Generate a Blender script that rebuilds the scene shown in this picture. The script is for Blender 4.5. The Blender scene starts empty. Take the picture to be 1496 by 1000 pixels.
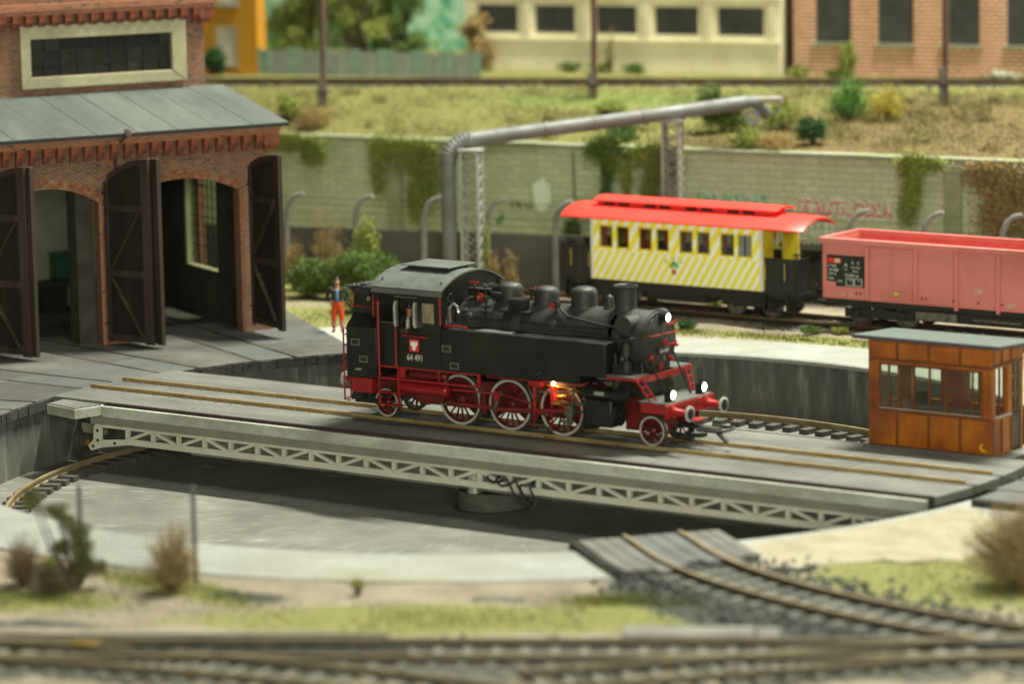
import bpy, math, random
import numpy as np
from mathutils import Vector, Matrix
random.seed(7); rng = np.random.default_rng(7)
PI = math.pi
sc = bpy.context.scene
C = sc.collection
R = math.radians

# ------------------------------------------------------------------ camera
TH, PH, RO = 0.6278092389, 0.1562685529, -0.0192188155
cam_d = Vector((-math.sin(TH)*math.cos(PH), math.cos(TH)*math.cos(PH), -math.sin(PH)))
r_ = cam_d.cross(Vector((0, 0, 1))).normalized(); u_ = r_.cross(cam_d)
cam_r = r_*math.cos(RO) + u_*math.sin(RO); cam_u = -r_*math.sin(RO) + u_*math.cos(RO)
cam = bpy.data.cameras.new('camera'); co = bpy.data.objects.new('camera', cam); C.objects.link(co)
m = Matrix((cam_r, cam_u, -cam_d)).transposed().to_4x4()
m.translation = Vector((61.95227716, -85.96598011, 19.18887973))
co.matrix_world = m
cam.sensor_width = 36; cam.lens = 5400/1496*36
cam.clip_start = 1; cam.clip_end = 600
cam.dof.use_dof = True; cam.dof.focus_distance = 114.0; cam.dof.aperture_fstop = 0.165
sc.camera = co
# ------------------------------------------------------------------ light of the exhibition room and an added fill
w = bpy.data.worlds.new('World'); sc.world = w; w.use_nodes = True
w.node_tree.nodes['Background'].inputs[0].default_value = (0.90, 1.0, 0.84, 1)
w.node_tree.nodes['Background'].inputs[1].default_value = 0.045
def area(name, loc, target, sx, sy, power, col):
    l = bpy.data.lights.new(name, 'AREA'); l.shape = 'RECTANGLE'; l.size = sx; l.size_y = sy; l.energy = power; l.color = col
    o = bpy.data.objects.new(name, l); C.objects.link(o); o.location = loc
    o.rotation_euler = (Vector(target)-Vector(loc)).to_track_quat('-Z', 'Y').to_euler(); return o
LC = (1.0, .985, 0.82)
area('ceiling_lamp_low_behind', (30, 60, 36), (0, 0, 0), 26, 2, 16000, LC)
area('ceiling_lamp_main', (8, 40, 100), (2, 0, 0), 34, 4, 262000, LC)
area('ceiling_lamp_second', (4, 66, 92), (0, 0, 0), 34, 4, 45000, LC)
area('overhead_fill', (22, -14, 100), (4, 0, 0), 30, 10, 26000, LC)  # added fill lamp, softens the locomotive's shadow on the deck
area('room_light_front', (96, -112, 30), (0, 12, 3), 90, 24, 118000, (1.0, 1.0, .80))
sc.view_settings.view_transform = 'Standard'; sc.view_settings.look = 'None'
sc.view_settings.exposure = 0.0; sc.view_settings.gamma = 1.0
sc.cycles.max_bounces = 6; sc.cycles.transparent_max_bounces = 16; sc.cycles.use_denoising = True

# ------------------------------------------------------------------ helpers
class M:
    def __init__(s): s.v = []; s.f = []; s.m = []; s.uv = None
    def add(s, vs, fs, mi=0):
        o = len(s.v); s.v += [tuple(p) for p in vs]
        for f in fs: s.f.append(tuple(i+o for i in f)); s.m.append(mi)
        return s
    def box(s, x0, x1, y0, y1, z0, z1, mi=0):
        return s.add([(x0,y0,z0),(x1,y0,z0),(x1,y1,z0),(x0,y1,z0),(x0,y0,z1),(x1,y0,z1),(x1,y1,z1),(x0,y1,z1)],
                     [(0,3,2,1),(4,5,6,7),(0,1,5,4),(1,2,6,5),(2,3,7,6),(3,0,4,7)], mi)
    def bar(s, p, q, w, h=None, up=(0, 0, 1), mi=0):
        h = h or w; p = Vector(p); q = Vector(q); d = (q-p).normalized(); a = d.cross(Vector(up))
        if a.length < 1e-3: a = d.cross(Vector((0, 1, 0)))
        a.normalize(); b = a.cross(d); a *= w/2; b *= h/2
        return s.add([p-a-b, p+a-b, p+a+b, p-a+b, q-a-b, q+a-b, q+a+b, q-a+b],
                     [(0,1,2,3),(7,6,5,4),(4,5,1,0),(5,6,2,1),(6,7,3,2),(7,4,0,3)], mi)
    def lathe(s, prof, c, ax=(0, 0, 1), n=20, a0=0, a1=2*PI, mi=0):
        c = Vector(c); z = Vector(ax).normalized(); x = z.orthogonal().normalized() if abs(z.z) < .9 else Vector((1, 0, 0)); x = (x-z*x.dot(z)).normalized(); y = z.cross(x)
        full = abs(a1-a0-2*PI) < 1e-6; k = n if full else n+1; o = len(s.v); vs = []
        for r, h in prof:
            for i in range(k):
                a = a0+(a1-a0)*i/n; vs.append(c+z*h+x*(r*math.cos(a))+y*(r*math.sin(a)))
        fs = []
        for j in range(len(prof)-1):
            for i in range(n):
                i2 = (i+1) % k; fs.append((j*k+i, j*k+i2, (j+1)*k+i2, (j+1)*k+i))
        return s.add(vs, fs, mi)
    def cyl(s, p, q, r, r2=None, n=14, mi=0):
        p = Vector(p); q = Vector(q); L = (q-p).length; r2 = r if r2 is None else r2
        return s.lathe([(1e-4, 0), (r, 0), (r2, L), (1e-4, L)], p, q-p, n, mi=mi)
    def tube(s, pts, r, n=7, mi=0):
        pts = [Vector(p) for p in pts]; vs = []; N = len(pts); prev = None
        for i, p in enumerate(pts):
            t = (pts[min(i+1, N-1)]-pts[max(i-1, 0)]).normalized()
            a = t.orthogonal().normalized() if prev is None else (prev-t*prev.dot(t)).normalized(); prev = a; b = t.cross(a)
            rr = r[i] if isinstance(r, (list, tuple)) else r
            vs += [p+a*(rr*math.cos(2*PI*k/n))+b*(rr*math.sin(2*PI*k/n)) for k in range(n)]
        fs = [(i*n+k, i*n+(k+1) % n, (i+1)*n+(k+1) % n, (i+1)*n+k) for i in range(N-1) for k in range(n)]
        fs += [tuple(range(n-1, -1, -1)), tuple((N-1)*n+k for k in range(n))]
        return s.add(vs, fs, mi)
    def prism(s, pts, ax, a, b, mi=0):
        def P(p, t): return {'x': (t, p[0], p[1]), 'y': (p[0], t, p[1]), 'z': (p[0], p[1], t)}[ax]
        n = len(pts); A = sum(pts[i][0]*pts[(i+1) % n][1]-pts[(i+1) % n][0]*pts[i][1] for i in range(n))
        if A < 0: pts = pts[::-1]
        if ax == 'y': pts = pts[::-1]
        return s.add([P(p, a) for p in pts]+[P(p, b) for p in pts],
                     [tuple(range(n-1, -1, -1)), tuple(range(n, 2*n))]+[(i, (i+1) % n, n+(i+1) % n, n+i) for i in range(n)], mi)
    def wall(s, x0, x1, z0, z1, holes, y0, y1, mi=0):
        """panel in the xz plane with rectangular holes (hx0,hx1,hz0,hz1)"""
        xs = sorted({x0, x1}|{min(max(v, x0), x1) for h in holes for v in h[:2]}); zs = sorted({z0, z1}|{min(max(v, z0), z1) for h in holes for v in h[2:]})
        def solid(i, j):
            if i < 0 or j < 0 or i >= len(xs)-1 or j >= len(zs)-1: return False
            cx = (xs[i]+xs[i+1])/2; cz = (zs[j]+zs[j+1])/2
            return not any(h[0] < cx < h[1] and h[2] < cz < h[3] for h in holes)
        for i in range(len(xs)-1):
            for j in range(len(zs)-1):
                if not solid(i, j): continue
                a, b, c, d = xs[i], xs[i+1], zs[j], zs[j+1]; y = min(y0, y1); Y = max(y0, y1)
                s.add([(a,y,c),(b,y,c),(b,y,d),(a,y,d)], [(0,1,2,3)], mi); s.add([(a,Y,c),(b,Y,c),(b,Y,d),(a,Y,d)], [(3,2,1,0)], mi)
                if not solid(i-1, j): s.add([(a,y,c),(a,Y,c),(a,Y,d),(a,y,d)], [(3,2,1,0)], mi)
                if not solid(i+1, j): s.add([(b,y,c),(b,Y,c),(b,Y,d),(b,y,d)], [(0,1,2,3)], mi)
                if not solid(i, j-1): s.add([(a,y,c),(b,y,c),(b,Y,c),(a,Y,c)], [(3,2,1,0)], mi)
                if not solid(i, j+1): s.add([(a,y,d),(b,y,d),(b,Y,d),(a,Y,d)], [(0,1,2,3)], mi)
        return s
    def mv(s, i0, mat):
        for i in range(i0, len(s.v)): s.v[i] = tuple(mat @ Vector(s.v[i]))
        return s

def setp(o, label=None, cat=None, group=None, kind=None):
    if label: o['label'] = label
    if cat: o['category'] = cat
    if group: o['group'] = group
    if kind: o['kind'] = kind
    return o
def mkmesh(name, mb, mat, smooth=35):
    me = bpy.data.meshes.new(name); me.from_pydata(mb.v, [], mb.f)
    mats = mat if isinstance(mat, (list, tuple)) else [mat]
    for a in mats: me.materials.append(a)
    if len(mats) > 1: me.polygons.foreach_set('material_index', mb.m)
    n = len(me.loops)
    if n:
        vi = np.empty(n, np.int32); me.loops.foreach_get('vertex_index', vi)
        v = np.array(mb.v, np.float64).reshape(-1, 3)
        nr = np.empty(len(me.polygons)*3, np.float32); me.polygons.foreach_get('normal', nr); nr = np.abs(nr.reshape(-1, 3))
        lt = np.empty(len(me.polygons), np.int32); me.polygons.foreach_get('loop_total', lt)
        ln = np.repeat(nr, lt, axis=0); p = v[vi]
        uv = np.where((ln[:, 2] > .75)[:, None], p[:, [0, 1]], np.where((ln[:, 0] > ln[:, 1])[:, None], p[:, [1, 2]], p[:, [0, 2]]))
        if mb.uv is not None: uv = np.array(mb.uv)[vi]
        l = me.uv_layers.new(name='uv'); l.data.foreach_set('uv', uv.astype(np.float32).ravel())
    if smooth:
        me.polygons.foreach_set('use_smooth', [True]*len(me.polygons))
        try: me.set_sharp_from_angle(angle=R(smooth))
        except Exception: me.polygons.foreach_set('use_smooth', [False]*len(me.polygons))
    me.update(); return me
def obj(name, mb, mat, parent=None, bevel=0, smooth=35, loc=None, rz=0, **k):
    me = mb if isinstance(mb, bpy.types.Mesh) else mkmesh(name, mb, mat, smooth)
    o = bpy.data.objects.new(name, me); C.objects.link(o)
    if parent: o.parent = parent
    if loc: o.location = loc
    if rz: o.rotation_euler = (0, 0, rz)
    if bevel:
        b = o.modifiers.new('bevel', 'BEVEL'); b.width = bevel; b.segments = 2; b.limit_method = 'ANGLE'; b.angle_limit = R(40); b.harden_normals = False
    return setp(o, **k)
def thing(name, label, cat, loc=(0, 0, 0), rz=0, group=None):
    o = bpy.data.objects.new(name, None); C.objects.link(o); o.location = loc; o.rotation_euler = (0, 0, rz); o.empty_display_size = .3
    return setp(o, label, cat, group)
def copy_tree(o, parent=None, first=True):
    c = o.copy(); C.objects.link(c); c.parent = parent
    for ch in list(o.children): copy_tree(ch, c)
    return c
def text(s, name, loc, rot, size, mat, parent=None, ext=.004, align='CENTER', sx=1.0, **k):
    cu = bpy.data.curves.new(name, 'FONT'); cu.body = s; cu.size = size; cu.extrude = ext; cu.align_x = align; cu.align_y = 'CENTER'; cu.materials.append(mat)
    cu.resolution_u = 3
    o = bpy.data.objects.new(name, cu); C.objects.link(o); o.location = loc; o.rotation_euler = rot; o.scale = (sx, 1, 1)
    bpy.context.view_layer.update(); dg = bpy.context.evaluated_depsgraph_get(); me = bpy.data.meshes.new_from_object(o.evaluated_get(dg)); bpy.data.objects.remove(o)
    o = bpy.data.objects.new(name, me); C.objects.link(o); o.location = loc; o.rotation_euler = rot; o.scale = (sx, 1, 1)
    if parent: o.parent = parent
    return setp(o, **k)

# ------------------------------------------------------------------ materials
def nt(name):
    m = bpy.data.materials.new(name); m.use_nodes = True; t = m.node_tree; return m, t, t.nodes, t.links, t.nodes['Principled BSDF']
def ramp(N, L, src, stops):
    r = N.new('ShaderNodeValToRGB'); e = r.color_ramp.elements
    while len(e) > len(stops): e.remove(e[-1])
    while len(e) < len(stops): e.new(.5)
    for el, (p, c) in zip(e, stops): el.position = p; el.color = (*c, 1) if len(c) == 3 else c
    L.new(src, r.inputs[0]); return r.outputs[0]
def noise(N, L, vec, scale, detail=5, rough=.6, dist=0):
    n = N.new('ShaderNodeTexNoise'); n.inputs['Scale'].default_value = scale; n.inputs['Detail'].default_value = detail
    n.inputs['Roughness'].default_value = rough; n.inputs['Distortion'].default_value = dist; L.new(vec, n.inputs['Vector']); return n.outputs['Fac']
def coords(N, L, kind='Object', stretch=(1, 1, 1), rot=(0, 0, 0)):
    tc = N.new('ShaderNodeTexCoord'); mp = N.new('ShaderNodeMapping'); mp.inputs['Scale'].default_value = stretch; mp.inputs['Rotation'].default_value = rot
    L.new(tc.outputs[kind], mp.inputs[0]); return mp.outputs[0]
def mixc(N, L, f, a, b, mode='MIX'):
    x = N.new('ShaderNodeMix'); x.data_type = 'RGBA'; x.blend_type = mode
    for i, s in ((0, f), (6, a), (7, b)):
        if hasattr(s, 'is_output') or isinstance(s, bpy.types.NodeSocket): L.new(s, x.inputs[i])
        else: x.inputs[i].default_value = s if i == 0 else (*s, 1)
    return x.outputs[2]
def mth(N, L, op, a, b=None, c=None):
    x = N.new('ShaderNodeMath'); x.operation = op
    for i, s in enumerate((a, b, c)):
        if s is None: continue
        if isinstance(s, bpy.types.NodeSocket): L.new(s, x.inputs[i])
        else: x.inputs[i].default_value = s
    return x.outputs[0]
def pm(name, c1, c2=None, scale=2., rough=.6, metal=0., bump=.0, c3=None, s3=.3, stretch=(1, 1, 1), lo=.35, hi=.65, fine=True, kind='Object', spec=.5, bscale=None, coat=0):
    m, t, N, L, P = nt(name); v = coords(N, L, kind, stretch); c2 = c2 or tuple(x*.75 for x in c1)
    n = noise(N, L, v, scale, 7); col = ramp(N, L, n, [(lo, c1), (hi, c2)])
    if c3: col = mixc(N, L, ramp(N, L, noise(N, L, v, s3, 4), [(.45, (0, 0, 0)), (.68, (1, 1, 1))]), col, c3)
    if fine:
        f = noise(N, L, v, scale*14, 3); col = mixc(N, L, 1.0, col, ramp(N, L, f, [(.3, (.84, .84, .84)), (.7, (1.1, 1.1, 1.1))]), 'MULTIPLY')
    L.new(col, P.inputs['Base Color'])
    L.new(ramp(N, L, n, [(.3, (max(rough-.12, .05),)*3), (.7, (min(rough+.12, 1),)*3)]), P.inputs['Roughness'])
    P.inputs['Metallic'].default_value = metal; P.inputs['Specular IOR Level'].default_value = spec; P.inputs['Coat Weight'].default_value = coat
    if bump:
        b = N.new('ShaderNodeBump'); b.inputs['Strength'].default_value = bump; b.inputs['Distance'].default_value = .05
        L.new(noise(N, L, v, bscale or scale*8, 6), b.inputs['Height']); L.new(b.outputs[0], P.inputs['Normal'])
    return m
def flatm(name, c, rough=.5, metal=0, emis=0, spec=.5):
    m, t, N, L, P = nt(name); P.inputs['Base Color'].default_value = (*c, 1); P.inputs['Roughness'].default_value = rough; P.inputs['Metallic'].default_value = metal
    P.inputs['Specular IOR Level'].default_value = spec
    if emis: P.inputs['Emission Color'].default_value = (*c, 1); P.inputs['Emission Strength'].default_value = emis
    return m
def glassm(name, tint=(.9, .95, .9), refl=.12):
    m, t, N, L, P = nt(name); tr = N.new('ShaderNodeBsdfTransparent'); gl = N.new('ShaderNodeBsdfGlossy'); mx = N.new('ShaderNodeMixShader')
    tr.inputs[0].default_value = (*tint, 1); gl.inputs['Roughness'].default_value = .06; mx.inputs[0].default_value = refl
    L.new(tr.outputs[0], mx.inputs[1]); L.new(gl.outputs[0], mx.inputs[2]); L.new(mx.outputs[0], N['Material Output'].inputs[0] if False else t.nodes['Material Output'].inputs[0]); return m
def brickm(name, ca, cb, mortar, bw=.25, bh=.078, ms=.012, dirt=(.3, .25, .2), bump=.5, dark=(.06, .045, .04), darkp=.12, kind='UV', off=.5):
    m, t, N, L, P = nt(name); v = coords(N, L, 'UV')
    b = N.new('ShaderNodeTexBrick'); b.inputs['Scale'].default_value = 1; b.inputs['Brick Width'].default_value = bw; b.inputs['Row Height'].default_value = bh
    b.inputs['Mortar Size'].default_value = ms; b.inputs['Mortar Smooth'].default_value = .2; b.offset = off
    b.inputs['Color1'].default_value = (0, 0, 0, 1); b.inputs['Color2'].default_value = (1, 1, 1, 1); b.inputs['Mortar'].default_value = (.5, .5, .5, 1); L.new(v, b.inputs[0])
    bc = ramp(N, L, b.outputs['Color'], [(0, dark), (darkp, dark), (darkp+.02, ca), (1, cb)]) if dark else ramp(N, L, b.outputs['Color'], [(0, ca), (1, cb)])
    n = mth(N, L, 'ADD', mth(N, L, 'MULTIPLY', noise(N, L, v, 1.0, 6), .55), mth(N, L, 'MULTIPLY', noise(N, L, coords(N, L, 'UV', (1, .15, 1)), 1.3, 5), .45)); bc = mixc(N, L, 1.0, bc, ramp(N, L, noise(N, L, v, 9, 4), [(.3, (.7, .7, .7)), (.7, (1.15, 1.15, 1.15))]), 'MULTIPLY')
    col = mixc(N, L, b.outputs['Fac'], bc, mortar); col = mixc(N, L, ramp(N, L, n, [(.48, (0, 0, 0)), (.75, (.55, .55, .55))]), col, dirt)
    L.new(col, P.inputs['Base Color']); P.inputs['Roughness'].default_value = .85
    bp = N.new('ShaderNodeBump'); bp.inputs['Strength'].default_value = bump; bp.inputs['Distance'].default_value = .03; bp.invert = True
    L.new(mth(N, L, 'ADD', b.outputs['Fac'], mth(N, L, 'MULTIPLY', noise(N, L, v, 20, 4), .6)), bp.inputs['Height']); L.new(bp.outputs[0], P.inputs['Normal']); return m

BLK = pm('loco_black', (.006, .008, .007), (.010, .012, .0108), 3, .40, bump=.05, spec=.4, c3=(.016, .018, .0155), s3=.8)
BLKM = pm('boiler_matt', (.024, .028, .0255), (.034, .038, .035), 4, .55, bump=.06, spec=.45)
BLKD = pm('frame_black', (.010, .011, .010), (.02, .02, .018), 3, .5)
ROOFB = pm('loco_sheen_grey', (.095, .110, .100), (.125, .142, .130), 2, .45, bump=.03)  # black paint lightened in the base colour, painting in the roof's light sheen
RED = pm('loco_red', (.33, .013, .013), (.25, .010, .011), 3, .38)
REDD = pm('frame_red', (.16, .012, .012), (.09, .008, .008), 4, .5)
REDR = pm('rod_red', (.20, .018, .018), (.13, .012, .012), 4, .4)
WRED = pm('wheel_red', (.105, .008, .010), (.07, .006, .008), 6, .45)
WHT = pm('tyre_white', (.50, .50, .46), (.36, .35, .31), 4, .4)
WHDK = pm('running_wheel_dark', (.12, .105, .08), (.06, .055, .045), 4, .5, metal=.4)
STEEL = pm('rod_steel', (.20, .19, .17), (.10, .09, .08), 5, .35, metal=.7)
SILV = pm('bright_silver', (.62, .62, .60), (.45, .45, .43), 4, .28, metal=.8)
BRASS = pm('brass', (.55, .33, .08), (.40, .22, .05), 4, .35, metal=.7)
CHAR = pm('coal', (.012, .012, .012), (.03, .03, .03), 8, .7, bump=.5)
LAMP = flatm('lamp_lens_lit', (1, .93, .86), emis=12)
GLOWL = flatm('gear_lamp_lit', (1, .62, .45), emis=30)
GLASS = glassm('window_glass', (.80, .86, .78), .10)
RAIL = pm('rail_rusty_brass', (.44, .33, .14), (.32, .22, .09), 1.4, .36, metal=.35, c3=(.52, .42, .22), s3=.6)
RAILT = pm('rail_web_dark', (.05, .035, .02), (.03, .02, .014), 2, .7)
RAILY = pm('rail_flush_dark', (.07, .058, .04), (.04, .035, .026), 1.5, .5, metal=.2, c3=(.16, .13, .08), s3=.5)
RAILD = pm('rail_dark_rust', (.17, .10, .045), (.10, .065, .035), 1.5, .6, metal=.1, c3=(.24, .19, .10), s3=.5)
RAILM = pm('rail_olive_rust', (.30, .23, .12), (.20, .145, .075), 1.5, .55, metal=.1, c3=(.30, .27, .16), s3=.5)
SLEEP = pm('sleeper_weathered', (.075, .068, .058), (.045, .04, .036), 3, .8, bump=.4, c3=(.12, .115, .10))
DECK = pm('deck_grey', (.175, .18, .16), (.115, .118, .106), 1.1, .7, bump=.2, c3=(.085, .085, .078), s3=.42, stretch=(.35, 1, 1), bscale=20)
FASC = pm('girder_light_grey', (.52, .54, .47), (.44, .45, .39), 1.2, .6, bump=.06, c3=(.25, .24, .20), s3=.6, stretch=(.4, 1, 1))
TRUS = pm('truss_putty', (.62, .60, .50), (.54, .52, .43), 1.6, .6, bump=.05, c3=(.48, .45, .37))
GIRD = pm('girder_putty', (.25, .24, .195), (.20, .19, .155), 1.6, .62, bump=.05, c3=(.22, .20, .165))
BROWN = pm('kerb_brown', (.055, .033, .026), (.035, .022, .02), 3, .8, bump=.2)
CONC = pm('rim_concrete', (.31, .33, .30), (.24, .255, .235), .6, .85, bump=.2, c3=(.28, .27, .215), s3=.15, bscale=14)
YARD = pm('yard_slab', (.078, .079, .070), (.048, .049, .045), .7, .7, bump=.2, c3=(.125, .125, .112), s3=.3, bscale=9)
YARD2 = pm('yard_slab_blue', (.105, .116, .112), (.073, .083, .083), .7, .65, bump=.2, c3=(.12, .117, .106), s3=.3, bscale=9)
DARKJ = pm('slab_side_dark', (.045, .043, .038), (.02, .02, .018), 2, .85, bump=.4)
BRICK = brickm('shed_brick', (.13, .042, .024), (.27, .092, .042), (.29, .25, .18), .24, .078, .010, (.22, .10, .055), .5, (.045, .03, .028), .07)
BRICKO = brickm('arch_brick', (.26, .07, .03), (.42, .13, .05), (.30, .24, .17), .24, .075, .010, (.25, .11, .06), .5, (.06, .035, .03), .05)
CORB = pm('corbel_brick', (.36, .10, .038), (.22, .06, .028), 5, .85, bump=.5, c3=(.13, .045, .03), s3=1.6)
ARCB = pm('arch_block', (.34, .12, .055), (.20, .06, .03), 9, .85, bump=.5, c3=(.36, .24, .14), s3=5)
ROOFG = pm('felt_roof_grey', (.085, .104, .097), (.060, .075, .070), .6, .6, bump=.2, c3=(.115, .132, .118), s3=.35, stretch=(1.6, .35, 1))
STONE = pm('window_stone', (.44, .42, .27), (.37, .35, .22), 1.5, .8, bump=.25, c3=(.30, .28, .18), s3=.7)
DGLASS = pm('dark_pane', (.028, .034, .030), (.016, .02, .018), 1.6, .25)
WOODD = pm('door_wood_dark', (.013, .009, .007), (.007, .005, .004), 1.5, .6, bump=.3, stretch=(6, 6, .5), c3=(.020, .013, .010))
WOODL = pm('door_frame_wood', (.038, .025, .019), (.020, .013, .010), 1.5, .5, bump=.3, stretch=(6, 6, .5), c3=(.056, .040, .031))
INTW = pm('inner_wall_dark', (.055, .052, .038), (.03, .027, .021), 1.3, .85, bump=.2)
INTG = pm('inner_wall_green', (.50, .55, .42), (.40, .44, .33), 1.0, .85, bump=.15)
CABW = pm('cabin_orange_wood', (.46, .145, .010), (.33, .080, .010), .9, .42, bump=.05, c3=(.15, .038, .012), s3=.6, stretch=(1, 1, .8))
CABB = pm('cabin_batten', (.20, .065, .014), (.12, .035, .012), 2, .5, bump=.1)
CABR = pm('cabin_roof', (.12, .15, .138), (.085, .105, .098), .7, .55, bump=.1)
CABE = pm('cabin_roof_edge', (.085, .085, .105), (.06, .06, .075), 2, .5)
PINK = pm('wagon_pink', (.66, .215, .195), (.61, .19, .17), .5, .5, bump=.0, c3=(.50, .14, .12), s3=.35, fine=False)
PINKI = pm('wagon_pink_inside', (.66, .14, .115), (.55, .10, .085), .7, .6)
CRED = pm('coach_roof_red', (.86, .055, .04), (.80, .045, .035), .6, .5, bump=.03)
YEL = pm('coach_yellow', (.76, .62, .03), (.70, .56, .03), 1, .45)
CURT = pm('curtain_red', (.30, .012, .012), (.42, .02, .02), 5, .7, stretch=(4, 1, .3))
PIPE = pm('pipe_weathered', (.18, .195, .195), (.12, .128, .125), 1.3, .55, metal=.05, bump=.1, c3=(.15, .14, .125), s3=.8)
GFEN2 = pm('grey_board', (.30, .34, .30), (.22, .25, .22), 1.5, .7)
LATT = pm('lattice_grey', (.42, .43, .40), (.32, .32, .29), 2, .6, metal=.05, c3=(.22, .19, .14))
FENC = pm('palisade_dark', (.115, .112, .095), (.075, .073, .063), 1.2, .85, bump=.2, c3=(.14, .14, .11), s3=.3)
POSTC = pm('concrete_post', (.27, .28, .25), (.19, .19, .17), 2, .8, bump=.2)
RWALL = brickm('retaining_blocks', (.45, .50, .33), (.53, .58, .39), (.33, .35, .225), .70, .26, .02, (.27, .31, .14), .5, None)
COPE = pm('wall_coping', (.32, .33, .24), (.23, .24, .16), 1, .85, bump=.2, c3=(.24, .28, .14), s3=.5)
CREAM = pm('render_cream', (.86, .80, .56), (.78, .72, .50), .6, .85, bump=.1, c3=(.70, .63, .42), s3=.3)
FBRICK = brickm('factory_brick', (.46, .13, .05), (.62, .23, .10), (.72, .60, .44), .40, .17, .03, (.40, .18, .10), .4, None)
MUST = pm('render_mustard', (.52, .25, .015), (.46, .21, .012), .6, .8, bump=.08)
WINW = pm('shutter_white', (.62, .58, .46), (.5, .47, .38), 1, .6)
GFEN = pm('green_grey_fence', (.20, .30, .22), (.30, .40, .33), 1.4, .7, c3=(.14, .17, .11), s3=.8)
POLE = pm('pole_brown', (.13, .075, .055), (.09, .05, .04), 1, .7, bump=.1)
SKIN = pm('skin', (.50, .25, .14), (.44, .21, .12), 8, .55)
ORNG = pm('work_trousers_orange', (.80, .095, .012), (.68, .07, .01), 6, .7)
JACK = pm('jacket_dark_green', (.028, .040, .024), (.018, .026, .018), 6, .8)
SHIRT = pm('shirt_blue', (.10, .20, .42), (.08, .16, .34), 6, .8)
HAIR = pm('hair_grey_brown', (.10, .09, .08), (.06, .05, .045), 8, .7)
REFL = pm('reflective_band', (.62, .52, .50), (.5, .42, .4), 6, .5)
BALL = pm('ballast_stone', (.075, .082, .078), (.035, .038, .038), .8, .85, bump=.3, c3=(.14, .15, .135), s3=2.2)
def leafm(name, a, b, c):
    m, t, N, L, P = nt(name); v = coords(N, L); n = noise(N, L, v, 2.6, 3); f = noise(N, L, v, 19, 2)
    col = mixc(N, L, ramp(N, L, f, [(.38, (0, 0, 0)), (.62, (1, 1, 1))]), ramp(N, L, n, [(.36, a), (.62, b)]), c); L.new(col, P.inputs['Base Color']); P.inputs['Roughness'].default_value = .8
    P.inputs['Specular IOR Level'].default_value = .2; return m
LF_G = leafm('leaf_green', (.045, .10, .022), (.075, .14, .032), (.14, .19, .05))
LF_D = leafm('leaf_dark_green', (.02, .06, .018), (.03, .085, .025), (.05, .12, .035))
LF_O = leafm('leaf_olive', (.15, .20, .04), (.21, .26, .055), (.30, .33, .09))
LF_Y = leafm('leaf_yellow_green', (.26, .28, .07), (.31, .31, .09), (.18, .22, .05))
LF_B = leafm('leaf_rusty', (.34, .22, .09), (.42, .28, .12), (.24, .20, .07))
LF_RB = leafm('leaf_red_brown', (.22, .13, .07), (.28, .17, .09), (.16, .12, .06))
LF_T = leafm('leaf_tan', (.40, .27, .12), (.46, .33, .16), (.28, .21, .09))
LF_S = leafm('leaf_sapling', (.075, .085, .028), (.11, .115, .04), (.15, .14, .055))
LF_F = leafm('flower_yellow', (.55, .40, .03), (.62, .48, .05), (.25, .25, .05))
LF_V = leafm('leaf_bright', (.10, .24, .04), (.14, .30, .06), (.07, .17, .03))
TRNK = pm('bark', (.09, .06, .04), (.05, .035, .025), 4, .9, bump=.4)

# ------------------------------------------------------------------ the setting: pit, ground, yard
PC = (-.6, -.15); PR = 16.1
def polar(r, a, z): return (PC[0]+r*math.cos(a), PC[1]+r*math.sin(a), z)
def pit_floor_mat():
    m, t, N, L, P = nt('pit_floor'); v = coords(N, L); u = coords(N, L, 'UV')
    base = ramp(N, L, noise(N, L, v, .55, 7), [(.3, (.115, .115, .10)), (.7, (.20, .20, .175))])
    sc_ = ramp(N, L, noise(N, L, coords(N, L, 'UV', (1, .10, 1)), 9, 3), [(.56, (0, 0, 0)), (.66, (.9, .9, .9))])
    far = ramp(N, L, noise(N, L, v, .35, 3), [(.40, (.1, .1, .1)), (.6, (.8, .8, .8))])
    col = mixc(N, L, mth(N, L, 'MULTIPLY', sc_, far), base, (.36, .37, .33)); L.new(col, P.inputs['Base Color']); P.inputs['Roughness'].default_value = .7
    b = N.new('ShaderNodeBump'); b.inputs['Strength'].default_value = .15; L.new(noise(N, L, v, 12, 5), b.inputs['Height']); L.new(b.outputs[0], P.inputs['Normal']); return m
def pit_wall_mat():
    m, t, N, L, P = nt('pit_wall'); v = coords(N, L, 'UV', (1, .16, 1))
    s = noise(N, L, v, 2.4, 6, .65); col = ramp(N, L, s, [(.36, (.060, .063, .057)), (.54, (.105, .11, .098)), (.66, (.21, .215, .19))])
    vv = coords(N, L, 'UV'); sx = N.new('ShaderNodeSeparateXYZ'); L.new(vv, sx.inputs[0])
    h = ramp(N, L, mth(N, L, 'ADD', mth(N, L, 'MULTIPLY', sx.outputs[1], -.4), mth(N, L, 'MULTIPLY', noise(N, L, vv, 1.1, 3), .5)), [(.55, (0, 0, 0)), (1.0, (.7, .7, .7))])
    col = mixc(N, L, mth(N, L, 'MULTIPLY', h, .5), col, (.15, .145, .12)); L.new(col, P.inputs['Base Color']); P.inputs['Roughness'].default_value = .8
    b = N.new('ShaderNodeBump'); b.inputs['Strength'].default_value = .3; L.new(s, b.inputs['Height']); L.new(b.outputs[0], P.inputs['Normal']); return m
mb = M(); rs = [.05, 1, 2, 4, 6, 8, 10, 12, 14, 16.2]; n = 96; mb.uv = []
for r in rs:
    for i in range(n+1):
        a = 2*PI*i/n; mb.v.append(polar(r, a, -2.35)); mb.uv.append((a*6, r))
for j in range(len(rs)-1):
    for i in range(n): mb.f.append((j*(n+1)+i, (j+1)*(n+1)+i, (j+1)*(n+1)+i+1, j*(n+1)+i+1)); mb.m.append(0)
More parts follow.
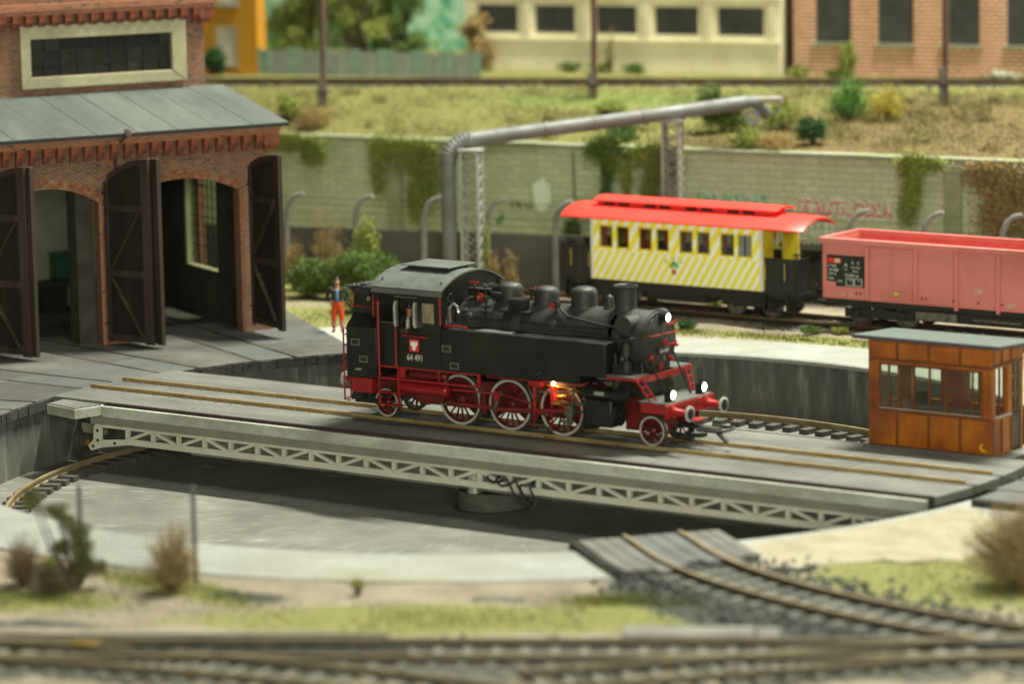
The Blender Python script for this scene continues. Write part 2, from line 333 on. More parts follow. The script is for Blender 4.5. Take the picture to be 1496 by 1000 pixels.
obj('pit_floor', mb, pit_floor_mat(), kind='structure')
mb = M(); mb.uv = []; n = 180
for z in (-2.5, -.45):
    for i in range(n+1):
        a = 2*PI*i/n; mb.v.append(polar(PR, a, z)); mb.uv.append((a*PR, z))
for i in range(n): mb.f.append((i, n+1+i, n+2+i, i+1)); mb.m.append(0)
obj('pit_wall', mb, pit_wall_mat(), kind='structure')
mb = M(); n = 180
prof = [(16.5, -.5), (PR-.03, -.5), (PR-.03, -.39), (PR+.02, -.35), (19.0, -.345), (19.15, -.36), (19.2, -.6)]
mb.lathe(prof, (PC[0], PC[1], 0), n=n)
obj('pit_coping', mb, CONC, kind='structure')

# ground sheet
GR = [((12.2, -19.2), 31, 7.0, 1.5, 1), ((20.5, -9.0), 35, 4.6, 3.3, 1.15), ((4.0, -20.2), -10, 3.0, .8, .9), ((-2, 19.9), 3, 5.5, .75, 1), ((-8.5, 19.2), 5, 3.5, .8, .8), ((20.6, -18.1), 20, 3.6, 1.2, .8),
      ((-19.5, 16.2), 30, 4, 3.0, 1.1), ((-24, 24), 10, 8, 6, .8), ((2, -23.3), 30, 3, 1.4, .7), ((27, -8), 30, 6, 4, 1), ((14.3, -15.8), 30, 1.6, .8, .9)]
GV = [((15.2, -14.6), -15, 2.6, 1.6, 1), ((17.8, -15.8), -8, 3.2, 1.4, 1), ((14.8, -10.4), -30, 1.4, .8, 1), ((6.2, -20.0), 10, 1.2, .5, .8), ((20.6, -16.2), -2, 4.5, 1.0, 1), ((3.2, -25.3), 31, 3, .35, .8), ((11.6, -17.2), 45, 1.0, .4, .6)]
PA = [((-17.2, 12.9), 60, 3.4, 1.6, 1.3), ((14.6, -7.0), 55, 3.0, 1.2, .5)]
def zone(x, y, lst):
    o = np.zeros_like(x)
    for (cx, cy), ang, a, b, k in lst:
        t = R(ang); u = ((x-cx)*math.cos(t)+(y-cy)*math.sin(t))/a; v_ = (-(x-cx)*math.sin(t)+(y-cy)*math.cos(t))/b
        o = np.maximum(o, k*np.clip(1.45-np.sqrt(u*u+v_*v_), 0, 1))
    return o
def ground_mat(name='ground'):
    m, t, N, L, P = nt(name); v = coords(N, L); at = N.new('ShaderNodeAttribute'); at.attribute_name = 'zone'; sp = N.new('ShaderNodeSeparateColor'); L.new(at.outputs['Color'], sp.inputs[0])
    n1 = noise(N, L, v, .7, 7); n2 = noise(N, L, v, 3.5, 6); n3 = noise(N, L, v, 16, 4)
    sand = ramp(N, L, n1, [(.3, (.20, .17, .125)), (.7, (.34, .30, .22))]); sand = mixc(N, L, 1., sand, ramp(N, L, n3, [(.3, (.75, .75, .75)), (.7, (1.15, 1.15, 1.15))]), 'MULTIPLY')
    gr = ramp(N, L, n2, [(.3, (.15, .175, .055)), (.5, (.225, .235, .08)), (.72, (.28, .25, .11))]); gr = mixc(N, L, 1., gr, ramp(N, L, n3, [(.3, (.7, .7, .7)), (.7, (1.2, 1.2, 1.2))]), 'MULTIPLY')
    gv = ramp(N, L, n3, [(.35, (.025, .028, .026)), (.65, (.10, .108, .10))])
    def msk(ch): return ramp(N, L, mth(N, L, 'ADD', sp.outputs[ch], mth(N, L, 'MULTIPLY', mth(N, L, 'SUBTRACT', n2, .5), .9)), [(.35, (0, 0, 0)), (.6, (1, 1, 1))])
    col = mixc(N, L, msk(0), sand, gr); col = mixc(N, L, msk(1), col, gv); col = mixc(N, L, msk(2), col, (.36, .38, .34))
    L.new(col, P.inputs['Base Color']); P.inputs['Roughness'].default_value = .9; P.inputs['Specular IOR Level'].default_value = .2
    b = N.new('ShaderNodeBump'); b.inputs['Strength'].default_value = .6; b.inputs['Distance'].default_value = .06; L.new(mth(N, L, 'ADD', n3, n2), b.inputs['Height']); L.new(b.outputs[0], P.inputs['Normal']); return m
def gridmesh(name, V, nu, nv, mat, zonef=None, kind='structure', wrap=False):
    """V (nu*nv,3)"""
    i = np.arange(nu-1)[:, None]; j = np.arange(nv-1 if not wrap else nv)[None, :]; j2 = (j+1) % nv
    F = np.stack([(i*nv+j), ((i+1)*nv+j), ((i+1)*nv+j2), (i*nv+j2)], -1).reshape(-1, 4)
    return fastmesh(name, V, F, mat, zonef, kind)
def fastmesh(name, V, F, mat, zonef=None, kind=None, parent=None, smooth=True, **k):
    me = bpy.data.meshes.new(name); nvt = len(V); nf, w_ = F.shape
    me.vertices.add(nvt); me.vertices.foreach_set('co', V.astype(np.float32).ravel()); me.loops.add(nf*w_); me.loops.foreach_set('vertex_index', F.astype(np.int32).ravel())
    me.polygons.add(nf); me.polygons.foreach_set('loop_start', np.arange(0, nf*w_, w_, dtype=np.int32)); me.update(calc_edges=True)
    if smooth: me.polygons.foreach_set('use_smooth', np.ones(nf, bool))
    if zonef is not None:
        c = me.color_attributes.new('zone', 'FLOAT_COLOR', 'POINT'); c.data.foreach_set('color', zonef.astype(np.float32).ravel())
    me.materials.append(mat); me.validate()
    o = bpy.data.objects.new(name, me); C.objects.link(o)
    if parent: o.parent = parent
    return setp(o, kind=kind, **k)
GROUND = ground_mat()
rr = np.concatenate([np.linspace(19.1, 34, 70), np.linspace(34.6, 60, 30), np.linspace(63, 120, 14)]); na = 420
aa = np.linspace(0, 2*PI, na, endpoint=False); RRg, AAg = np.meshgrid(rr, aa, indexing='ij')
gx = PC[0]+RRg*np.cos(AAg); gy = PC[1]+RRg*np.sin(AAg)
gz = -.40+.045*np.sin(gx*1.3+.5*gy)*np.cos(gy*.9)+rng.normal(0, .012, gx.shape); gz[0] = -.40
def zcol(x, y): return np.stack([zone(x, y, GR), zone(x, y, GV), zone(x, y, PA), np.ones_like(x)], -1).reshape(-1, 4)
gridmesh('ground', np.stack([gx, gy, gz], -1).reshape(-1, 3), len(rr), na, GROUND, zcol(gx, gy), wrap=True)

# upper bank
def yw(x): return 32+x*math.tan(R(7))
def yt(x): return 50+x*math.tan(R(23))
xs_ = np.linspace(-62, 16, 200); ts = np.concatenate([np.linspace(0, 1, 40), np.linspace(1.02, 1.4, 8), np.linspace(1.6, 6, 8)])
Xg, Tg = np.meshgrid(xs_, ts, indexing='ij'); W = 32+Xg*math.tan(R(7)); D = np.maximum(50+Xg*math.tan(R(23))-2.2-W, 1.5)
Yg = W+.12+np.where(Tg <= 1, D*Tg, D+(Tg-1)*12)
tt = np.clip(Tg, 0, 1); Zg = 4.5+1.38*(tt*1.15-.15*tt**3)+.10*np.sin(Xg*.9)*np.sin(Yg*.8)*np.sin(PI*tt)+rng.normal(0, .02, Xg.shape)
def bank_mat():
    m, t, N, L, P = nt('bank_grass'); v = coords(N, L); at = N.new('ShaderNodeAttribute'); at.attribute_name = 'zone'; sp = N.new('ShaderNodeSeparateColor'); L.new(at.outputs['Color'], sp.inputs[0])
    n1 = noise(N, L, v, .45, 6); n2 = noise(N, L, v, 2.6, 6); n3 = noise(N, L, v, 13, 4)
    g = ramp(N, L, n1, [(.32, (.15, .165, .052)), (.46, (.225, .215, .075)), (.60, (.17, .18, .06)), (.72, (.20, .165, .08))])
    br = ramp(N, L, n2, [(.3, (.11, .075, .035)), (.7, (.22, .17, .08))]); gg = ramp(N, L, n2, [(.3, (.15, .21, .06)), (.7, (.21, .27, .08))])
    col = mixc(N, L, ramp(N, L, mth(N, L, 'ADD', sp.outputs[0], mth(N, L, 'MULTIPLY', mth(N, L, 'SUBTRACT', n2, .5), 1.2)), [(.35, (0, 0, 0)), (.65, (1, 1, 1))]), g, br)
    col = mixc(N, L, ramp(N, L, mth(N, L, 'ADD', sp.outputs[1], mth(N, L, 'MULTIPLY', mth(N, L, 'SUBTRACT', n2, .5), 1.2)), [(.35, (0, 0, 0)), (.65, (1, 1, 1))]), col, gg)
    col = mixc(N, L, 1., col, ramp(N, L, n3, [(.3, (.72, .72, .72)), (.7, (1.18, 1.18, 1.18))]), 'MULTIPLY'); L.new(col, P.inputs['Base Color']); P.inputs['Roughness'].default_value = .95
    P.inputs['Specular IOR Level'].default_value = .15
    b = N.new('ShaderNodeBump'); b.inputs['Strength'].default_value = .8; b.inputs['Distance'].default_value = .08; L.new(mth(N, L, 'ADD', n3, n2), b.inputs['Height']); L.new(b.outputs[0], P.inputs['Normal']); return m
zb = np.stack([zone(Xg, Yg, [((-7.5, 37.5), 20, 5, 5.0, 1.25), ((-5, 34), 7, 9, 3, .9), ((-12.5, 32), 7, 5, 1.2, .8), ((-33, 29.5), 10, 2.5, 1.5, .7)]), zone(Xg, Yg, [((-22, 36.5), 23, 6, 1.4, .7), ((-14, 34.5), 10, 3.5, 2.5, .4)]), np.zeros_like(Xg), np.ones_like(Xg)], -1).reshape(-1, 4)
gridmesh('grass_bank', np.stack([Xg, Yg, Zg], -1).reshape(-1, 3), len(xs_), len(ts), bank_mat(), zb)

sp_ = [(13.8, -9.41), (13.83, -7.0), (14.38, -5.38), (14.91, -3.66), (15.85, -2.8), (17.44, -3.88), (18.75, -6.47), (18.27, -7.86), (16.98, -8.63), (15.93, -9.81), (15.08, -10.68)]
mb = M(); cxs = sum(p[0] for p in sp_)/11; cys = sum(p[1] for p in sp_)/11; rings = []
for k_, (f_, z_) in enumerate(((1.25, -.42), (1.05, -.338), (.9, -.325), (.5, -.315))):
    for i in range(44):
        a = i/44*11; i0 = int(a) % 11; t_ = a-int(a); px = sp_[i0][0]*(1-t_)+sp_[(i0+1) % 11][0]*t_; py = sp_[i0][1]*(1-t_)+sp_[(i0+1) % 11][1]*t_; w_j = 1+.06*math.sin(i*2.3)+.04*math.sin(i*5.1); q_ = (cxs+(px-cxs)*f_*w_j, cys+(py-cys)*f_*w_j)
        rr_ = math.hypot(q_[0]-PC[0], q_[1]-PC[1]); s__ = max(1, 16.5/rr_); mb.v.append((PC[0]+(q_[0]-PC[0])*s__, PC[1]+(q_[1]-PC[1])*s__, z_ if f_ < 1.2 else -.36))
for k_ in range(3):
    for i in range(44): mb.f.append((k_*44+i, k_*44+(i+1) % 44, (k_+1)*44+(i+1) % 44, (k_+1)*44+i)); mb.m.append(0)
mb.f.append(tuple(132+i for i in range(44))); mb.m.append(0)
obj('sand_patch', mb, pm('pale_sand', (.36, .33, .235), (.28, .25, .17), 1.2, .9, bump=.4), kind='structure')

# instant stones / blades ------------------------------------------------------
ICO = None
def ico():
    t = (1+5**.5)/2; v = np.array([(-1,t,0),(1,t,0),(-1,-t,0),(1,-t,0),(0,-1,t),(0,1,t),(0,-1,-t),(0,1,-t),(t,0,-1),(t,0,1),(-t,0,-1),(-t,0,1)], float)/1.9
    f = np.array([(0,11,5),(0,5,1),(0,1,7),(0,7,10),(0,10,11),(1,5,9),(5,11,4),(11,10,2),(10,7,6),(7,1,8),(3,9,4),(3,4,2),(3,2,6),(3,6,8),(3,8,9),(4,9,5),(2,4,11),(6,2,10),(8,6,7),(9,8,1)]); return v, f
IV, IF = ico()
def rotm(n):
    q = rng.normal(size=(n, 4)); q /= np.linalg.norm(q, axis=1)[:, None]; w, x, y, z = q.T
    return np.stack([np.stack([1-2*(y*y+z*z), 2*(x*y-z*w), 2*(x*z+y*w)], -1), np.stack([2*(x*y+z*w), 1-2*(x*x+z*z), 2*(y*z-x*w)], -1), np.stack([2*(x*z-y*w), 2*(y*z+x*w), 1-2*(x*x+y*y)], -1)], 1)
def stones(name, P, size, mat, **k):
    n = len(P); s = size*rng.uniform(.6, 1.4, (n, 1, 3))*rng.uniform(.8, 1.2, (n, 1, 1)); B_ = IV[None]*s*rng.uniform(.8, 1.2, (n, 12, 1))
    V = np.einsum('nij,nkj->nki', rotm(n), B_)+P[:, None, :]; F = (IF[None]+12*np.arange(n)[:, None, None]).reshape(-1, 3)
    return fastmesh(name, V.reshape(-1, 3), F, mat, kind='stuff', smooth=False, **k)
def leaves(name, P, size, mat, parent=None, kind=None, flat=0, aspect=.55, **k):
    """P (n,3): folded leaf = 2 triangles at random tilt"""
    n = len(P); s = size*rng.uniform(.55, 1.35, (n, 1, 1)); base = np.array([(-.5, 0, 0), (0, -aspect/2, .06), (.5, 0, 0), (0, aspect/2, .06)])[None]*s
    V = np.einsum('nij,nkj->nki', rotm(n), np.repeat(base, 1, 0).repeat(1, 1) if False else base*np.ones((n, 1, 1)))+P[:, None, :]
    F = (np.array([(0, 1, 2, 3)])[None]+4*np.arange(n)[:, None, None]).reshape(-1, 4); 
    return fastmesh(name, V.reshape(-1, 3), F, mat, kind=kind, smooth=False, parent=parent, **k)
def blob_points(blobs, n, shell=.55):
    w_ = np.array([b[3]*b[4]*b[5] for b in blobs])**(.8); w_ /= w_.sum(); idx = rng.choice(len(blobs), n, p=w_); d = rng.normal(size=(n, 3)); d /= np.linalg.norm(d, axis=1)[:, None]
    rad = rng.uniform(shell, 1.0, n)**.7; B_ = np.array(blobs)[idx]; P = B_[:, :3]+d*rad[:, None]*B_[:, 3:6]
    P += .06*rng.normal(size=P.shape)*B_[:, 3:6].mean(axis=1)[:, None]; return P
def plant(name, label, cat, loc, blobs, nl, size, mat, trunk=None, group=None, crown='foliage', stems=None, scr=.0, aspect=.55, trunk_r=.06):
    t = thing(name, label, cat, loc, 0, group)
    # break every blob into smaller clumps so that the outline is ragged
    small = []
    for b in blobs:
        for _ in range(14):
            d = rng.normal(size=3); d /= np.linalg.norm(d); q_ = rng.uniform(.25, .85)
            small.append((b[0]+d[0]*b[3]*q_, b[1]+d[1]*b[4]*q_, max(b[2]+d[2]*b[5]*q_, .05), b[3]*rng.uniform(.30, .6), b[4]*rng.uniform(.30, .6), b[5]*rng.uniform(.28, .55)))
    nl = int(nl*1.9); size *= .74; P = blob_points(small, nl, .15); P[:, 2] = np.maximum(P[:, 2], .02)
    leaves(crown, P, size, mat, t, aspect=aspect)
    s = M(); top = max(b[2] for b in blobs)
    if trunk is not False:
        for b in blobs:
            for _ in range(2):
                e = Vector((b[0]+random.uniform(-.4, .4)*b[3], b[1]+random.uniform(-.4, .4)*b[4], b[2]+.3*b[5])); a = Vector((e.x*.1, e.y*.1, -.05)); mid = a.lerp(e, .5)+Vector((random.uniform(-.1, .1), random.uniform(-.1, .1), .05))
                s.tube([a, mid, e], [trunk_r, trunk_r*.6, trunk_r*.25], 5)
        obj('trunk' if trunk else 'stem', s, TRNK, t)
    return t

def twig_shrub(label, loc, w_, h, mat, n, size=.05, cat='shrub', name='shrub', lean=(0, 0)):
    t = thing(name, label, cat, loc); m_ = n//28; d = rng.normal(size=(m_, 3)); d[:, 2] = np.abs(d[:, 2])*.9+.35; d /= np.linalg.norm(d, axis=1)[:, None]
    L_ = rng.uniform(.65, 1.08, m_); tips = np.column_stack([d[:, 0]*w_*L_+lean[0]*h, d[:, 1]*w_*L_+lean[1]*h, d[:, 2]*h*L_*1.05]); i_ = rng.integers(0, m_, n); f_ = rng.uniform(.28, 1, n)**.75
    P = tips[i_]*f_[:, None]; P[:, 2] = tips[i_, 2]*f_**.8; P += rng.normal(0, .035, P.shape)*(1+f_[:, None]); P[:, 2] = np.maximum(P[:, 2], .02); leaves('foliage', P, size, mat, t, aspect=.35)
    mb = M()
    for k in range(0, m_, 2): a = tips[k]; mb.tube([(0, 0, -.05), (a[0]*.4, a[1]*.4, a[2]*.5), tuple(a*.92)], [.016, .009, .003], 4)
    obj('twigs', mb, TRNK, t); return t
# yard of flush slabs in front of the shed ---------------------------------------
TR = [PI+R(14.5), PI, PI-R(12.6), PI-R(25.6)]       # tracks fanning out from the turntable
mb = M(); n = 60; a0, a1 = PI+R(30), PI-R(37)
vs = []; 
for r, z in ((PR-.05, -.34), (38, -.34)):
    for i in range(n+1): vs.append(polar(r, a0+(a1-a0)*i/n, z))
mb.add(vs, [(i, i+1, n+2+i, n+1+i) for i in range(n)]); mb.lathe([(PR-.05, -.50), (PR-.05, -.34)], (PC[0], PC[1], 0), n=n, a0=a1, a1=a0)
obj('yard_base', mb, DARKJ, kind='structure')
mb = M()
for i in range(90):
    t0_ = a1+(a0-a1)*i/90; t1_ = a1+(a0-a1)*(i+1)/90; rr0 = 15.93+random.uniform(-.03, .015); mb.lathe([(rr0, -.50), (rr0, -.19+random.uniform(-.02, .02)), (rr0+.06, -.19)], (PC[0], PC[1], 0), n=1, a0=t0_, a1=t1_)
obj('yard_edge', mb, DARKJ, kind='structure')
yb = thing('yard_paving', 'grey concrete slab paving with flush rails between the engine shed and the turntable pit', 'paving')
def isect(a, off, r):     # point on the line parallel to ray a at signed offset, at distance r
    return (PC[0]+r*math.cos(a)-off*math.sin(a), PC[1]+r*math.sin(a)+off*math.cos(a))
bounds = [(PI+R(29), 0), (TR[0], 1), (TR[1], 1), (TR[2], 1), (TR[3], 1), (PI-R(36.5), 0)]
cuts = [15.95, 19.1, 22.4, 26.2, 31, 37]
for k in range(len(bounds)-1):
    (b0, t0), (b1, t1) = bounds[k], bounds[k+1]
    for j in range(len(cuts)-1):
        g = .02; p = []
        m0 = -.80 if t0 else -.02; m1 = .80 if t1 else .02
        f = lambda r, o: math.sqrt(max(r*r-o*o, 0))
        P0, P1 = isect(b0, m0, f(cuts[j]+g, m0)), isect(b0, m0, f(cuts[j+1]-g, m0)); Q1, Q0 = isect(b1, m1, f(cuts[j+1]-g, m1)), isect(b1, m1, f(cuts[j]+g, m1))
        am = (b0+b1)/2; mid0 = isect(am, 0, cuts[j]+g); mid1 = isect(am, 0, cuts[j+1]-g)
        dz = random.uniform(-.008, .008)
        mb = M().prism([P0, P1, mid1, Q1, Q0, mid0] if (Vector(P0)-Vector(Q0)).length > .15 else [P0, P1, mid1, Q1, mid0], 'z', -.33, -.15+dz)
        obj('slab', mb, [YARD, YARD2][(j+k) % 3 == 2], yb, bevel=.015)
for a in TR:
    for j in range(len(cuts)-1):
        mb = M().prism([isect(a, -.64, cuts[j]+.02), isect(a, -.64, cuts[j+1]-.02), isect(a, .64, cuts[j+1]-.02), isect(a, .64, cuts[j]+.02)], 'z', -.33, -.155)
        obj('slab', mb, YARD if j % 2 else YARD2, yb, bevel=.015)
    for s in (-.73, .73):
        p, q_ = isect(a, s, 15.93), isect(a, s, 37)
        mb = M().bar((*p, -.235), (*q_, -.235), .09, .18); obj('rail', mb, RAILY, yb)

# approach slabs on the right
ap = thing('approach_paving', 'blue grey slabs with flush rails at the right end of the turntable bridge', 'paving')
for (x0, x1, y0, y1, mt) in ((15.95, 20.5, -2.05, -.8, YARD2), (15.75, 20.5, -.66, .66, YARD2), (15.95, 20.5, .8, 2.3, YARD), (20.55, 26, -2.05, -.8, YARD), (20.55, 26, -.66, .66, YARD), (15.6, 20.5, 2.35, 5.2, YARD), (20.55, 26, .8, 5.2, YARD2)):
    obj('slab', M().box(x0, x1, y0, y1, -.34, -.15), mt, ap, bevel=.015)
for s in (-.73, .73): obj('rail', M().box(15.6, 34, s-.045, s+.045, -.34, -.14), RAILY, ap)
obj('slab_edge', M().box(15.9, 26, -2.20, -2.07, -.42, -.17), DARKJ, ap)

# ------------------------------------------------------------------ turntable bridge
br = thing('turntable_bridge', 'long grey turntable bridge with lattice girder spanning the round pit', 'bridge', (0, 0, 0))
def arcx(y, r, sg): return PC[0]+sg*math.sqrt(r*r-(y-PC[1])**2)
rd = 15.85
def deckpiece(y0, y1, xa, xb, name='deck_panel', mt=None, z=-.11):
    pts = []
    for i in range(7):
        y = y0+(y1-y0)*i/6; pts.append((arcx(y, rd, -1) if xa is None else xa, y))
    for i in range(7):
        y = y1+(y0-y1)*i/6; pts.append((arcx(y, rd, 1) if xb is None else xb, y))
    if xa is not None: pts = [pts[0], pts[6]]+pts[7:]
    if xb is not None: pts = pts[:-7]+[pts[-7], pts[-1]]
    return obj(name, M().prism(pts, 'z', z-.25, z), mt or DECK, br, bevel=.008)
xc = [None, -11, -5.5, .2, 6, 11, None]
for j in range(6):
    a = xc[j]; b = xc[j+1]; e = .012
    for (y0, y1) in ((-2.55, -.83), (-.66, .66), (.83, 3.05)):
        deckpiece(y0, y1, None if a is None else a+e, None if b is None else b-e, z=-.11+random.uniform(-.003, .003))
obj('deck_base', M().box(-15.2, 14.6, -2.5, 3.0, -.5, -.375), GIRD, br)
obj('deck_kerb', M().box(-14.0, 15.0, -2.66, -2.57, -.42, -.10), BROWN, br)
obj('deck_kerb', M().box(-15.0, 14.6, 3.06, 3.12, -.42, -.10), BROWN, br)
for s in (-.745, .745):
    x0, x1 = arcx(s, rd-.1, -1), arcx(s, rd-.3, 1); mb = M()
    mb.box(x0, x1, s-.036, s+.036, -.05, 0).box(x0, x1, s-.015, s+.015, -.10, -.05).box(x0, x1, s-.05, s+.05, -.11, -.095)
    r0 = obj('rail', mb, RAIL, br, bevel=.006)
    mb = M(); x = x0+.3
    while x < x1-.1:
        for d in (-.11, .11): mb.box(x-.05, x+.05, s+d-.035, s+d+.035, -.11, -.085)
        x += .62
    obj('rail_fixings', mb, RAILD, br, kind='stuff')
    for x in (-7.2, 1.4, 9.6): obj('fishplate', M().box(x-.22, x+.22, s-.044, s+.044, -.10, -.045), BRASS, br, bevel=.006)
# girders (near one at y -2.7; far one mirrored)
def girder(sy):
    Y = lambda v: v*sy+(.15 if sy < 0 else 0)
    def bx(x0, x1, y0, y1, z0, z1): a, b = sorted((Y(y0), Y(y1))); return M().box(x0, x1, a, b, z0, z1)
    g = obj('girder', bx(-14.0, 14.9, -2.84, -2.69, -.53, -.20), FASC, br, bevel=.012)
    obj('girder_web', bx(-14.6, 14.7, -2.72, -2.66, -.82, -.535), GIRD, g, bevel=.008)
    obj('top_chord', bx(-14.4, 14.5, -2.73, -2.65, -.88, -.80), TRUS, g)
    obj('bottom_chord', bx(-13.1, 14.0, -2.73, -2.65, -1.34, -1.15), TRUS, g)
    x = -13.1; k = 0; yy = Y(-2.69)
    while x < 13.9:
        obj('upright', bx(x-.06, x+.06, -2.73, -2.62, -1.16, -.87), TRUS, g)
        a, b = (x+.08, x+.95) if k % 2 else (x+.95, x+.08)
        obj('diagonal', M().bar((a, yy, -.86), (b, yy, -1.17), .09, .11, up=(0, 1, 0)), TRUS, g)
        x += 1.03; k += 1
    pts = [(-13.0, -1.16), (-13.0, -1.34), (-14.15, -1.52), (-14.6, -1.66), (-14.72, -1.5), (-14.5, -1.3), (-14.45, -.85), (-14.15, -.85), (-14.15, -1.28)]
    a, b = sorted((Y(-2.74), Y(-2.66))); obj('wheel_bracket', M().prism(pts, 'y', a, b), TRUS, g, bevel=.01)
    for (x, z) in ((-14.5, -1.5), (-14.3, -1.0), (-14.3, -1.3), (-13.6, -1.34)): obj('bolt_hole', M().cyl((x, Y(-2.75), z), (x, Y(-2.735), z), .055, n=10), DARKJ, g)
girder(1); girder(-1)
for k in range(14): obj('cross_beam', M().box(-13.2+k*2.08, -13.05+k*2.08, -2.6, 2.7, -.9, -.51), GIRD, br)
for sx in (-1, 1):
    for sy in (-1, 1):
        x = PC[0]+sx*14.72; y = sy*2.25
        w_ = obj('running_wheel', M().lathe([(.06, -.10), (.30, -.10), (.30, -.04), (.36, -.04), (.44, -.06), (.44, .06), (.50, .06), (.50, .12), (.34, .12), (.34, .06), (.08, .06)], (x, y, -1.54), (sx*1, sy*.15, 0), 28), WHDK, br)
        obj('hub', M().cyl((x-.16, y, -1.54), (x+.16, y, -1.54), .11), BRASS, w_)
        obj('axle_beam', M().box(min(x, x-sx*.9)-.0, max(x, x-sx*.9), y-.09, y+.09, -1.2, -.9), GIRD, br)
# end platform bracket at the near left corner
pts = [(-14.05, -2.72), (-14.32, -3.72), (-15.75, -3.42), (-15.85, -2.2), (-14.4, -2.2)]
pl = obj('end_platform', M().prism(pts, 'z', -.50, -.20), FASC, br, bevel=.012)
obj('platform_top', M().prism([(-14.12, -2.72), (-14.36, -3.66), (-15.72, -3.37), (-15.8, -2.58)], 'z', -.2, -.165), DECK, pl, bevel=.005)
obj('main_beam', M().box(-11.6, 13.9, -1.5, 1.5, -1.72, -.52), pm('beam_pale', (.30, .31, .28), (.22, .23, .205), 1.2, .6, c3=(.12, .12, .105), s3=.6), br, bevel=.01)
obj('pivot_post', M().cyl((-.78, -1.5, -1.78), (-.78, -1.5, -.55), .24, n=24), SILV, br)
cb = thing('pivot_pedestal', 'dark round concrete pedestal on the pit floor under the bridge centre', 'pedestal', (-.70, -.72, -2.35))
obj('ring', M().lathe([(.60, 0), (1.02, 0), (1.06, .05), (1.06, .50), (1.02, .56), (.60, .56), (.57, .50), (.57, 0)], (0, 0, 0), n=56), pm('pedestal_dark', (.10, .096, .078), (.062, .059, .048), 1.5, .8, bump=.3, stretch=(1, 1, 5)), cb)
obj('step', M().lathe([(1.15, 0), (1.15, .04), (1.0, .05)], (0, 0, 0), n=56), DARKJ, cb)
mb = M(); 
for (dx, dz, o) in ((.9, 0, 0), (1.25, -.05, .06)):
    mb.tube([(-.5+dx, -2.1, -.80), (-.25+dx, -2.84-o, -.98+dz), (.0+dx, -2.9-o, -1.10+dz), (.3+dx, -2.9-o, -1.02+dz), (.5+dx, -2.92-o, -.92), (.72+dx, -2.92-o, -1.30+dz), (.95+dx, -2.9-o, -1.62), (1.1+dx, -2.88-o, -1.66), (1.12+dx, -2.86, -1.50), (.9+dx, -2.84, -1.15), (.8+dx, -2.3, -.85)], .035, 6)
setp(obj('feed_cable', mb, flatm('rubber_black', (.01, .01, .01), .5)), 'black looped feed cable hanging below the bridge beside the pedestal', 'cable')

# ring rail on the pit floor -----------------------------------------------------
rg = thing('ring_track', 'rusty ring rail on dark chunky sleepers around the pit floor', 'track', (PC[0], PC[1], 0))
mb = M(); mb.lathe([(14.555, -2.06), (14.555, -2.0), (14.645, -2.0), (14.645, -2.06), (14.615, -2.07), (14.615, -2.18), (14.66, -2.2), (14.54, -2.2), (14.585, -2.18), (14.585, -2.07), (14.555, -2.06)], (0, 0, 0), n=220)
obj('rail', mb, RAILM, rg)
slm = mkmesh('sleeper', M().box(-.62, .34, -.16, .16, -.09, .09).box(-.12, .12, -.09, .09, .07, .10), SLEEP); NS = 134
for i in range(NS):
    a = 2*PI*i/NS; o = obj('sleeper', slm, SLEEP, rg, loc=(14.6*math.cos(a), 14.6*math.sin(a), -2.275), rz=a+random.uniform(-.03, .03)); 
    if i == 0: o.data = slm
bv = None

# ------------------------------------------------------------------ tank locomotive
lo = thing('steam_locomotive', 'black and red tank locomotive numbered 64 491 with lit headlamps on the turntable bridge', 'locomotive')
YS = 1.5
# frames
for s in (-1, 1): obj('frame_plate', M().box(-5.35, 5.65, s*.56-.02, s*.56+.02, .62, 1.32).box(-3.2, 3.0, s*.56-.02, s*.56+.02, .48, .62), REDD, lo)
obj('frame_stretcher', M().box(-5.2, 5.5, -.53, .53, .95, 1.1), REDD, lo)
obj('ash_pan', M().box(-1.7, -.5, -.5, .5, .45, 1.3).box(-4.1, -2.1, -.5, .5, .8, 1.5), BLKD, lo, bevel=.02)
# boiler
zc, rb = 2.87, .84
bo = obj('boiler', M().lathe([(.01, 0), (rb-.03, 0), (rb, .04), (rb, 5.35), (rb+.01, 5.4)], (-1.9, 0, zc), (1, 0, 0), 56), BLKM, lo)
for x in (-1.2, -.35, .55, 1.5, 2.45): obj('boiler_band', M().lathe([(rb, 0), (rb+.012, .005), (rb+.012, .055), (rb, .06)], (x, 0, zc), (1, 0, 0), 56), BLKM, bo)
sb = obj('smokebox', M().lathe([(rb, 0), (rb+.02, .02), (rb+.02, 1.02), (rb-.0, 1.07), (rb-.04, 1.08), (rb-.06, 1.06), (rb-.10, 1.06)], (3.62, 0, zc), (1, 0, 0), 56), BLKM, lo)
dr = obj('smokebox_door', M().lathe([(.01, .16), (.25, .155), (.5, .12), (.68, .06), (.74, .03), (.755, -.01), (.9, -.012)], (4.68, 0, zc), (1, 0, 0), 56), BLKM, sb)
mb = M()
for i in range(14):
    a = 2*PI*i/14; mb.cyl((4.69, .79*math.cos(a), zc+.79*math.sin(a)), (4.73, .79*math.cos(a), zc+.79*math.sin(a)), .022, n=8)
obj('door_bolts', mb, BLK, dr, kind='stuff')
obj('door_handrail', M().tube([(4.80, -.62, zc+.22), (4.90, -.55, zc+.23), (4.97, 0, zc+.25), (4.90, .55, zc+.23), (4.80, .62, zc+.22)], .022, 8), RED, dr)
mb = M(); mb.lathe([(.105, -.02), (.125, 0), (.105, .02), (.085, 0), (.105, -.02)], (4.93, 0, zc-.02), (1, 0, 0), 20).cyl((4.83, 0, zc-.02), (4.96, 0, zc-.02), .03)
for i in range(3): a = i*PI/3; mb.bar((4.93, -.1*math.cos(a), zc-.02-.1*math.sin(a)), (4.93, .1*math.cos(a), zc-.02+.1*math.sin(a)), .022)
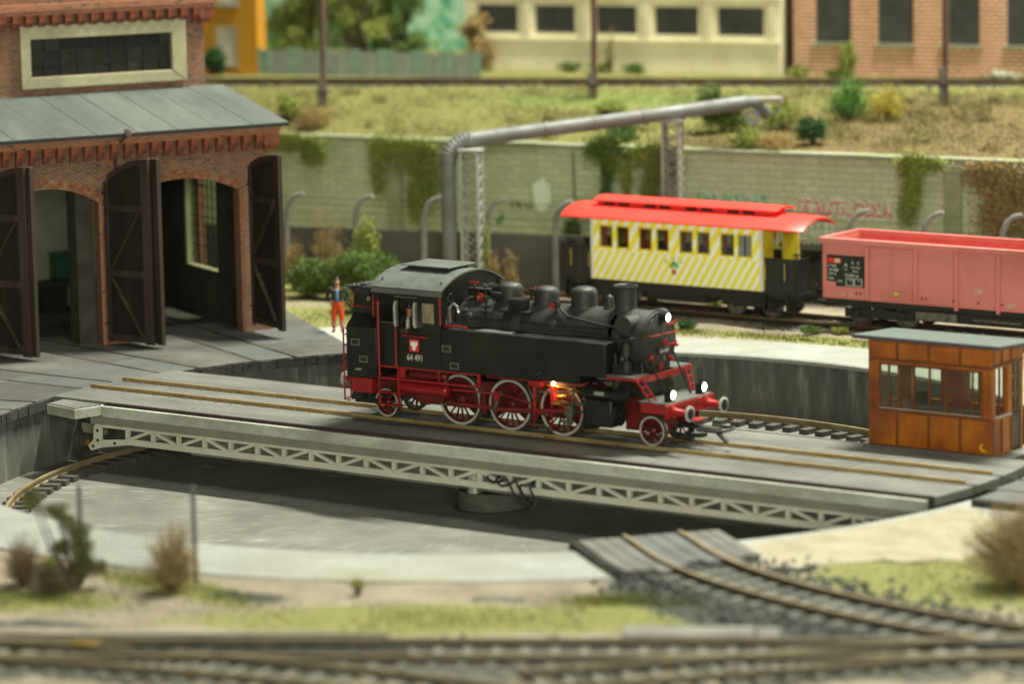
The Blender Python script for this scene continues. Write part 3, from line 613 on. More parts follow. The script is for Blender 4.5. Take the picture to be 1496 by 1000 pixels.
obj('handwheel', mb, RED, dr)
for z in (.45, -.12): obj('hinge_strap', M().bar((4.82, .28, zc+z), (4.74, .74, zc+z), .06, .05).cyl((4.77, .74, zc+z-.07), (4.77, .74, zc+z+.07), .035), RED, dr, bevel=.006)
for a in (215, 262, 310, 345): 
    a = R(a); obj('door_clamp', M().bar((4.79, .58*math.cos(a), zc+.58*math.sin(a)), (4.78, .80*math.cos(a), zc+.80*math.sin(a)), .06, .07).cyl((4.76, .72*math.cos(a), zc+.72*math.sin(a)), (4.87, .72*math.cos(a), zc+.72*math.sin(a)), .045), RED, dr, bevel=.006)
npl = obj('number_plate', M().box(4.88, 4.90, -.36, .30, zc-.34, zc-.17), BLKD, dr, bevel=.004)
LTR = flatm('lettering_grey_white', (.55, .56, .50), .6)
text('64 491', 'number', (4.905, -.03, zc-.255), (PI/2, 0, PI/2), .16, LTR, npl)
text('1', 'numeral', (4.86, .02, zc-.47), (PI/2, 0, PI/2), .16, LTR, dr)
def headlamp(c, r=.15, dp=.24, body=True, nm='headlamp'):
    x, y, z = c; h = obj(nm, M().lathe([(.01, -dp), (r*.6, -dp), (r*.95, -dp*.6), (r, 0), (r*.86, .01), (r*.8, -.03)], c, (1, 0, 0), 24), BLK, lo)
    obj('lens', M().lathe([(.005, .022), (r*.5, .015), (r*.82, -.02)], c, (1, 0, 0), 24), LAMP, h)
    if body:
        obj('lamp_bracket', M().box(x-dp*1.05, x-.05, y-.11, y+.11, z-r-.10, z-.03), BLK, h, bevel=.012); obj('lamp_vent', M().cyl((x-dp*.6, y, z+r*.7), (x-dp*.6, y, z+r*1.5), .05), BLK, h)
        p = [(x-.15, y+.09*math.sin(t), z+r+.03+.20*(1-math.cos(t))) for t in np.linspace(0.01, 2*PI-.01, 14)]
        obj('lamp_handle', M().tube(p, .012, 6), BLK, h)
    pl_ = bpy.data.lights.new('lamp_bulb', 'POINT'); pl_.energy = 5; pl_.color = (1, .75, .5); pl_.shadow_soft_size = .08
    o = bpy.data.objects.new('lamp_bulb', pl_); C.objects.link(o); o.parent = h; o.location = (x+.12, y, z)
headlamp((5.02, 0, zc+.70), .135, .30, False); obj('lamp_arm', M().box(4.7, 4.85, -.06, .06, zc+.5, zc+.72), BLK, dr, bevel=.01)
headlamp((5.68, -.78, 1.52)); headlamp((5.68, .82, 1.52))
# domes, chimney
def dome(x, r, ztop, nm, sq=1.):
    r *= .93
    z0 = 3.55; h = ztop-z0
    obj(nm, M().lathe([(r*1.14, -.06), (r*1.07, .08), (r*1.01, .15), (r, .22), (r, h-.22), (r*.95, h-.12), (r*.80, h-.05), (r*.5, h-.01), (.01, h)], (x, 0, z0), n=36), BLKM, lo)
dome(-.46, .40, 4.22, 'steam_dome'); dome(.83, .40, 4.19, 'feed_dome'); dome(2.15, .41, 4.27, 'sand_dome')
obj('safety_valve', M().lathe([(.17, 0), (.15, .10), (.13, .14), (.13, .30), (.10, .37), (.05, .42), (.01, .43)], (3.02, 0, 3.66), n=20), BLKM, lo)
obj('bell', M().lathe([(.09, 0), (.09, .16), (.05, .22), (.01, .24)], (3.22, .28, 3.62), n=16), BLK, lo)
obj('chimney', M().lathe([(.40, -.10), (.345, .0), (.318, .08), (.31, .2), (.315, .62), (.345, .66), (.35, .72), (.31, .725), (.275, .70), (.27, .3), (.01, .28)], (3.58, 0, 3.68), n=36), BLKM, lo)
# cab ------------------------------------------------------------------
cab = obj('cab_side', M().wall(-4.28, -1.90, 1.70, 3.86, [(-4.14, -3.52, 1.72, 3.78), (-3.40, -2.74, 2.84, 3.76), (-2.62, -2.08, 3.00, 3.68)], -YS, -YS+.05), BLK, lo, bevel=.008)
obj('cab_side', M().wall(-4.28, -1.90, 1.70, 3.86, [(-4.14, -3.52, 1.72, 3.78), (-3.40, -2.74, 2.84, 3.76), (-2.62, -2.08, 3.00, 3.68)], YS-.05, YS), BLK, lo, bevel=.008)
def roofz(y): return 3.98+.50*(1-(abs(y)/1.62)**2.2)
prof = [(-1.47, 3.0), (-1.47, 3.90)]+[(y, roofz(y)-.03) for y in np.linspace(-1.47, 1.47, 21)]+[(1.47, 3.90), (1.47, 3.0)]
obj('cab_front', M().prism([(-1.45, 1.72)]+prof+[(1.45, 1.72)], 'x', -1.97, -1.92), BLK, cab)
obj('cab_back', M().prism(prof, 'x', -4.27, -4.22), BLK, cab)
ys_ = list(np.linspace(-1.56, 1.56, 33)); o_ = [(y, roofz(y)+.02) for y in ys_]; i_ = [(y, roofz(y)-.03) for y in ys_]
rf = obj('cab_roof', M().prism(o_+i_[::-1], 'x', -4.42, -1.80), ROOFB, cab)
for s in (-1, 1):
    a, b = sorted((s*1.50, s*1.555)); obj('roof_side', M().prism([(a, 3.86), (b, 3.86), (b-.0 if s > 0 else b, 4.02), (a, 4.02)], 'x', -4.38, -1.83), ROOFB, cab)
obj('rain_strip', M().box(-4.40, -1.82, -1.575, -1.545, 4.015, 4.035), BLK, cab)
for x in (-4.15, -2.0): obj('lifting_eye', M().lathe([(.035, -.015), (.06, 0), (.035, .015), (.02, 0), (.035, -.015)], (x, -1.28, roofz(1.28)+.04), (1, 0, 0), 12), BLKD, rf)
vn = obj('roof_vent', M().box(-3.78, -2.35, -.50, .55, 4.40, 4.56), BLKD, rf, bevel=.01)
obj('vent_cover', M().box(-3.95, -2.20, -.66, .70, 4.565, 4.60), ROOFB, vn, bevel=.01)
# front spectacle window and door/window details
obj('spectacle_ring', M().lathe([(.10, 0), (.13, .02), (.16, 0), (.10, 0)], (-1.92, -.95, 3.75), (1, 0, 0), 20), BLKD, cab)
dd = obj('cab_door', M().box(-4.14, -3.52, -YS+.05, -YS+.08, 1.74, 2.98), BLK, cab, bevel=.006); obj('door_sill', M().box(-4.14, -3.52, -YS-.01, -YS+.05, 2.975, 3.0), STEEL, dd)
obj('cab_floor', M().box(-4.25, -1.95, -1.4, 1.4, 1.62, 1.68).box(-2.3, -1.95, -1.0, 1.0, 1.7, 3.5), BLKD, cab)
fr = obj('window_frame', M().wall(-2.64, -2.06, 2.98, 3.70, [(-2.58, -2.12, 3.05, 3.64)], -YS-.012, -YS+.02), BLK, cab, bevel=.01)
obj('pane', M().box(-2.60, -2.10, -YS+.02, -YS+.026, 3.03, 3.66), pm('pane_amber', (.26, .22, .14), (.16, .14, .09), 3, .12, c3=(.34, .30, .2), s3=2), fr)
for x in (-3.45, -2.74):
    pts = [(x, 2.9), (x-.05, 3.0), (x-.05, 3.5), (x, 3.68), (x+.06, 3.66), (x+.03, 3.5), (x+.03, 3.0), (x+.05, 2.92)]
    obj('wind_deflector', M().prism(pts, 'y', -YS-.16, -YS-.02), SILV, cab, bevel=.006)
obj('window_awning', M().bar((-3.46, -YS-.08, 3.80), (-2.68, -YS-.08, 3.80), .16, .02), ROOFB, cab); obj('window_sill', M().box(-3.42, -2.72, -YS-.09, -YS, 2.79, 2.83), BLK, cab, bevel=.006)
obj('belt_rail', M().box(-3.45, -1.9, -YS-.012, -YS, 2.735, 2.755), BLK, cab)
for (a, b) in (((-3.28, 2.65), (-2.38, 2.60)),): obj('handrail', M().tube([(a[0], -YS, a[1]), (a[0]+.02, -YS-.05, a[1]), (b[0]-.02, -YS-.05, a[1]-.01), (b[0], -YS, a[1]-.01)], .024, 8), RED, cab)
def vrail(x, z0, z1, y=-YS-.07, r=.032, knobs=True, nm='grab_rail', par=None):
    mb = M().tube([(x, y, z0), (x, y, z1)], r, 10)
    if knobs:
        for z in (z0, z1, (z0+z1)/2-.05): mb.lathe([(.01, -.05), (.05, -.02), (.05, .02), (.01, .05)], (x, y, z), n=10)
        for z in (z0, z1): mb.cyl((x, y, z), (x, y+.10, z), .02)
    return obj(nm, mb, RED, par or lo)
vrail(-4.13, 1.42, 3.57); vrail(-3.50, 1.76, 3.58, r=.022); vrail(-1.86, 3.05, 3.84, r=.032, knobs=False); vrail(-4.42, 3.1, 3.78, -1.42, .025, False)
vrail(-5.36, 3.27, 3.80, -1.22, .025, False)
obj('handrail', M().tube([(-5.30, -1.16, 3.35), (-4.55, -1.16, 3.30)], .02, 8), RED, lo)
obj('handrail', M().tube([(-1.82, -1.38, 2.96), (-1.82, -1.38, 3.02), (-1.05, -1.38, 3.02), (-1.05, -1.38, 2.96)], .028, 8), RED, lo)
# side tanks
for s in (-1, 1):
    a, b = sorted((s*YS, s*.62)); tk = obj('side_tank', M().prism([(-1.90, 1.70), (2.95, 1.70), (2.98, 1.95), (3.86, 1.95), (3.86, 2.93), (-1.90, 2.93)], 'y', a, b), BLK, lo, bevel=.02)
    if s < 0:
        for (x, z) in ((-1.70, 2.36), (-1.42, 1.88)):
            obj('foot_recess', M().wall(x-.16, x+.16, z-.10, z+.10, [(x-.12, x+.12, z-.065, z+.065)], -YS-.014, -YS), ROOFB, tk, bevel=.004); obj('recess_back', M().box(x-.12, x+.12, -YS-.003, -YS, z-.065, z+.065), BLKD, tk)  # rim in sheen grey paints the light caught on the recess edge
        obj('tank_port', M().lathe([(.055, 0), (.075, .015), (.095, 0)], (1.54, -YS, 1.9), (0, -1, 0), 20), BLK, tk); obj('port_plug', M().cyl((1.54, -YS-.004, 1.9), (1.54, -YS, 1.9), .055), BLKD, tk)
        obj('tank_hatch', M().prism([(-.75, -1.42), (.55, -1.42), (.45, -1.05), (-.65, -1.05)], 'z', 2.93, 2.965), ROOFB, tk, bevel=.006)
        mb = M()
        for x in np.arange(-1.75, 3.8, .42):
            for z in (2.03, 2.86): mb.lathe([(.001, .006), (.009, .003), (.011, 0)], (x, -YS, z), (0, -1, 0), 6)
        obj('rivets', mb, BLK, tk, kind='stuff')
# bunker
for s in (-1, 1):
    a, b = sorted((s*YS, s*.9)); bk = obj('bunker_side', M().box(-5.40, -4.285, a, b, 1.27, 2.79), BLK, lo, bevel=.015)
    if s < 0:
        for (x, z) in ((-5.06, 2.31), (-4.77, 1.82)):
            obj('foot_recess', M().wall(x-.16, x+.16, z-.10, z+.10, [(x-.12, x+.12, z-.065, z+.065)], -YS-.014, -YS), ROOFB, bk, bevel=.004); obj('recess_back', M().box(x-.12, x+.12, -YS-.003, -YS, z-.065, z+.065), BLKD, bk)  # lighter rim colour again stands for the lit recess edge
obj('bunker', M().box(-5.40, -4.285, -.9, .9, 1.27, 2.79), BLK, lo)
obj('bunker_shoulder', M().prism([(-1.49, 2.79), (1.49, 2.79), (1.14, 3.12), (-1.14, 3.12)], 'x', -5.38, -4.29), BLK, lo)
obj('coal_bunker', M().box(-5.36, -4.29, -1.14, 1.14, 3.12, 3.68), BLK, lo, bevel=.01)
mb = M(); z0, z1 = 3.68, 3.94; A = [(-5.36, -1.14), (-4.30, -1.14), (-4.30, 1.14), (-5.36, 1.14)]; Bq = [(-5.50, -1.26), (-4.36, -1.26), (-4.36, 1.26), (-5.50, 1.26)]
mb.add([(x, y, z0) for x, y in A]+[(x, y, z1) for x, y in Bq], [(0, 1, 5, 4), (1, 2, 6, 5), (2, 3, 7, 6), (3, 0, 4, 7)]); obj('bunker_flare', mb, BLK, lo)
Pq = np.stack([rng.uniform(-5.42, -4.4, 420), rng.uniform(-1.15, 1.15, 420), rng.uniform(3.72, 3.93, 420)], -1); stones('coal', Pq, .07, CHAR, parent=lo)
text('34 877', 'marking', (-4.93, -YS-.004, 1.55), (PI/2, -PI/2, 0), .11, LTR, bk, sx=1.1) if False else text('34 871', 'marking', (-4.96, -YS-.004, 1.50), (PI/2, 0, 0), .085, LTR, lo)
text('64 491', 'cab_number', (-2.85, -YS-.004, 2.00), (PI/2, 0, 0), .27, LTR, cab, sx=.80)
# emblem: white eagle on red
em = obj('emblem', M().box(-3.04, -2.70, -YS-.016, -YS-.001, 2.19, 2.55), flatm('emblem_red', (.62, .03, .02), .5), cab, bevel=.003)
eg = [(-.02, .13), (.03, .13), (.045, .10), (.02, .09), (.03, .06), (.06, .10), (.10, .13), (.125, .09), (.12, .02), (.10, -.02), (.06, -.03), (.05, -.07), (.09, -.10), (.03, -.10), (.04, -.14), (0, -.15), (-.04, -.14), (-.03, -.10), (-.09, -.10), (-.05, -.07), (-.06, -.03), (-.10, -.02), (-.12, .02), (-.125, .09), (-.10, .13), (-.06, .10), (-.03, .06)]
obj('eagle', M().prism([(-2.87+x, 2.37+z) for x, z in eg], 'y', -YS-.024, -YS-.017), flatm('eagle_white', (.85, .85, .8), .5), em)
# boiler fittings
def hw(c, ax, r=.085, par=None):
    x, y, z = c; A_ = Vector(ax); mb = M().lathe([(r*.82, -.014), (r, 0), (r*.82, .014), (r*.7, 0), (r*.82, -.014)], c, ax, 18).cyl(Vector(c)-A_*.1, Vector(c)+A_*.03, .018)
    u1 = A_.orthogonal().normalized(); v1 = A_.cross(u1)
    for i in range(3): d = u1*math.cos(i*PI/3)+v1*math.sin(i*PI/3); mb.bar(Vector(c)-d*r*.9, Vector(c)+d*r*.9, .016)
    return obj('valve_handwheel', mb, RED, par or lo)
hw((-1.02, -.72, 3.82), (.5, -1, .1), .12); hw((.22, .3, 3.98), (1, 0, 0), .11); hw((1.42, -.60, 3.70), (.3, -1, .1), .105)
obj('whistle_valve', M().box(-1.78, -1.32, -.30, -.1, 3.78, 3.9).cyl((-1.8, -.2, 3.95), (-1.0, -.2, 3.95), .06).cyl((-1.6, -.2, 3.7), (-1.6, -.2, 4.1), .05).cyl((-1.2, -.2, 3.6), (-1.2, -.2, 4.08), .055).cyl((-1.4, -.35, 3.88), (-1.4, 0, 3.88), .075).box(-1.72, -1.1, -.36, -.04, 3.98, 4.01), BLKD, lo, bevel=.008)
obj('valve_lever', M().box(-1.72, -1.42, -.30, -.25, 4.14, 4.19), RED, lo, bevel=.006)
obj('turbo_generator', M().cyl((-1.6, .25, 3.92), (-1.0, .25, 3.92), .15, n=20).cyl((-1.35, .25, 3.92), (-1.2, .25, 3.92), .19, n=20).box(-1.5, -1.1, .1, .4, 3.65, 3.78), BLKD, lo)
vb = M().box(-.72, -.42, -.62, -.46, 3.88, 3.98).cyl((-.95, -.66, 3.82), (-.45, -.55, 3.82), .045).cyl((-.85, -.66, 3.5), (-.85, -.66, 3.85), .04).box(-1.0, -.72, -.72, -.6, 3.52, 3.58).cyl((-.62, -.62, 3.78), (-.62, -.45, 3.78), .06); obj('feed_valve', vb, BLKD, lo, bevel=.006)
obj('feed_pipe', M().tube([(-.85, -.66, 3.55), (-.86, -.80, 3.3), (-.87, -.86, 3.05), (-.87, -.87, 2.9)], .032, 8), BLK, lo)
obj('valve_body', M().cyl((.0, .3, 3.98), (.2, .3, 3.98), .05).cyl((.08, .3, 3.7), (.08, .3, 4.02), .05), BLKD, lo)
obj('top_valve', M().box(1.42, 1.62, -.56, -.44, 3.66, 3.76).cyl((1.5, -.5, 3.55), (1.5, -.5, 3.88), .035).cyl((1.3, -.5, 3.8), (1.7, -.5, 3.8), .03), BLKD, lo, bevel=.006)
# mud-hole covers
def onb(x, ang, r, h, nm='washout_plug'):
    a = R(ang); n_ = Vector((0, -math.cos(a), math.sin(a))); c = Vector((x, 0, zc))+n_*rb
    return obj(nm, M().lathe([(r*1.35, -.02), (r*1.2, h*.4), (r, h*.5), (r, h*.8), (r*.6, h), (.005, h)], c, n_, 20), BLKM, bo)
onb(-1.45, 25, .11, .07); onb(-1.05, 32, .13, .05); onb(1.55, 22, .12, .06); onb(-1.62, 38, .07, .05)
# feed-water box with pipes
fb = obj('sand_pipe_box', M().box(.02, .52, -.80, -.42, 3.52, 3.60).box(-.25, .75, -.86, -.34, 3.46, 3.52), BLK, lo, bevel=.008)
mb = M(); 
for k in range(7): mb.box(.04+k*.07, .075+k*.07, -.82, -.40, 3.60, 3.86)
mb.box(.03, .53, -.78, -.42, 3.60, 3.83); obj('valve_rack', mb, BLKD, fb)
mb = M()
for k in range(6):
    x = .16+k*.055; mb.tube([(x, -.70, 3.50), (x, -.80, 3.32), (x-.02, -.86, 3.10), (x-.02, -.88, 2.93)], .018, 6)
obj('sand_pipe', mb, BLKD, fb)
obj('boiler_pipe', M().tube([(-1.9, -1.0, 3.34), (-1.5, -.86, 3.42), (-.95, -.78, 3.40)], .018, 6), BLKD, lo)
obj('boiler_pipe', M().tube([(-1.88, -1.05, 3.2), (-1.8, -1.0, 3.02), (-1.6, -.97, 2.97), (-1.1, -.95, 2.97), (3.8, -.90, 2.99)], .025, 6), BLKD, lo)
obj('boiler_pipe', M().tube([(.0, -.83, 3.3), (-.25, -.90, 3.15), (-.75, -1.0, 2.97)], .022, 6), BLKD, lo)
obj('boiler_pipe', M().tube([(1.6, -.52, 3.72), (1.85, -.62, 3.58), (2.1, -.70, 3.47), (3.3, -.78, 3.33), (3.95, -.80, 3.28)], .035, 8), BLKD, lo)
obj('boiler_pipe', M().tube([(2.3, -.86, 3.10), (2.4, -.86, 3.10), (3.7, -.88, 3.06)], .018, 6), BLKD, lo)
obj('boiler_handrail', M().tube([(-1.7, -.80, 3.22), (3.4, -.80, 3.22)], .014, 6), BLK, lo)
pts = [(-1.86, -1.25, 3.05), (-1.80, -1.25, 3.42), (-1.70, -1.25, 3.60), (-1.58, -1.25, 3.66), (-1.46, -1.25, 3.58), (-1.42, -1.25, 3.42)]
obj('silver_pipe', M().tube(pts, .035, 8), SILV, lo); obj('injector', M().box(-1.80, -1.70, -1.32, -1.2, 3.0, 3.55).cyl((-1.72, -1.28, 3.1), (-1.72, -1.28, 3.5), .07), STEEL, lo, bevel=.01)
# smokebox side fittings
obj('preheater', M().lathe([(.01, -1.02), (.26, -1.02), (.26, -.99), (.235, -.97), (.235, 1.02), (.01, 1.02)], (4.18, 0, 3.42), (0, 1, 0), 32), BLKM, lo)
obj('air_pump', M().cyl((4.28, -1.05, 2.55), (4.28, -1.05, 2.92), .15, n=20).cyl((4.28, -1.05, 2.1), (4.28, -1.05, 2.42), .16, n=20).cyl((4.28, -1.05, 2.0), (4.28, -1.05, 2.96), .06).cyl((4.1, -1.02, 2.3), (4.1, -1.02, 2.8), .04).box(4.05, 4.5, -1.2, -.9, 2.03, 2.10), BLKD, lo, bevel=.008)
obj('lubricator', M().box(3.92, 4.1, -1.25, -1.05, 2.08, 2.34).cyl((3.98, -1.15, 2.3), (3.98, -1.15, 2.62), .05), BLKD, lo, bevel=.006)
obj('pump_shelf', M().cyl((4.05, -.98, 2.7), (4.42, -.98, 2.7), .03).box(3.9, 4.5, -1.12, -.86, 3.05, 3.08), BLKD, lo, bevel=.006)
obj('steam_pipe', M().tube([(4.12, -.80, 2.9), (4.12, -1.0, 2.55), (4.08, -1.05, 2.0), (3.9, -1.05, 1.6)], .11, 12), BLKD, lo)
obj('saddle', M().box(3.55, 4.60, -.72, .72, 1.3, 2.35), BLKD, lo, bevel=.03)
# platforms
for s in (-1, 1):
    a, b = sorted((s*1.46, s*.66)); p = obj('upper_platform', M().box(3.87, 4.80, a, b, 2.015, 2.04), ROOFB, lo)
    a, b = sorted((s*1.47, s*1.43)); obj('platform_edge', M().box(3.87, 4.82, a, b, 1.93, 2.012), RED, p)
obj('platform_beam', M().prism([(-1.46, 2.01), (1.46, 2.01), (1.46, 1.93), (.7, 1.82), (-.7, 1.82), (-1.46, 1.93)], 'x', 4.80, 4.85), RED, lo, bevel=.006)
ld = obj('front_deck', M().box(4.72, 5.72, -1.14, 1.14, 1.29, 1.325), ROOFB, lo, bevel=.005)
obj('buffer_beam', M().box(5.66, 5.74, -1.24, 1.24, .90, 1.285).box(4.8, 5.66, -1.15, -1.10, 1.0, 1.285).box(4.8, 5.66, 1.10, 1.15, 1.0, 1.285), RED, lo, bevel=.012)
for y in (-.45, -.3, .3, .45): obj('beam_bolt', M().cyl((5.74, y, 1.15), (5.77, y, 1.15), .03, n=8), REDD, ld)
for s in (-1, 1):
    l = obj('front_steps', M().tube([(4.83, s*1.40, 1.98), (5.12, s*1.13, 1.33)], .028, 8).tube([(4.83, s*1.12, 1.98), (5.18, s*.90, 1.33)], .028, 8), RED, lo)
    for t in (.38, .72): obj('rung', M().bar((4.83+.29*t, s*(1.40-.27*t), 1.98-.65*t), (4.83+.35*t, s*(1.12-.22*t), 1.98-.65*t), .07, .03), RED, l)
    obj('front_stay', M().tube([(4.76, s*.62, 2.50), (5.35, s*.62, 1.33)], .026, 8), BLK, lo)
    def buffer(x, sg, nm='buffer', yy=s*.875, ww=WHT):
        b_ = obj(nm, M().lathe([(.17, 0), (.17, .04), (.125, .06), (.10, .34), (.07, .36), (.07, .50)], (x, yy, 1.05), (sg, 0, 0), 24), RED, lo)
        obj('buffer_head', M().lathe([(.07, .46), (.20, .50), (.228, .53), (.228, .55), (.165, .572)], (x, yy, 1.05), (sg, 0, 0), 32), ww, b_); obj('buffer_face', M().lathe([(.165, .572), (.1, .578), (.005, .582)], (x, yy, 1.05), (sg, 0, 0), 32), BLKD, b_)
    buffer(5.74, 1); buffer(-5.43, -1)
# coupling
obj('coupler', M().box(5.0, 6.1, -.22, .22, .70, .76), RED, lo, bevel=.01)
obj('coupling_hook', M().bar((5.2, 0, .56), (6.7, 0, .50), .30, .10).tube([(6.2, -.42, .52), (6.9, -.42, .52), (7.0, -.2, .52), (7.0, .2, .52), (6.9, .42, .52), (6.2, .42, .52)], .05, 8).bar((6.85, -.35, .5), (7.15, -.32, .24), .16, .08).bar((5.4, -.3, .30), (6.0, -.3, .22), .18, .16).bar((5.3, 0, .22), (6.2, 0, .3), .3, .1), BLKD, lo, bevel=.01)
obj('rear_coupling', M().bar((-5.4, 0, .55), (-6.3, 0, .5), .3, .1).bar((-5.5, -.5, .55), (-6.0, -.5, .45), .16, .18).box(-5.6, -4.6, -.9, .9, .38, .52), BLKD, lo, bevel=.01)
obj('snow_guard', M().box(4.6, 5.5, -.5, .5, .60, .66).bar((5.45, -.45, .6), (5.5, -.45, .25), .06, .12).bar((5.45, .45, .6), (5.5, .45, .25), .06, .12), BLKD, lo)
# wheels
def wheel(x, r, ns, s, cwt=None, yo=.76):
    """s=-1 near side"""
    ax = (0, s, 0); c = (x, s*(yo-.13), r); mb = M(); t = .055 if r < .5 else .075
    mb.lathe([(r-t-.05, .02), (r-t-.045, .10), (r-t+.002, .115), (r-t+.002, .01)], c, ax, 48)
    hb = .12 if r < .5 else .17
    mb.lathe([(.01, .17), (hb*.6, .17), (hb, .13), (hb*1.1, .05), (hb*1.1, 0)], c, ax, 24)
    for i in range(ns):
        a = 2*PI*(i+.5)/ns; d = Vector((math.cos(a), 0, math.sin(a))); p = Vector(c)+Vector(ax)*.07; mb.bar(p+d*hb*.8, p+d*(r-t-.02), .036 if r > .5 else .045, .06, up=ax)
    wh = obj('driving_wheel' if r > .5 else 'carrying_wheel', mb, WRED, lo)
    obj('tyre', M().lathe([(r-t, .0), (r-t, .125), (r-.012, .132), (r-.004, .125)], c, ax, 64), WHT, wh)
    obj('tread', M().lathe([(r-.004, .126), (r, .0), (r+.028, -.015), (r+.028, -.05), (r-t, -.05)], c, ax, 64), STEEL, wh)
    if cwt is not None:
        pts = []; rr_ = r-t-.01
        for i in range(13): a = cwt+R(-42+84*i/12); pts.append((x+rr_*math.cos(a), r+rr_*math.sin(a)))
        a, b = sorted((s*(yo-.11), s*(yo-.02))); obj('counterweight', M().prism(pts, 'y', a, b), WRED, wh)
        q_ = cwt+PI; obj('crank_pin', M().cyl((x+.33*math.cos(q_), s*(yo), r+.33*math.sin(q_)), (x+.33*math.cos(q_), s*(yo+.30), r+.33*math.sin(q_)), .05), STEEL, wh)
    return wh
CR = R(200)
XD = (-1.8, 0, 1.83)
for s in (-1, 1):
    for x in XD: wheel(x, .75, 15, s, cwt=CR+PI if s < 0 else CR+PI/2, yo=.77)
    for x in (-4.52, 4.92): wheel(x, .425, 10, s, yo=.77)
for x in XD: obj('axle', M().cyl((x, -.7, .75), (x, .7, .75), .09), STEEL, lo)
for x in (-4.52, 4.92): obj('axle', M().cyl((x, -.7, .425), (x, .7, .425), .07), STEEL, lo)
px_, pz_ = .33*math.cos(CR), .33*math.sin(CR)
for s in (-1, 1):
    y = s*.90; rp = M()
    for x in XD: rp.cyl((x+px_, y-.04, .75+pz_), (x+px_, y+.04, .75+pz_), .085)
    rp.bar((XD[0]+px_, y, .75+pz_), (XD[2]+px_, y, .75+pz_), .045, .10); obj('coupling_rod', rp, REDR, lo, bevel=.006)
    y = s*1.0; cr = M().bar((XD[1]+px_, y, .75+pz_), (2.30, y, .80), .05, .10).cyl((XD[1]+px_, y-.05, .75+pz_), (XD[1]+px_, y+.05, .75+pz_), .11).cyl((2.3, y-.05, .8), (2.3, y+.05, .8), .08); obj('connecting_rod', cr, REDR, lo, bevel=.006)
    obj('crosshead', M().box(2.16, 2.46, min(s*.93, s*1.12), max(s*.93, s*1.12), .68, .95).box(2.2, 2.36, min(s*1.0, s*1.1), max(s*1.0, s*1.1), .40, .70), STEEL, lo, bevel=.01)
    obj('slide_bar', M().box(1.72, 3.05, min(s*.94, s*1.08), max(s*.94, s*1.08), 1.0, 1.08), STEEL, lo, bevel=.006); obj('piston_rod', M().cyl((2.3, s*1.02, .82), (3.1, s*1.02, .82), .035), STEEL, lo)
    obj('bar_bracket', M().box(1.68, 1.80, min(s*.85, s*1.12), max(s*.85, s*1.12), .95, 1.62), RED, lo, bevel=.01)
    obj('return_crank', M().bar((XD[1]+px_, s*1.10, .75+pz_), (XD[1]-.10, s*1.10, 1.12), .05, .10).cyl((XD[1]-.1, s*1.05, 1.12), (XD[1]-.1, s*1.15, 1.12), .07), STEEL, lo)
    obj('eccentric_rod', M().bar((XD[1]-.1, s*1.14, 1.12), (1.18, s*1.14, .92), .035, .06), REDR, lo)
    obj('expansion_link', M().prism([(1.10, .80), (1.22, .80), (1.30, 1.1), (1.26, 1.45), (1.14, 1.45), (1.16, 1.1)], 'y', s*1.10-.04, s*1.10+.04), BLKD, lo)
    obj('radius_rod', M().bar((1.2, s*1.10, 1.28), (2.52, s*1.10, 1.40), .035, .055), STEEL, lo)
    obj('combination_lever', M().bar((2.52, s*1.14, 1.45), (2.42, s*1.14, .50), .04, .07).bar((2.42, s*1.14, .50), (2.05, s*1.12, .52), .04, .06).cyl((2.42, s*1.1, .5), (2.42, s*1.19, .5), .05), STEEL, lo)
    obj('valve_spindle', M().cyl((2.3, s*1.08, 1.42), (3.1, s*1.08, 1.42), .03), BRASS, lo)
    obj('gear_bracket', M().box(.95, 1.45, min(s*.9, s*1.2), max(s*.9, s*1.2), 1.45, 1.62).box(1.12, 1.2, min(s*.9, s*1.2), max(s*.9, s*1.2), .7, 1.5), RED, lo, bevel=.01)
    a, b = sorted((s*.72, s*1.36)); cy = obj('cylinder', M().box(3.0, 3.96, a, b, .50, 1.30), BLK, lo, bevel=.06)
    obj('valve_chest', M().cyl((2.82, s*1.12, 1.42), (4.34, s*1.12, 1.42), .17, n=24).cyl((2.95, s*1.12, 1.42), (3.08, s*1.12, 1.42), .21, n=24).cyl((4.0, s*1.12, 1.42), (4.12, s*1.12, 1.42), .21, n=24), BLKD, cy)
    obj('chest_plate', M().bar((3.35, s*1.31, 1.46), (3.68, s*1.31, 1.46), .02, .10), SILV, cy)
    cvr = M().cyl((3.94, s*1.04, .86), (4.06, s*1.04, .86), .33, n=32).cyl((4.06, s*1.04, .86), (4.18, s*1.04, .86), .14, n=20)
    for i in range(10): a_ = 2*PI*i/10; cvr.cyl((4.06, s*1.04+.27*math.cos(a_), .86+.27*math.sin(a_)), (4.10, s*1.04+.27*math.cos(a_), .86+.27*math.sin(a_)), .03, n=6)
    obj('cylinder_cover', cvr, BLKD, cy); obj('cylinder_badge', M().lathe([(.01, .012), (.11, .01), (.12, 0)], (3.45, s*1.36, .98), (0, s, 0), 20), BLK, cy)
    # brake hangers, guard irons
    for x in (-.92, .92, 2.78):
        obj('brake_hanger', M().bar((x, s*.80, 1.35), (x+.04, s*.80, .40), .05, .10).box(x-.12, x+.08, min(s*.70, s*.84), max(s*.70, s*.84), .50, .92), REDD, lo, bevel=.01)
    obj('sand_pipe', M().tube([(.92, s*.86, 1.3), (.93, s*.86, .5), (.86, s*.80, .18)], .022, 6).tube([(1.6, s*.95, 1.6), (1.62, s*.95, .5), (1.5, s*.82, .2)], .03, 6), RED, lo)
    obj('sand_nozzle', M().lathe([(.02, 0), (.06, -.03), (.12, -.12), (.10, -.14), (.01, -.14)], (1.48, s*.86, .27), n=14), STEEL, lo)
    # carrying axle frames
    obj('pony_frame', M().box(3.9, 5.4, s*.52-.03, s*.52+.03, .35, .75), REDD, lo)
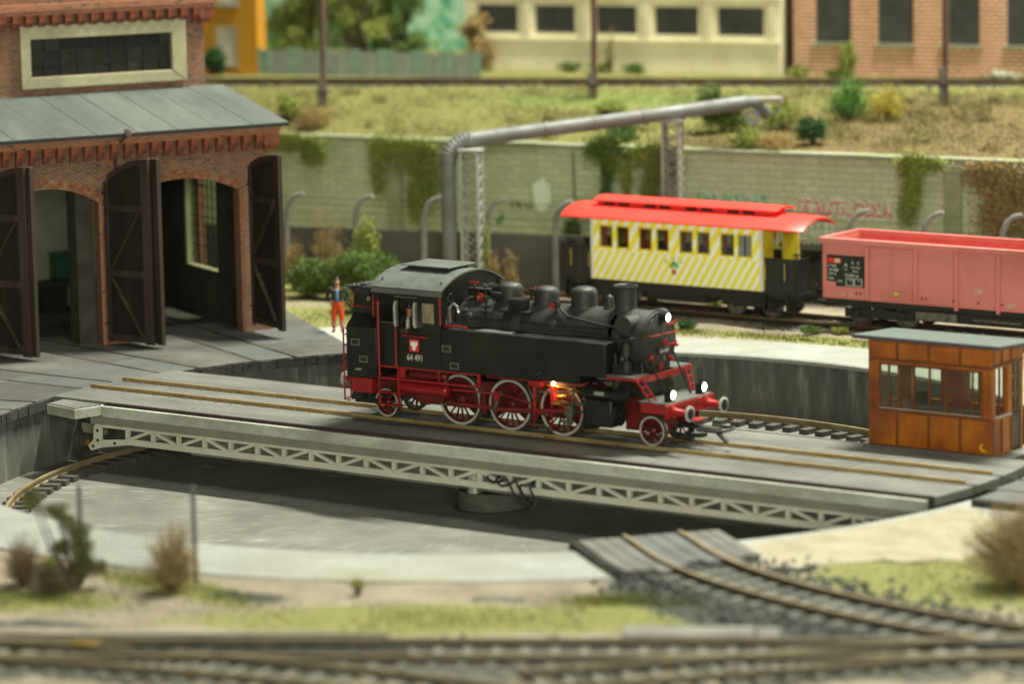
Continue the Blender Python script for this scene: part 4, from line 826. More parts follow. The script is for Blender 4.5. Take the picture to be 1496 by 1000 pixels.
    # running-board brackets and valance
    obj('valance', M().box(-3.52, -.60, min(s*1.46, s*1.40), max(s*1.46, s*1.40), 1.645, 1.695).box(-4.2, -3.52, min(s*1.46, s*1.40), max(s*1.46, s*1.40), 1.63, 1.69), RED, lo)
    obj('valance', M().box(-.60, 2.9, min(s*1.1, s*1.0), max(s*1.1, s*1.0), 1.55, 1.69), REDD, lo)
    obj('bracket', M().prism([(-3.52, 1.64), (-3.20, 1.64), (-3.28, 1.55), (-3.30, 1.36), (-3.52, 1.36)], 'y', s*1.43-.025, s*1.43+.025).box(-.66, -.55, s*1.43-.025, s*1.43+.025, 1.30, 1.69).box(-2.08, -2.03, s*1.43-.02, s*1.43+.02, 1.34, 1.64), RED, lo)
    obj('side_bar', M().box(-4.26, -.56, s*1.46-.035, s*1.46+.035, 1.285, 1.345), RED, lo, bevel=.008)
    obj('reach_rod', M().box(-1.62, -.05, s*1.36-.02, s*1.36+.02, 1.13, 1.18).box(-.10, .02, s*1.36-.05, s*1.36+.05, .95, 1.22), RED, lo)
    obj('air_tank', M().lathe([(.01, 0), (.12, .01), (.17, .06), (.17, 1.76), (.12, 1.81), (.01, 1.82)], (-3.74, s*1.15, 1.04), (1, 0, 0), 24), RED, lo)
    obj('air_tank', M().lathe([(.01, 0), (.10, .01), (.14, .06), (.14, 1.3), (.10, 1.35), (.01, 1.36)], (-3.45, s*.95, 1.42), (1, 0, 0), 24), REDD, lo)
    obj('drain_box', M().prism([(-3.35, .86), (-2.2, .86), (-2.3, .62), (-2.9, .52), (-3.25, .6)], 'y', s*.80-.16, s*.80+.16), REDD, lo, bevel=.02)
    obj('rear_box', M().box(-5.28, -4.56, s*1.30-.14, s*1.30+.14, .80, 1.24), RED, lo, bevel=.012)
    # cab steps
    st = obj('cab_steps', M().box(-4.25, -4.20, s*1.46-.03, s*1.46+.03, .47, 1.30).box(-3.53, -3.48, s*1.46-.03, s*1.46+.03, .47, 1.66), RED, lo)
    for z in (.86, .49): obj('tread_plate', M().box(-4.26, -3.44, s*1.36-.12, s*1.36+.12, z, z+.04), RED, st, bevel=.005)
    # rear ladder
    ll = obj('rear_ladder', M().tube([(-5.46, s*1.38, 2.66), (-5.60, s*1.38, 2.70), (-5.60, s*1.38, .52), (-5.40, s*1.38, .52)], .026, 8).tube([(-5.46, s*1.08, 2.66), (-5.60, s*1.08, 2.70), (-5.60, s*1.08, .52)], .026, 8), RED, lo)
    for z in (.55, .87, 1.19, 1.51, 1.83, 2.15, 2.47): obj('rung', M().tube([(-5.60, s*1.38, z), (-5.60, s*1.08, z)], .02, 6), RED, ll)
obj('rear_beam', M().box(-5.46, -5.40, -1.25, 1.25, .80, 1.24), RED, lo, bevel=.01)
obj('rear_lamp', M().lathe([(.01, -.1), (.08, -.08), (.10, .02), (.08, .03), (.01, .02)], (-4.75, -1.22, 3.58), (-1, -.3, 0), 16), STEEL, lo)
# lamp in the valve gear
gl = obj('gear_lamp', M().lathe([(.005, -.05), (.04, -.04), (.055, 0), (.04, .03), (.005, .05)], (1.86, -1.20, 1.60), n=14), GLOWL, lo)
for (p, e) in (((1.86, -1.34, 1.50), 9), ((2.0, -1.0, 1.25), 6)):
    l_ = bpy.data.lights.new('gear_bulb', 'POINT'); l_.energy = e; l_.color = (1, .55, .16); l_.shadow_soft_size = .05; o = bpy.data.objects.new('gear_bulb', l_); C.objects.link(o); o.parent = gl; o.location = p
obj('oil_cups', M().cyl((1.95, -1.16, 1.22), (2.3, -1.16, 1.26), .05).cyl((1.6, -1.14, 1.52), (2.6, -1.14, 1.50), .03).cyl((1.8, -1.18, 1.0), (2.1, -1.18, 1.02), .035), BRASS, lo)

# ------------------------------------------------------------------ engine shed
sh = thing('engine_shed', 'red brick engine shed with arched doorways, corbelled eaves and grey lean-to roof', 'engine shed', (-21.83, 6.34, 0), R(63.5))
holes = [(.75, 4.85, 5.33, 4.80), (-4.0, -.30, 5.30, 4.72), (-9.0, -5.0, 5.30, 4.75)]
mb = M().wall(-11, 6.0, -.4, 6.68, [(a, b, -.5, c) for a, b, c, d in holes], 0, .45)
for a, b, c, d in holes:
    cx = (a+b)/2; hw_ = (b-a)/2; n = 20
    zf = lambda x: d+(c-d)*math.sqrt(max(1-((x-cx)/hw_)**2, 0))**1.0 if False else d+(c-d)*(1-((x-cx)/hw_)**2)
    for i in range(n):
        x0 = a+(b-a)*i/n; x1 = a+(b-a)*(i+1)/n; mb.prism([(x0, zf(x0)), (x1, zf(x1)), (x1, c+.001), (x0, c+.001)], 'y', 0.0005, .4495)
wl = obj('front_wall', mb, BRICK, sh)
for a, b, c, d in holes:
    cx = (a+b)/2; hw_ = (b-a)/2; zf = lambda x: d+(c-d)*(1-((x-cx)/hw_)**2); arc = M(); n = 46
    for i in range(n):
        x = a-.06+(b-a+.12)*(i+.5)/n; sl = -2*(c-d)*(x-cx)/hw_**2; nx, nz = -sl, 1; l = math.hypot(nx, nz); nx /= l; nz /= l; z = zf(min(max(x, a), b))
        for k in range(2):
            p = (x+nx*(k*.155), -.0, z+nz*(k*.155)); q_ = (x+nx*(k*.155+.145), -.0, z+nz*(k*.155+.145)); yy = -.03-random.uniform(0, .012)
            arc.bar((p[0], yy+.04, p[2]), (q_[0], yy+.04, q_[2]), .078, .09, up=(0, 1, 0))
    obj('arch_ring', arc, ARCB, wl, kind='stuff')
    for sx, x in ((1, a), (-1, b)): obj('door_jamb', M().box(min(x, x-sx*.11), max(x, x-sx*.11), -.055, .0, -.16, d-.02), BRICKO, wl)
for x in (-.12, .51): obj('pier_strip', M().box(x-.1, x+.1, -.06, 0, 5.9, 6.3), BRICK, wl)
ebm = mkmesh('corbel', M().box(-.13, .13, -.33, 0, .17, .42).box(-.125, .125, -.20, 0, .0, .168).box(-.12, .12, -.10, 0, -.12, -.002), CORB)
x = -10.8
while x < 5.9:
    o = obj('corbel', ebm, CORB, sh, loc=(x, 0, 6.26)); x += .482
    o.scale = (1, 1, 1)
obj('cornice', M().box(-11, 6.30, -.34, .45, 6.68, 6.80).box(-11, 6.34, -.39, .45, 6.805, 6.93), BRICKO, sh)
obj('corner_corbel', M().box(5.74, 6.28, -.34, .45, 6.30, 6.68).box(5.80, 6.18, -.22, .4, 6.12, 6.30), CORB, sh)
# lean-to roof
def sheet(x0, x1, g=.012, dz=0): 
    ya, za, yb_, zb_ = -.46, 7.05, 5.2, 7.97
    return M().add([(x0+g, ya, za+dz), (x1-g, ya, za+dz), (x1-g, yb_, zb_+dz), (x0+g, yb_, zb_+dz), (x0+g, ya, za-.06), (x1-g, ya, za-.06), (x1-g, yb_, zb_-.06), (x0+g, yb_, zb_-.06)], [(0, 1, 2, 3), (7, 6, 5, 4), (0, 4, 5, 1), (1, 5, 6, 2), (2, 6, 7, 3), (3, 7, 4, 0)])
x = -11.0; edges = [-11, -9.4, -7.9, -6.3, -4.8, -3.35, -1.9, -.4, 1.05, 2.5, 3.9, 5.25, 6.62]
for a, b in zip(edges, edges[1:]): obj('roof_sheet', sheet(a, b, dz=random.uniform(0, .012)), ROOFG, sh)
obj('roof_board', sheet(-11, 6.6, 0, -.02-.02), CABE, sh, loc=(0, 0, -.035))
obj('eave_board', M().box(-11, 6.63, -.475, -.45, 6.93, 7.03), flatm('eave_black', (.02, .022, .022), .5), sh)
# tall part
mb = M().wall(-11, 5.95, 7.5, 12.6, [(-.64, 4.64, 8.62, 9.92)], 5.2, 5.6); obj('upper_wall', mb, BRICK, sh)
for x in (-1.35, 5.9): pass
wf = obj('stone_window_frame', M().box(-1.0, 5.18, 5.02, 5.2, 9.93, 10.40), STONE, sh, bevel=.03); obj('stone_sill', M().box(-1.0, 5.18, 5.02, 5.2, 8.21, 8.61), STONE, wf, bevel=.03)
obj('frame_side', M().prism([(-1.0, 8.215), (-.64, 8.60), (-.64, 9.94), (-1.0, 10.395)], 'y', 5.0, 5.2), STONE, wf, bevel=.02); obj('frame_side', M().prism([(5.18, 8.215), (4.64, 8.60), (4.64, 9.94), (5.18, 10.395)], 'y', 5.0, 5.2), STONE, wf, bevel=.02)
mb = M(); cw = 5.28/8.6
for i in range(9): mb.box(-.64+i*cw-.02, -.64+i*cw+.02, 5.24, 5.29, 8.62, 9.92)
for k in (1, 2): mb.box(-.64, 4.64, 5.245, 5.285, 8.62+k*.433-.02, 8.62+k*.433+.02)
obj('glazing_bars', mb, BLKD, wf)
for i in range(9):
    for k in range(3):
        x0 = -.64+i*cw+.02; x1 = min(x0+cw-.04, 4.64); t1, t2 = random.uniform(-.02, .02), random.uniform(-.02, .02); z0 = 8.62+k*.433+.02; z1 = z0+.393
        obj('pane', M().add([(x0, 5.30+t1, z0), (x1, 5.30+t2, z0), (x1, 5.30-t1, z1), (x0, 5.30-t2, z1)], [(0, 1, 2, 3)]), DGLASS, wf)
x = -10.8
while x < 5.9: obj('corbel', ebm, CORB, sh, loc=(x, 5.2, 10.36)); x += .482
obj('upper_cornice', M().box(-11, 6.25, 4.86, 5.6, 10.78, 10.92).box(-11, 6.30, 4.80, 5.6, 10.925, 11.15), BRICKO, sh)
obj('corner_corbel', M().box(5.70, 6.22, 4.88, 5.6, 10.40, 10.775).box(5.76, 6.12, 5.0, 5.6, 10.2, 10.40), CORB, sh)
# side and inner walls
mb = M(); 
for (y0, y1, z0, z1) in ((.45, 3.6, -.4, 7.0), (6.6, 14, -.4, 7.0), (3.6, 6.6, -.4, 1.43), (3.6, 6.6, 4.72, 7.0), (5.6, 14, 7.0, 12.6)): mb.box(5.58, 5.98, y0, y1, z0, z1)
obj('side_wall', mb, BRICK, sh)
mb = M()
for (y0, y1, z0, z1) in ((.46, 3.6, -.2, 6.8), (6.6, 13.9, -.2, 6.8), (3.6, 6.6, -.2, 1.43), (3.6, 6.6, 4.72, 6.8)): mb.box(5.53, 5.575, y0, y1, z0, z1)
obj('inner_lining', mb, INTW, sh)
sw = obj('side_window', M().box(5.70, 5.78, 3.6, 3.68, 1.43, 4.72).box(5.58, 5.97, 6.50, 6.59, 1.43, 4.72).box(5.55, 5.78, 3.6, 6.6, 1.38, 1.47), STONE, sh)
mb = M()
for k in range(1, 7): mb.box(5.73, 5.75, 3.6+k*.43-.025, 3.6+k*.43+.025, 1.47, 4.72)
for k in range(1, 9): mb.box(5.735, 5.745, 3.6, 6.6, 1.47+k*.361-.012, 1.47+k*.361+.012)
obj('window_bars', mb, BLKD, sw); obj('window_pane', M().box(5.736, 5.744, 3.6, 6.5, 1.47, 4.72), GLASS, sw)
obj('reflection_block', M().box(6.0, 6.25, 6.35, 6.95, -.4, 6.2), BRICKO, sh)  # added brick block; its brown stands in for a reflection at the window
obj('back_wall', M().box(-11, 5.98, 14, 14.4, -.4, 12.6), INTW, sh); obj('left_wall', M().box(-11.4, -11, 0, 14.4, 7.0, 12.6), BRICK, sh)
obj('flat_roof', M().box(-11.4, 6.3, 5.0, 14.6, 12.6, 12.8), ROOFG, sh)
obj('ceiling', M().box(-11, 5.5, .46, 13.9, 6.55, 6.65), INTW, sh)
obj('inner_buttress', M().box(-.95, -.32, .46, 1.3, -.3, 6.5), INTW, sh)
obj('back_lining', M().box(-11, 3.3, 9.5, 9.7, -.3, 6.5), INTG, sh)
t = thing('metal_box', 'green metal box on the workbench seen through the left shed doorway', 'box', (-21.83, 6.34, 0), R(63.5)); GC = pm('cabinet_green', (.03, .14, .09), (.02, .10, .06), 3, .5)
obj('body', M().box(1.3, 2.4, 8.45, 9.2, .96, 1.85), GC, t, bevel=.03); obj('door', M().box(1.34, 1.83, 8.42, 8.45, 1.0, 1.8), GC, t, bevel=.01); obj('door', M().box(1.87, 2.36, 8.42, 8.45, 1.0, 1.8), GC, t, bevel=.01); obj('lid', M().box(1.27, 2.43, 8.42, 9.23, 1.855, 1.90), GC, t)
t = thing('workbench', 'dark workbench with drawers deep inside the shed under the green box', 'workbench', (-21.83, 6.34, 0), R(63.5))
obj('top', M().box(.6, 3.0, 8.0, 9.0, .85, .95), WOODL, t); obj('drawer_unit', M().box(.7, 1.5, 8.1, 8.9, -.15, .85), WOODD, t); obj('drawer_unit', M().box(2.1, 2.9, 8.1, 8.9, -.15, .85), WOODD, t)
dp = obj('downpipe', M().tube([(.34, -.12, 5.0), (.34, -.12, 6.55), (.42, -.30, 6.72), (.62, -.52, 6.95)], .055, 10), pm('downpipe_rust', (.10, .05, .03), (.06, .035, .025), 4, .6), sh)
obj('rain_outlet', M().lathe([(.01, -.14), (.08, -.12), (.13, 0), (.13, .12), (.10, .14)], (.66, -.55, 7.06), n=16), pm('outlet_zinc', (.14, .12, .10), (.22, .21, .19), 5, .5), dp)
# door leaves
def leaf(hx, hy, ang, wd, zo, face, z0=-.02, zh=5.45):
    d = obj('door_leaf', M().box(0, .17, face*.0-.06, .06, z0, zh), WOODL, sh, loc=(hx, hy, 0), rz=R(ang), bevel=.012)
    def top(x): return zh+(zo-zh)*math.sin(min(x/wd, 1)*PI/2)**.75
    st = wd-.34
    obj('stile', M().prism([(st, z0), (wd, z0), (wd, zo), (st, top(st))], 'y', -.075, .075), WOODL, d, bevel=.012)
    pts = [(.17+(st-.17)*i/10, top(.17+(st-.17)*i/10)) for i in range(11)]; obj('arched_rail', M().prism(pts+[(x, z-.20) for x, z in pts[::-1]], 'y', -.06, .06), WOODL, d)
    f = face; ya, yb_ = sorted((f*.02, f*.085)); H = zo-z0
    for zr in (z0+.06, z0+.36*H, z0+.71*H): obj('rail', M().box(.17, st, ya, yb_, zr, zr+.23), WOODL, d, bevel=.01)
    yy = f*.055
    obj('brace', M().bar((.28, yy, z0+.36*H+.22), (st-.08, yy, z0+.71*H-.02), .09, .20, up=(0, 1, 0)), WOODL, d, bevel=.01)
    obj('brace', M().bar((.28, yy, z0+.36*H-.02), (st-.08, yy, z0+.28), .09, .20, up=(0, 1, 0)), WOODL, d, bevel=.01)
    n = 7; pw = (st-.17)/n
    for i in range(n):
        x0 = .17+i*pw; obj('plank', M().prism([(x0+.006, z0+.05), (x0+pw-.006, z0+.05), (x0+pw-.006, top(x0+pw)-.1), (x0+.006, top(x0)-.1)], 'y', -.02, .018+random.uniform(-.004, .004)), WOODD, d)
    for zr in (z0+.6, z0+.8*H): obj('hinge', M().box(-.06, .5, yb_ if f > 0 else ya-.015, (yb_ if f > 0 else ya-.015)+.015, zr, zr+.07), BLKD, d)
leaf(-.12, -.14, -60.5, 1.95, 6.28, -1); leaf(.66, -.14, -77, 1.95, 6.28, 1); leaf(5.22, -.12, -86, 2.25, 6.15, -1, z0=.12, zh=5.62)
leaf(-4.52, -.14, -60.5, 2.0, 6.30, -1); leaf(-3.98, -.14, -72, 1.98, 6.30, 1)

# ------------------------------------------------------------------ people
def skin(name, joints, edges, mat, parent, sub=2, smooth=True, **k):
    me = bpy.data.meshes.new(name); names = list(joints); me.from_pydata([joints[n][0] for n in names], [(names.index(a), names.index(b)) for a, b in edges], []); me.materials.append(mat)
    o = bpy.data.objects.new(name, me); C.objects.link(o); o.parent = parent; sk = o.modifiers.new('skin', 'SKIN'); sk.use_smooth_shade = True
    sv = me.skin_vertices[0].data
    for i, n in enumerate(names): r = joints[n][1]; sv[i].radius = (r, r) if not isinstance(r, tuple) else r
    sv[0].use_root = True
    s = o.modifiers.new('sub', 'SUBSURF'); s.levels = sub; s.render_levels = sub; return setp(o, **k)
def chain(*a): return list(zip(a, a[1:]))
def person(name_label, loc, rz, arms, trouser, jacket, shirt, group=None, h=1.0):
    t = thing('person', name_label, 'person', loc, rz, group)      # faces local -y
    J = {'pel': ((0, 0, .93), (.13, .10)), 'wai': ((0, 0, 1.08), (.125, .09)), 'che': ((0, .01, 1.30), (.155, .105)), 'nk': ((0, .015, 1.48), .058), 'hd': ((0, -.0, 1.60), .082), 'tp': ((0, .0, 1.70), .085)}
    E_ = chain('pel', 'wai', 'che', 'nk', 'hd', 'tp')
    for s, n in ((-1, 'l'), (1, 'r')):
        J[n+'hip'] = ((s*.095, 0, .86), .088); J[n+'kn'] = ((s*.115, -.02, .48), .062); J[n+'an'] = ((s*.125, .01, .09), .042); J[n+'ft'] = ((s*.14, -.13, .035), .038)
        E_ += chain('pel', n+'hip', n+'kn', n+'an', n+'ft'); sh_, el, wr = arms[n]
        J[n+'sh'] = ((s*.19, .01, 1.42), .058); J[n+'el'] = (el, .044); J[n+'wr'] = (wr, .030); J[n+'pa'] = (tuple(Vector(wr)+(Vector(wr)-Vector(el)).normalized()*.07), .032)
        E_ += chain('che', n+'sh', n+'el', n+'wr', n+'pa')
    body = skin('body', J, E_, SKIN, t)
    # hands with five fingers
    for s, n in ((-1, 'l'), (1, 'r')):
        pa = Vector(J[n+'pa'][0]); dr_ = (pa-Vector(J[n+'wr'][0])).normalized(); sd = dr_.cross(Vector((0, 1, 0))).normalized(); up = sd.cross(dr_); mb = M()
        for k, L_ in enumerate((.075, .085, .08, .062)):
            b0 = pa+sd*(.033-.022*k)+dr_*.015; mb.tube([b0, b0+dr_*L_*.5+up*-.006, b0+dr_*L_*.85+up*-.03], [.0105, .0095, .007], 6)
        b0 = pa+sd*.035-dr_*.03; mb.tube([b0, b0+sd*.03+dr_*.02, b0+sd*.035+dr_*.06-up*.015], [.012, .011, .008], 6); obj('fingers', mb, SKIN, body)
    # face
    f = M(); f.lathe([(.004, .028), (.010, .012), (.014, -.005), (.006, -.02)], (0, -.092, 1.625), (0, -.3, 1), 8)
    obj('nose', f, SKIN, body); eyes = M()
    for s in (-1, 1): eyes.lathe([(.001, .006), (.009, .003), (.011, 0)], (s*.03, -.082, 1.655), (0, -1, 0), 8)
    obj('eyes', eyes, BLKD, body); obj('mouth', M().box(-.022, .022, -.090, -.080, 1.575, 1.582), WRED, body)
    ea = M()
    for s in (-1, 1): ea.lathe([(.001, .014), (.018, .010), (.022, 0), (.001, -.004)], (s*.085, .01, 1.635), (s, 0, 0), 8)
    obj('ears', ea, SKIN, body)
    skin('hair', {'a': ((0, .035, 1.66), .070), 'b': ((0, .02, 1.735), .078), 'c': ((0, -.045, 1.755), .045)}, chain('a', 'b', 'c'), HAIR, t)
    # clothes
    tj = {'pel': ((0, 0, .95), (.155, .12)), 'top': ((0, 0, 1.06), (.14, .108))}; te = [('pel', 'top')]
    for s, n in ((-1, 'l'), (1, 'r')):
        tj[n+'hip'] = ((s*.10, 0, .84), .112); tj[n+'kn'] = ((s*.125, -.02, .48), .088); tj[n+'an'] = ((s*.135, .01, .13), .074); te += chain('pel', n+'hip', n+'kn', n+'an')
    skin('trousers', tj, te, trouser, t)
    sj = {'a': ((0, -.07, 1.0), (.07, .11)), 'b': ((0, -.075, 1.22), (.07, .11)), 'c': ((0, -.05, 1.42), (.05, .085))}; skin('shirt', sj, chain('a', 'b', 'c'), shirt, t)
    jj = {'a': ((0, .01, .97), (.185, .135)), 'b': ((0, .01, 1.15), (.175, .13)), 'c': ((0, .01, 1.36), (.20, .135))}; je = chain('a', 'b', 'c')
    for s, n in ((-1, 'l'), (1, 'r')):
        sh_, el, wr = arms[n]; jj[n+'d'] = ((s*.21, .01, 1.42), .072); jj[n+'e'] = (el, .062); jj[n+'f'] = (tuple(Vector(wr)*.93+Vector(el)*.07), .048); je += chain('c', n+'d', n+'e', n+'f')
    skin('jacket', jj, je, jacket, t)
    for s in (-1, 1):
        for z in (.26, .36): obj('reflective_band', M().lathe([(.082, -.022), (.088, 0), (.082, .022)], (s*.131, -.003, z), n=16), REFL, t)
        skin('boot', {'a': ((s*.132, .02, .11), .055), 'b': ((s*.135, .01, .045), .05), 'c': ((s*.15, -.15, .04), .042)}, chain('a', 'b', 'c'), BLKD, t)
    return t
arms = {'l': (0, (-.34, .10, 1.17), (-.22, -.03, .98)), 'r': (0, (.33, .12, 1.18), (.20, .0, .99))}
ppl = person('man in orange work trousers and open dark jacket standing by the shed', (-16.75, 12.3, -.17), R(30), arms, ORNG, JACK, SHIRT); ppl.scale = (1.10, 1.06, 1.07)
arms = {'l': (0, (-.27, -.14, 1.16), (-.10, -.32, 1.10)), 'r': (0, (.27, -.12, 1.15), (.16, -.36, 1.12))}
DRV = pm('driver_overall', (.02, .022, .025), (.012, .013, .015), 5, .8)
dv = person('engine driver in dark overall leaning at the open cab window', (-3.32, -1.12, 1.70), R(8), arms, DRV, DRV, REFL)
obj('cap', M().lathe([(.095, 0), (.10, .05), (.085, .09), (.01, .10)], (0, .0, 1.72), n=16).prism([(-.07, -.08), (.07, -.08), (.05, -.16), (-.05, -.16)], 'z', 1.72, 1.735), BLKD, dv)

# ------------------------------------------------------------------ control cabin on the bridge
kb = thing('control_cabin', 'orange brown wooden control cabin with barred windows at the right end of the bridge', 'cabin')
x0, x1, y0, y1 = 9.58, 13.48, 3.4, 5.2
obj('base_plate', M().box(9.2, 14.0, 3.13, 5.6, -.40, -.205), DECK, kb, bevel=.01)
cabt = .10
fw = obj('front_wall', M().wall(x0, x1, -.2, 2.88, [(9.90, 13.14, .92, 2.16)], y0, y0+cabt), CABW, kb)
obj('back_wall', M().wall(x0, x1, -.2, 2.70, [(9.95, 10.9, .95, 2.1), (11.15, 12.1, .95, 2.1), (12.3, 13.1, .95, 2.1)], y1-cabt, y1), CABW, kb)
def yzwall(nm, xa, xb, holes, ztop, par, mt, za=-.2):
    m_ = M().wall(y0+cabt, y1-cabt, za, ztop, holes, 0, 1); vs = [(xa+(xb-xa)*v[1], v[0], v[2]) for v in m_.v]; m2 = M(); m2.add(vs, [f[::-1] for f in m_.f]); return obj(nm, m2, mt, par)
rw = yzwall('side_wall', x1-cabt, x1, [(3.62, 4.32, .93, 2.26), (4.55, 5.08, -.2, 2.35)], 2.80, kb, CABW); yzwall('side_wall', x0, x0+cabt, [(3.7, 4.95, .93, 2.2)], 2.80, kb, CABW)
# battens and panels on the front
xs_b = [9.58, 10.47, 11.48, 12.48, 13.42]
for i in range(4):
    a, b = xs_b[i]+.05, xs_b[i+1]-.05
    obj('wall_panel', M().box(a, b, y0-.014, y0-.001, -.14, .80), CABW, kb, bevel=.004); obj('wall_panel', M().box(a, b, y0-.014, y0-.001, 2.33, 2.80), CABW, kb, bevel=.004)
for x in xs_b[1:4]: obj('batten', M().box(x-.035, x+.035, y0-.035, y0, -.14, .80), CABB, kb, bevel=.004); obj('batten', M().box(x-.035, x+.035, y0-.035, y0, 2.33, 2.80), CABB, kb, bevel=.004)
for x in (9.6, 13.42): obj('corner_post', M().box(x-.05, x+.07, y0-.03, y0+.1, -.19, 2.86), CABW, kb, bevel=.008)
for (za, zb2) in ((-.2, -.13), (.80, .87), (2.26, 2.33)): obj('rail', M().box(x0-.02, x1+.02, y0-.045, y0, za, zb2), CABB, kb, bevel=.004)
wfm = obj('window_frame', M().wall(9.86, 13.18, .88, 2.20, [(9.93, 13.11, .95, 2.14)], y0-.02, y0+.06), CABB, kb)
for x in (10.19, 10.53, 11.0, 11.50, 12.02, 12.50, 12.86): obj('glazing_bar', M().box(x-.028, x+.028, y0-.01, y0+.04, .93, 2.15), CABB, wfm)
for a, b in zip((9.93, 10.19, 10.53, 11.0, 11.50, 12.02, 12.50, 12.86), (10.19, 10.53, 11.0, 11.50, 12.02, 12.50, 12.86, 13.11)): obj('pane', M().box(a+.03, b-.03, y0+.02, y0+.025, .96, 2.13), GLASS, wfm)
obj('sill_light', M().box(9.9, 13.14, y0-.03, y0+.02, .905, .925), FASC, wfm)
for y in (3.45, 3.95, 4.5): obj('batten', M().box(x1, x1+.03, y-.03, y+.03, -.14, .80), CABB, kb); obj('batten', M().box(x1, x1+.03, y-.03, y+.03, 2.38, 2.78), CABB, kb)
for y in (3.85, 4.1): obj('glazing_bar', M().box(x1-.06, x1+.01, y-.02, y+.02, .93, 2.26), CABB, kb)
obj('side_sill', M().box(x1, x1+.06, 3.55, 4.4, .87, .92), FASC, kb); obj('rail', M().box(x1, x1+.035, 3.4, 5.15, 2.30, 2.37), CABB, kb)
dg = obj('door', M().box(x1-.08, x1-.03, 4.56, 5.08, -.15, .9), pm('door_panel_grey', (.10, .085, .06), (.06, .05, .04), 3, .6), kb)
DARKB = pm('door_bar_olive', (.20, .18, .12), (.12, .10, .07), 3, .6)
for z in (.9, 1.4, 1.9, 2.3): obj('door_bar', M().box(x1-.08, x1-.03, 4.56, 5.08, z-.03, z+.03), DARKB, dg)
for y in (4.58, 4.82, 5.05): obj('door_bar', M().box(x1-.08, x1-.03, y-.03, y+.03, .9, 2.35), DARKB, dg)
def rfq(z0a, z0b, xa, xb, ya, yb_, th, mt, nm, dz=0):
    return obj(nm, M().add([(xa, ya, z0a-th), (xb, ya, z0a-th), (xb, yb_, z0b-th), (xa, yb_, z0b-th), (xa, ya, z0a), (xb, ya, z0a), (xb, yb_, z0b), (xa, yb_, z0b)], [(0, 3, 2, 1), (4, 5, 6, 7), (0, 1, 5, 4), (1, 2, 6, 5), (2, 3, 7, 6), (3, 0, 4, 7)]), mt, kb, bevel=.01)
rfq(2.99, 2.86, 9.22, 13.92, 3.0, 5.35, .09, CABE, 'roof_edge'); rfq(3.002, 2.872, 9.23, 13.91, 3.01, 5.34, .012, CABR, 'roof_covering')
obj('floor', M().box(x0+.1, x1-.1, y0+.1, y1-.1, -.19, -.12), WOODD, kb); obj('yellow_mark', M().prism([(13.1, .12), (13.2, .18), (13.16, .02), (13.38, -.06), (13.2, -.08), (13.08, .0)], 'y', y0-.018, y0-.0145), flatm('paint_yellow', (.8, .38, .02), .5), kb)
t = thing('switch_cabinet', 'red switch cabinet standing inside the control cabin', 'cabinet'); obj('body', M().box(11.45, 12.15, 4.1, 4.6, -.12, 2.0), pm('cabinet_red', (.45, .04, .04), (.34, .03, .03), 3, .5), t, bevel=.03)
obj('door', M().box(11.5, 12.1, 4.085, 4.1, .3, 1.9), pm('cabinet_red2', (.42, .035, .035), (.3, .025, .025), 3, .5), t, bevel=.01)
for z in (.9, 1.15, 1.4): obj('gauge', M().lathe([(.01, .03), (.05, .025), (.06, 0)], (11.75, 4.085, z), (0, -1, 0), 12), SILV, t)
t = thing('control_desk', 'dark control desk below the window inside the control cabin', 'desk'); obj('top', M().box(10.9, 12.9, 3.75, 4.3, .72, .95), pm('desk_grey', (.05, .06, .055), (.03, .035, .03), 3, .5), t, bevel=.02)
for x in (10.98, 12.8): obj('leg', M().box(x-.05, x+.05, 3.8, 4.25, -.12, .72), BLKD, t)
t = thing('stool', 'dark stool with low back inside the control cabin', 'stool'); obj('seat', M().box(10.4, 10.85, 4.2, 4.6, .45, .55), BLKD, t, bevel=.02); obj('backrest', M().box(10.4, 10.85, 4.56, 4.6, .55, 1.25), BLKD, t, bevel=.01)
for x in (10.44, 10.81):
    for y in (4.24, 4.56): obj('leg', M().box(x-.02, x+.02, y-.02, y+.02, -.12, .45), BLKD, t)

# ------------------------------------------------------------------ tracks built from rails and sleepers
def offs(pts, d):
    o = []
    for i, p in enumerate(pts):
        a = Vector(pts[max(i-1, 0)]); b = Vector(pts[min(i+1, len(pts)-1)]); t_ = (b-a).normalized(); o.append((p[0]-t_.y*d, p[1]+t_.x*d))
    return o
def railmesh(mb, pts, zt, h=.17, foot=None):
    for (w_, za, zb_) in [q for k_, q in enumerate(((.085, zt-.05, zt), (.05, zt-h+.03, zt-.05), (.15, zt-h, zt-h+.03))) if foot is None or foot == (k_ > 0)]:
        vs = []; n = len(pts); L_, R_ = offs(pts, w_/2), offs(pts, -w_/2)
        for l, r in zip(L_, R_): vs += [(*r, za), (*l, za), (*l, zb_), (*r, zb_)]
        fs = [(i*4+k, i*4+(k+1) % 4, (i+1)*4+(k+1) % 4, (i+1)*4+k) for i in range(n-1) for k in range(4)]+[(0, 3, 2, 1), ((n-1)*4, (n-1)*4+1, (n-1)*4+2, (n-1)*4+3)]
        mb.add(vs, fs)
    return mb
def resample(pts, step):
    out = [pts[0]]; 
    P_ = [Vector(p) for p in pts]; acc = 0
    for a, b in zip(P_, P_[1:]):
        L_ = (b-a).length; n = max(1, round(L_/step))
        for i in range(1, n+1): out.append(tuple(a.lerp(b, i/n)))
    return out
def spline(pts, n=10):
    P_ = [Vector(p) for p in pts]; P_ = [P_[0]*2-P_[1]]+P_+[P_[-1]*2-P_[-2]]; o = []
    for i in range(1, len(P_)-2):
        for k in range(n):
            t = k/n; a, b, c, d = P_[i-1:i+3]; o.append(tuple(.5*((2*b)+(c-a)*t+(2*a-5*b+4*c-d)*t*t+(3*b-3*c+d-a)*t**3)))
    o.append(tuple(P_[-2])); return o
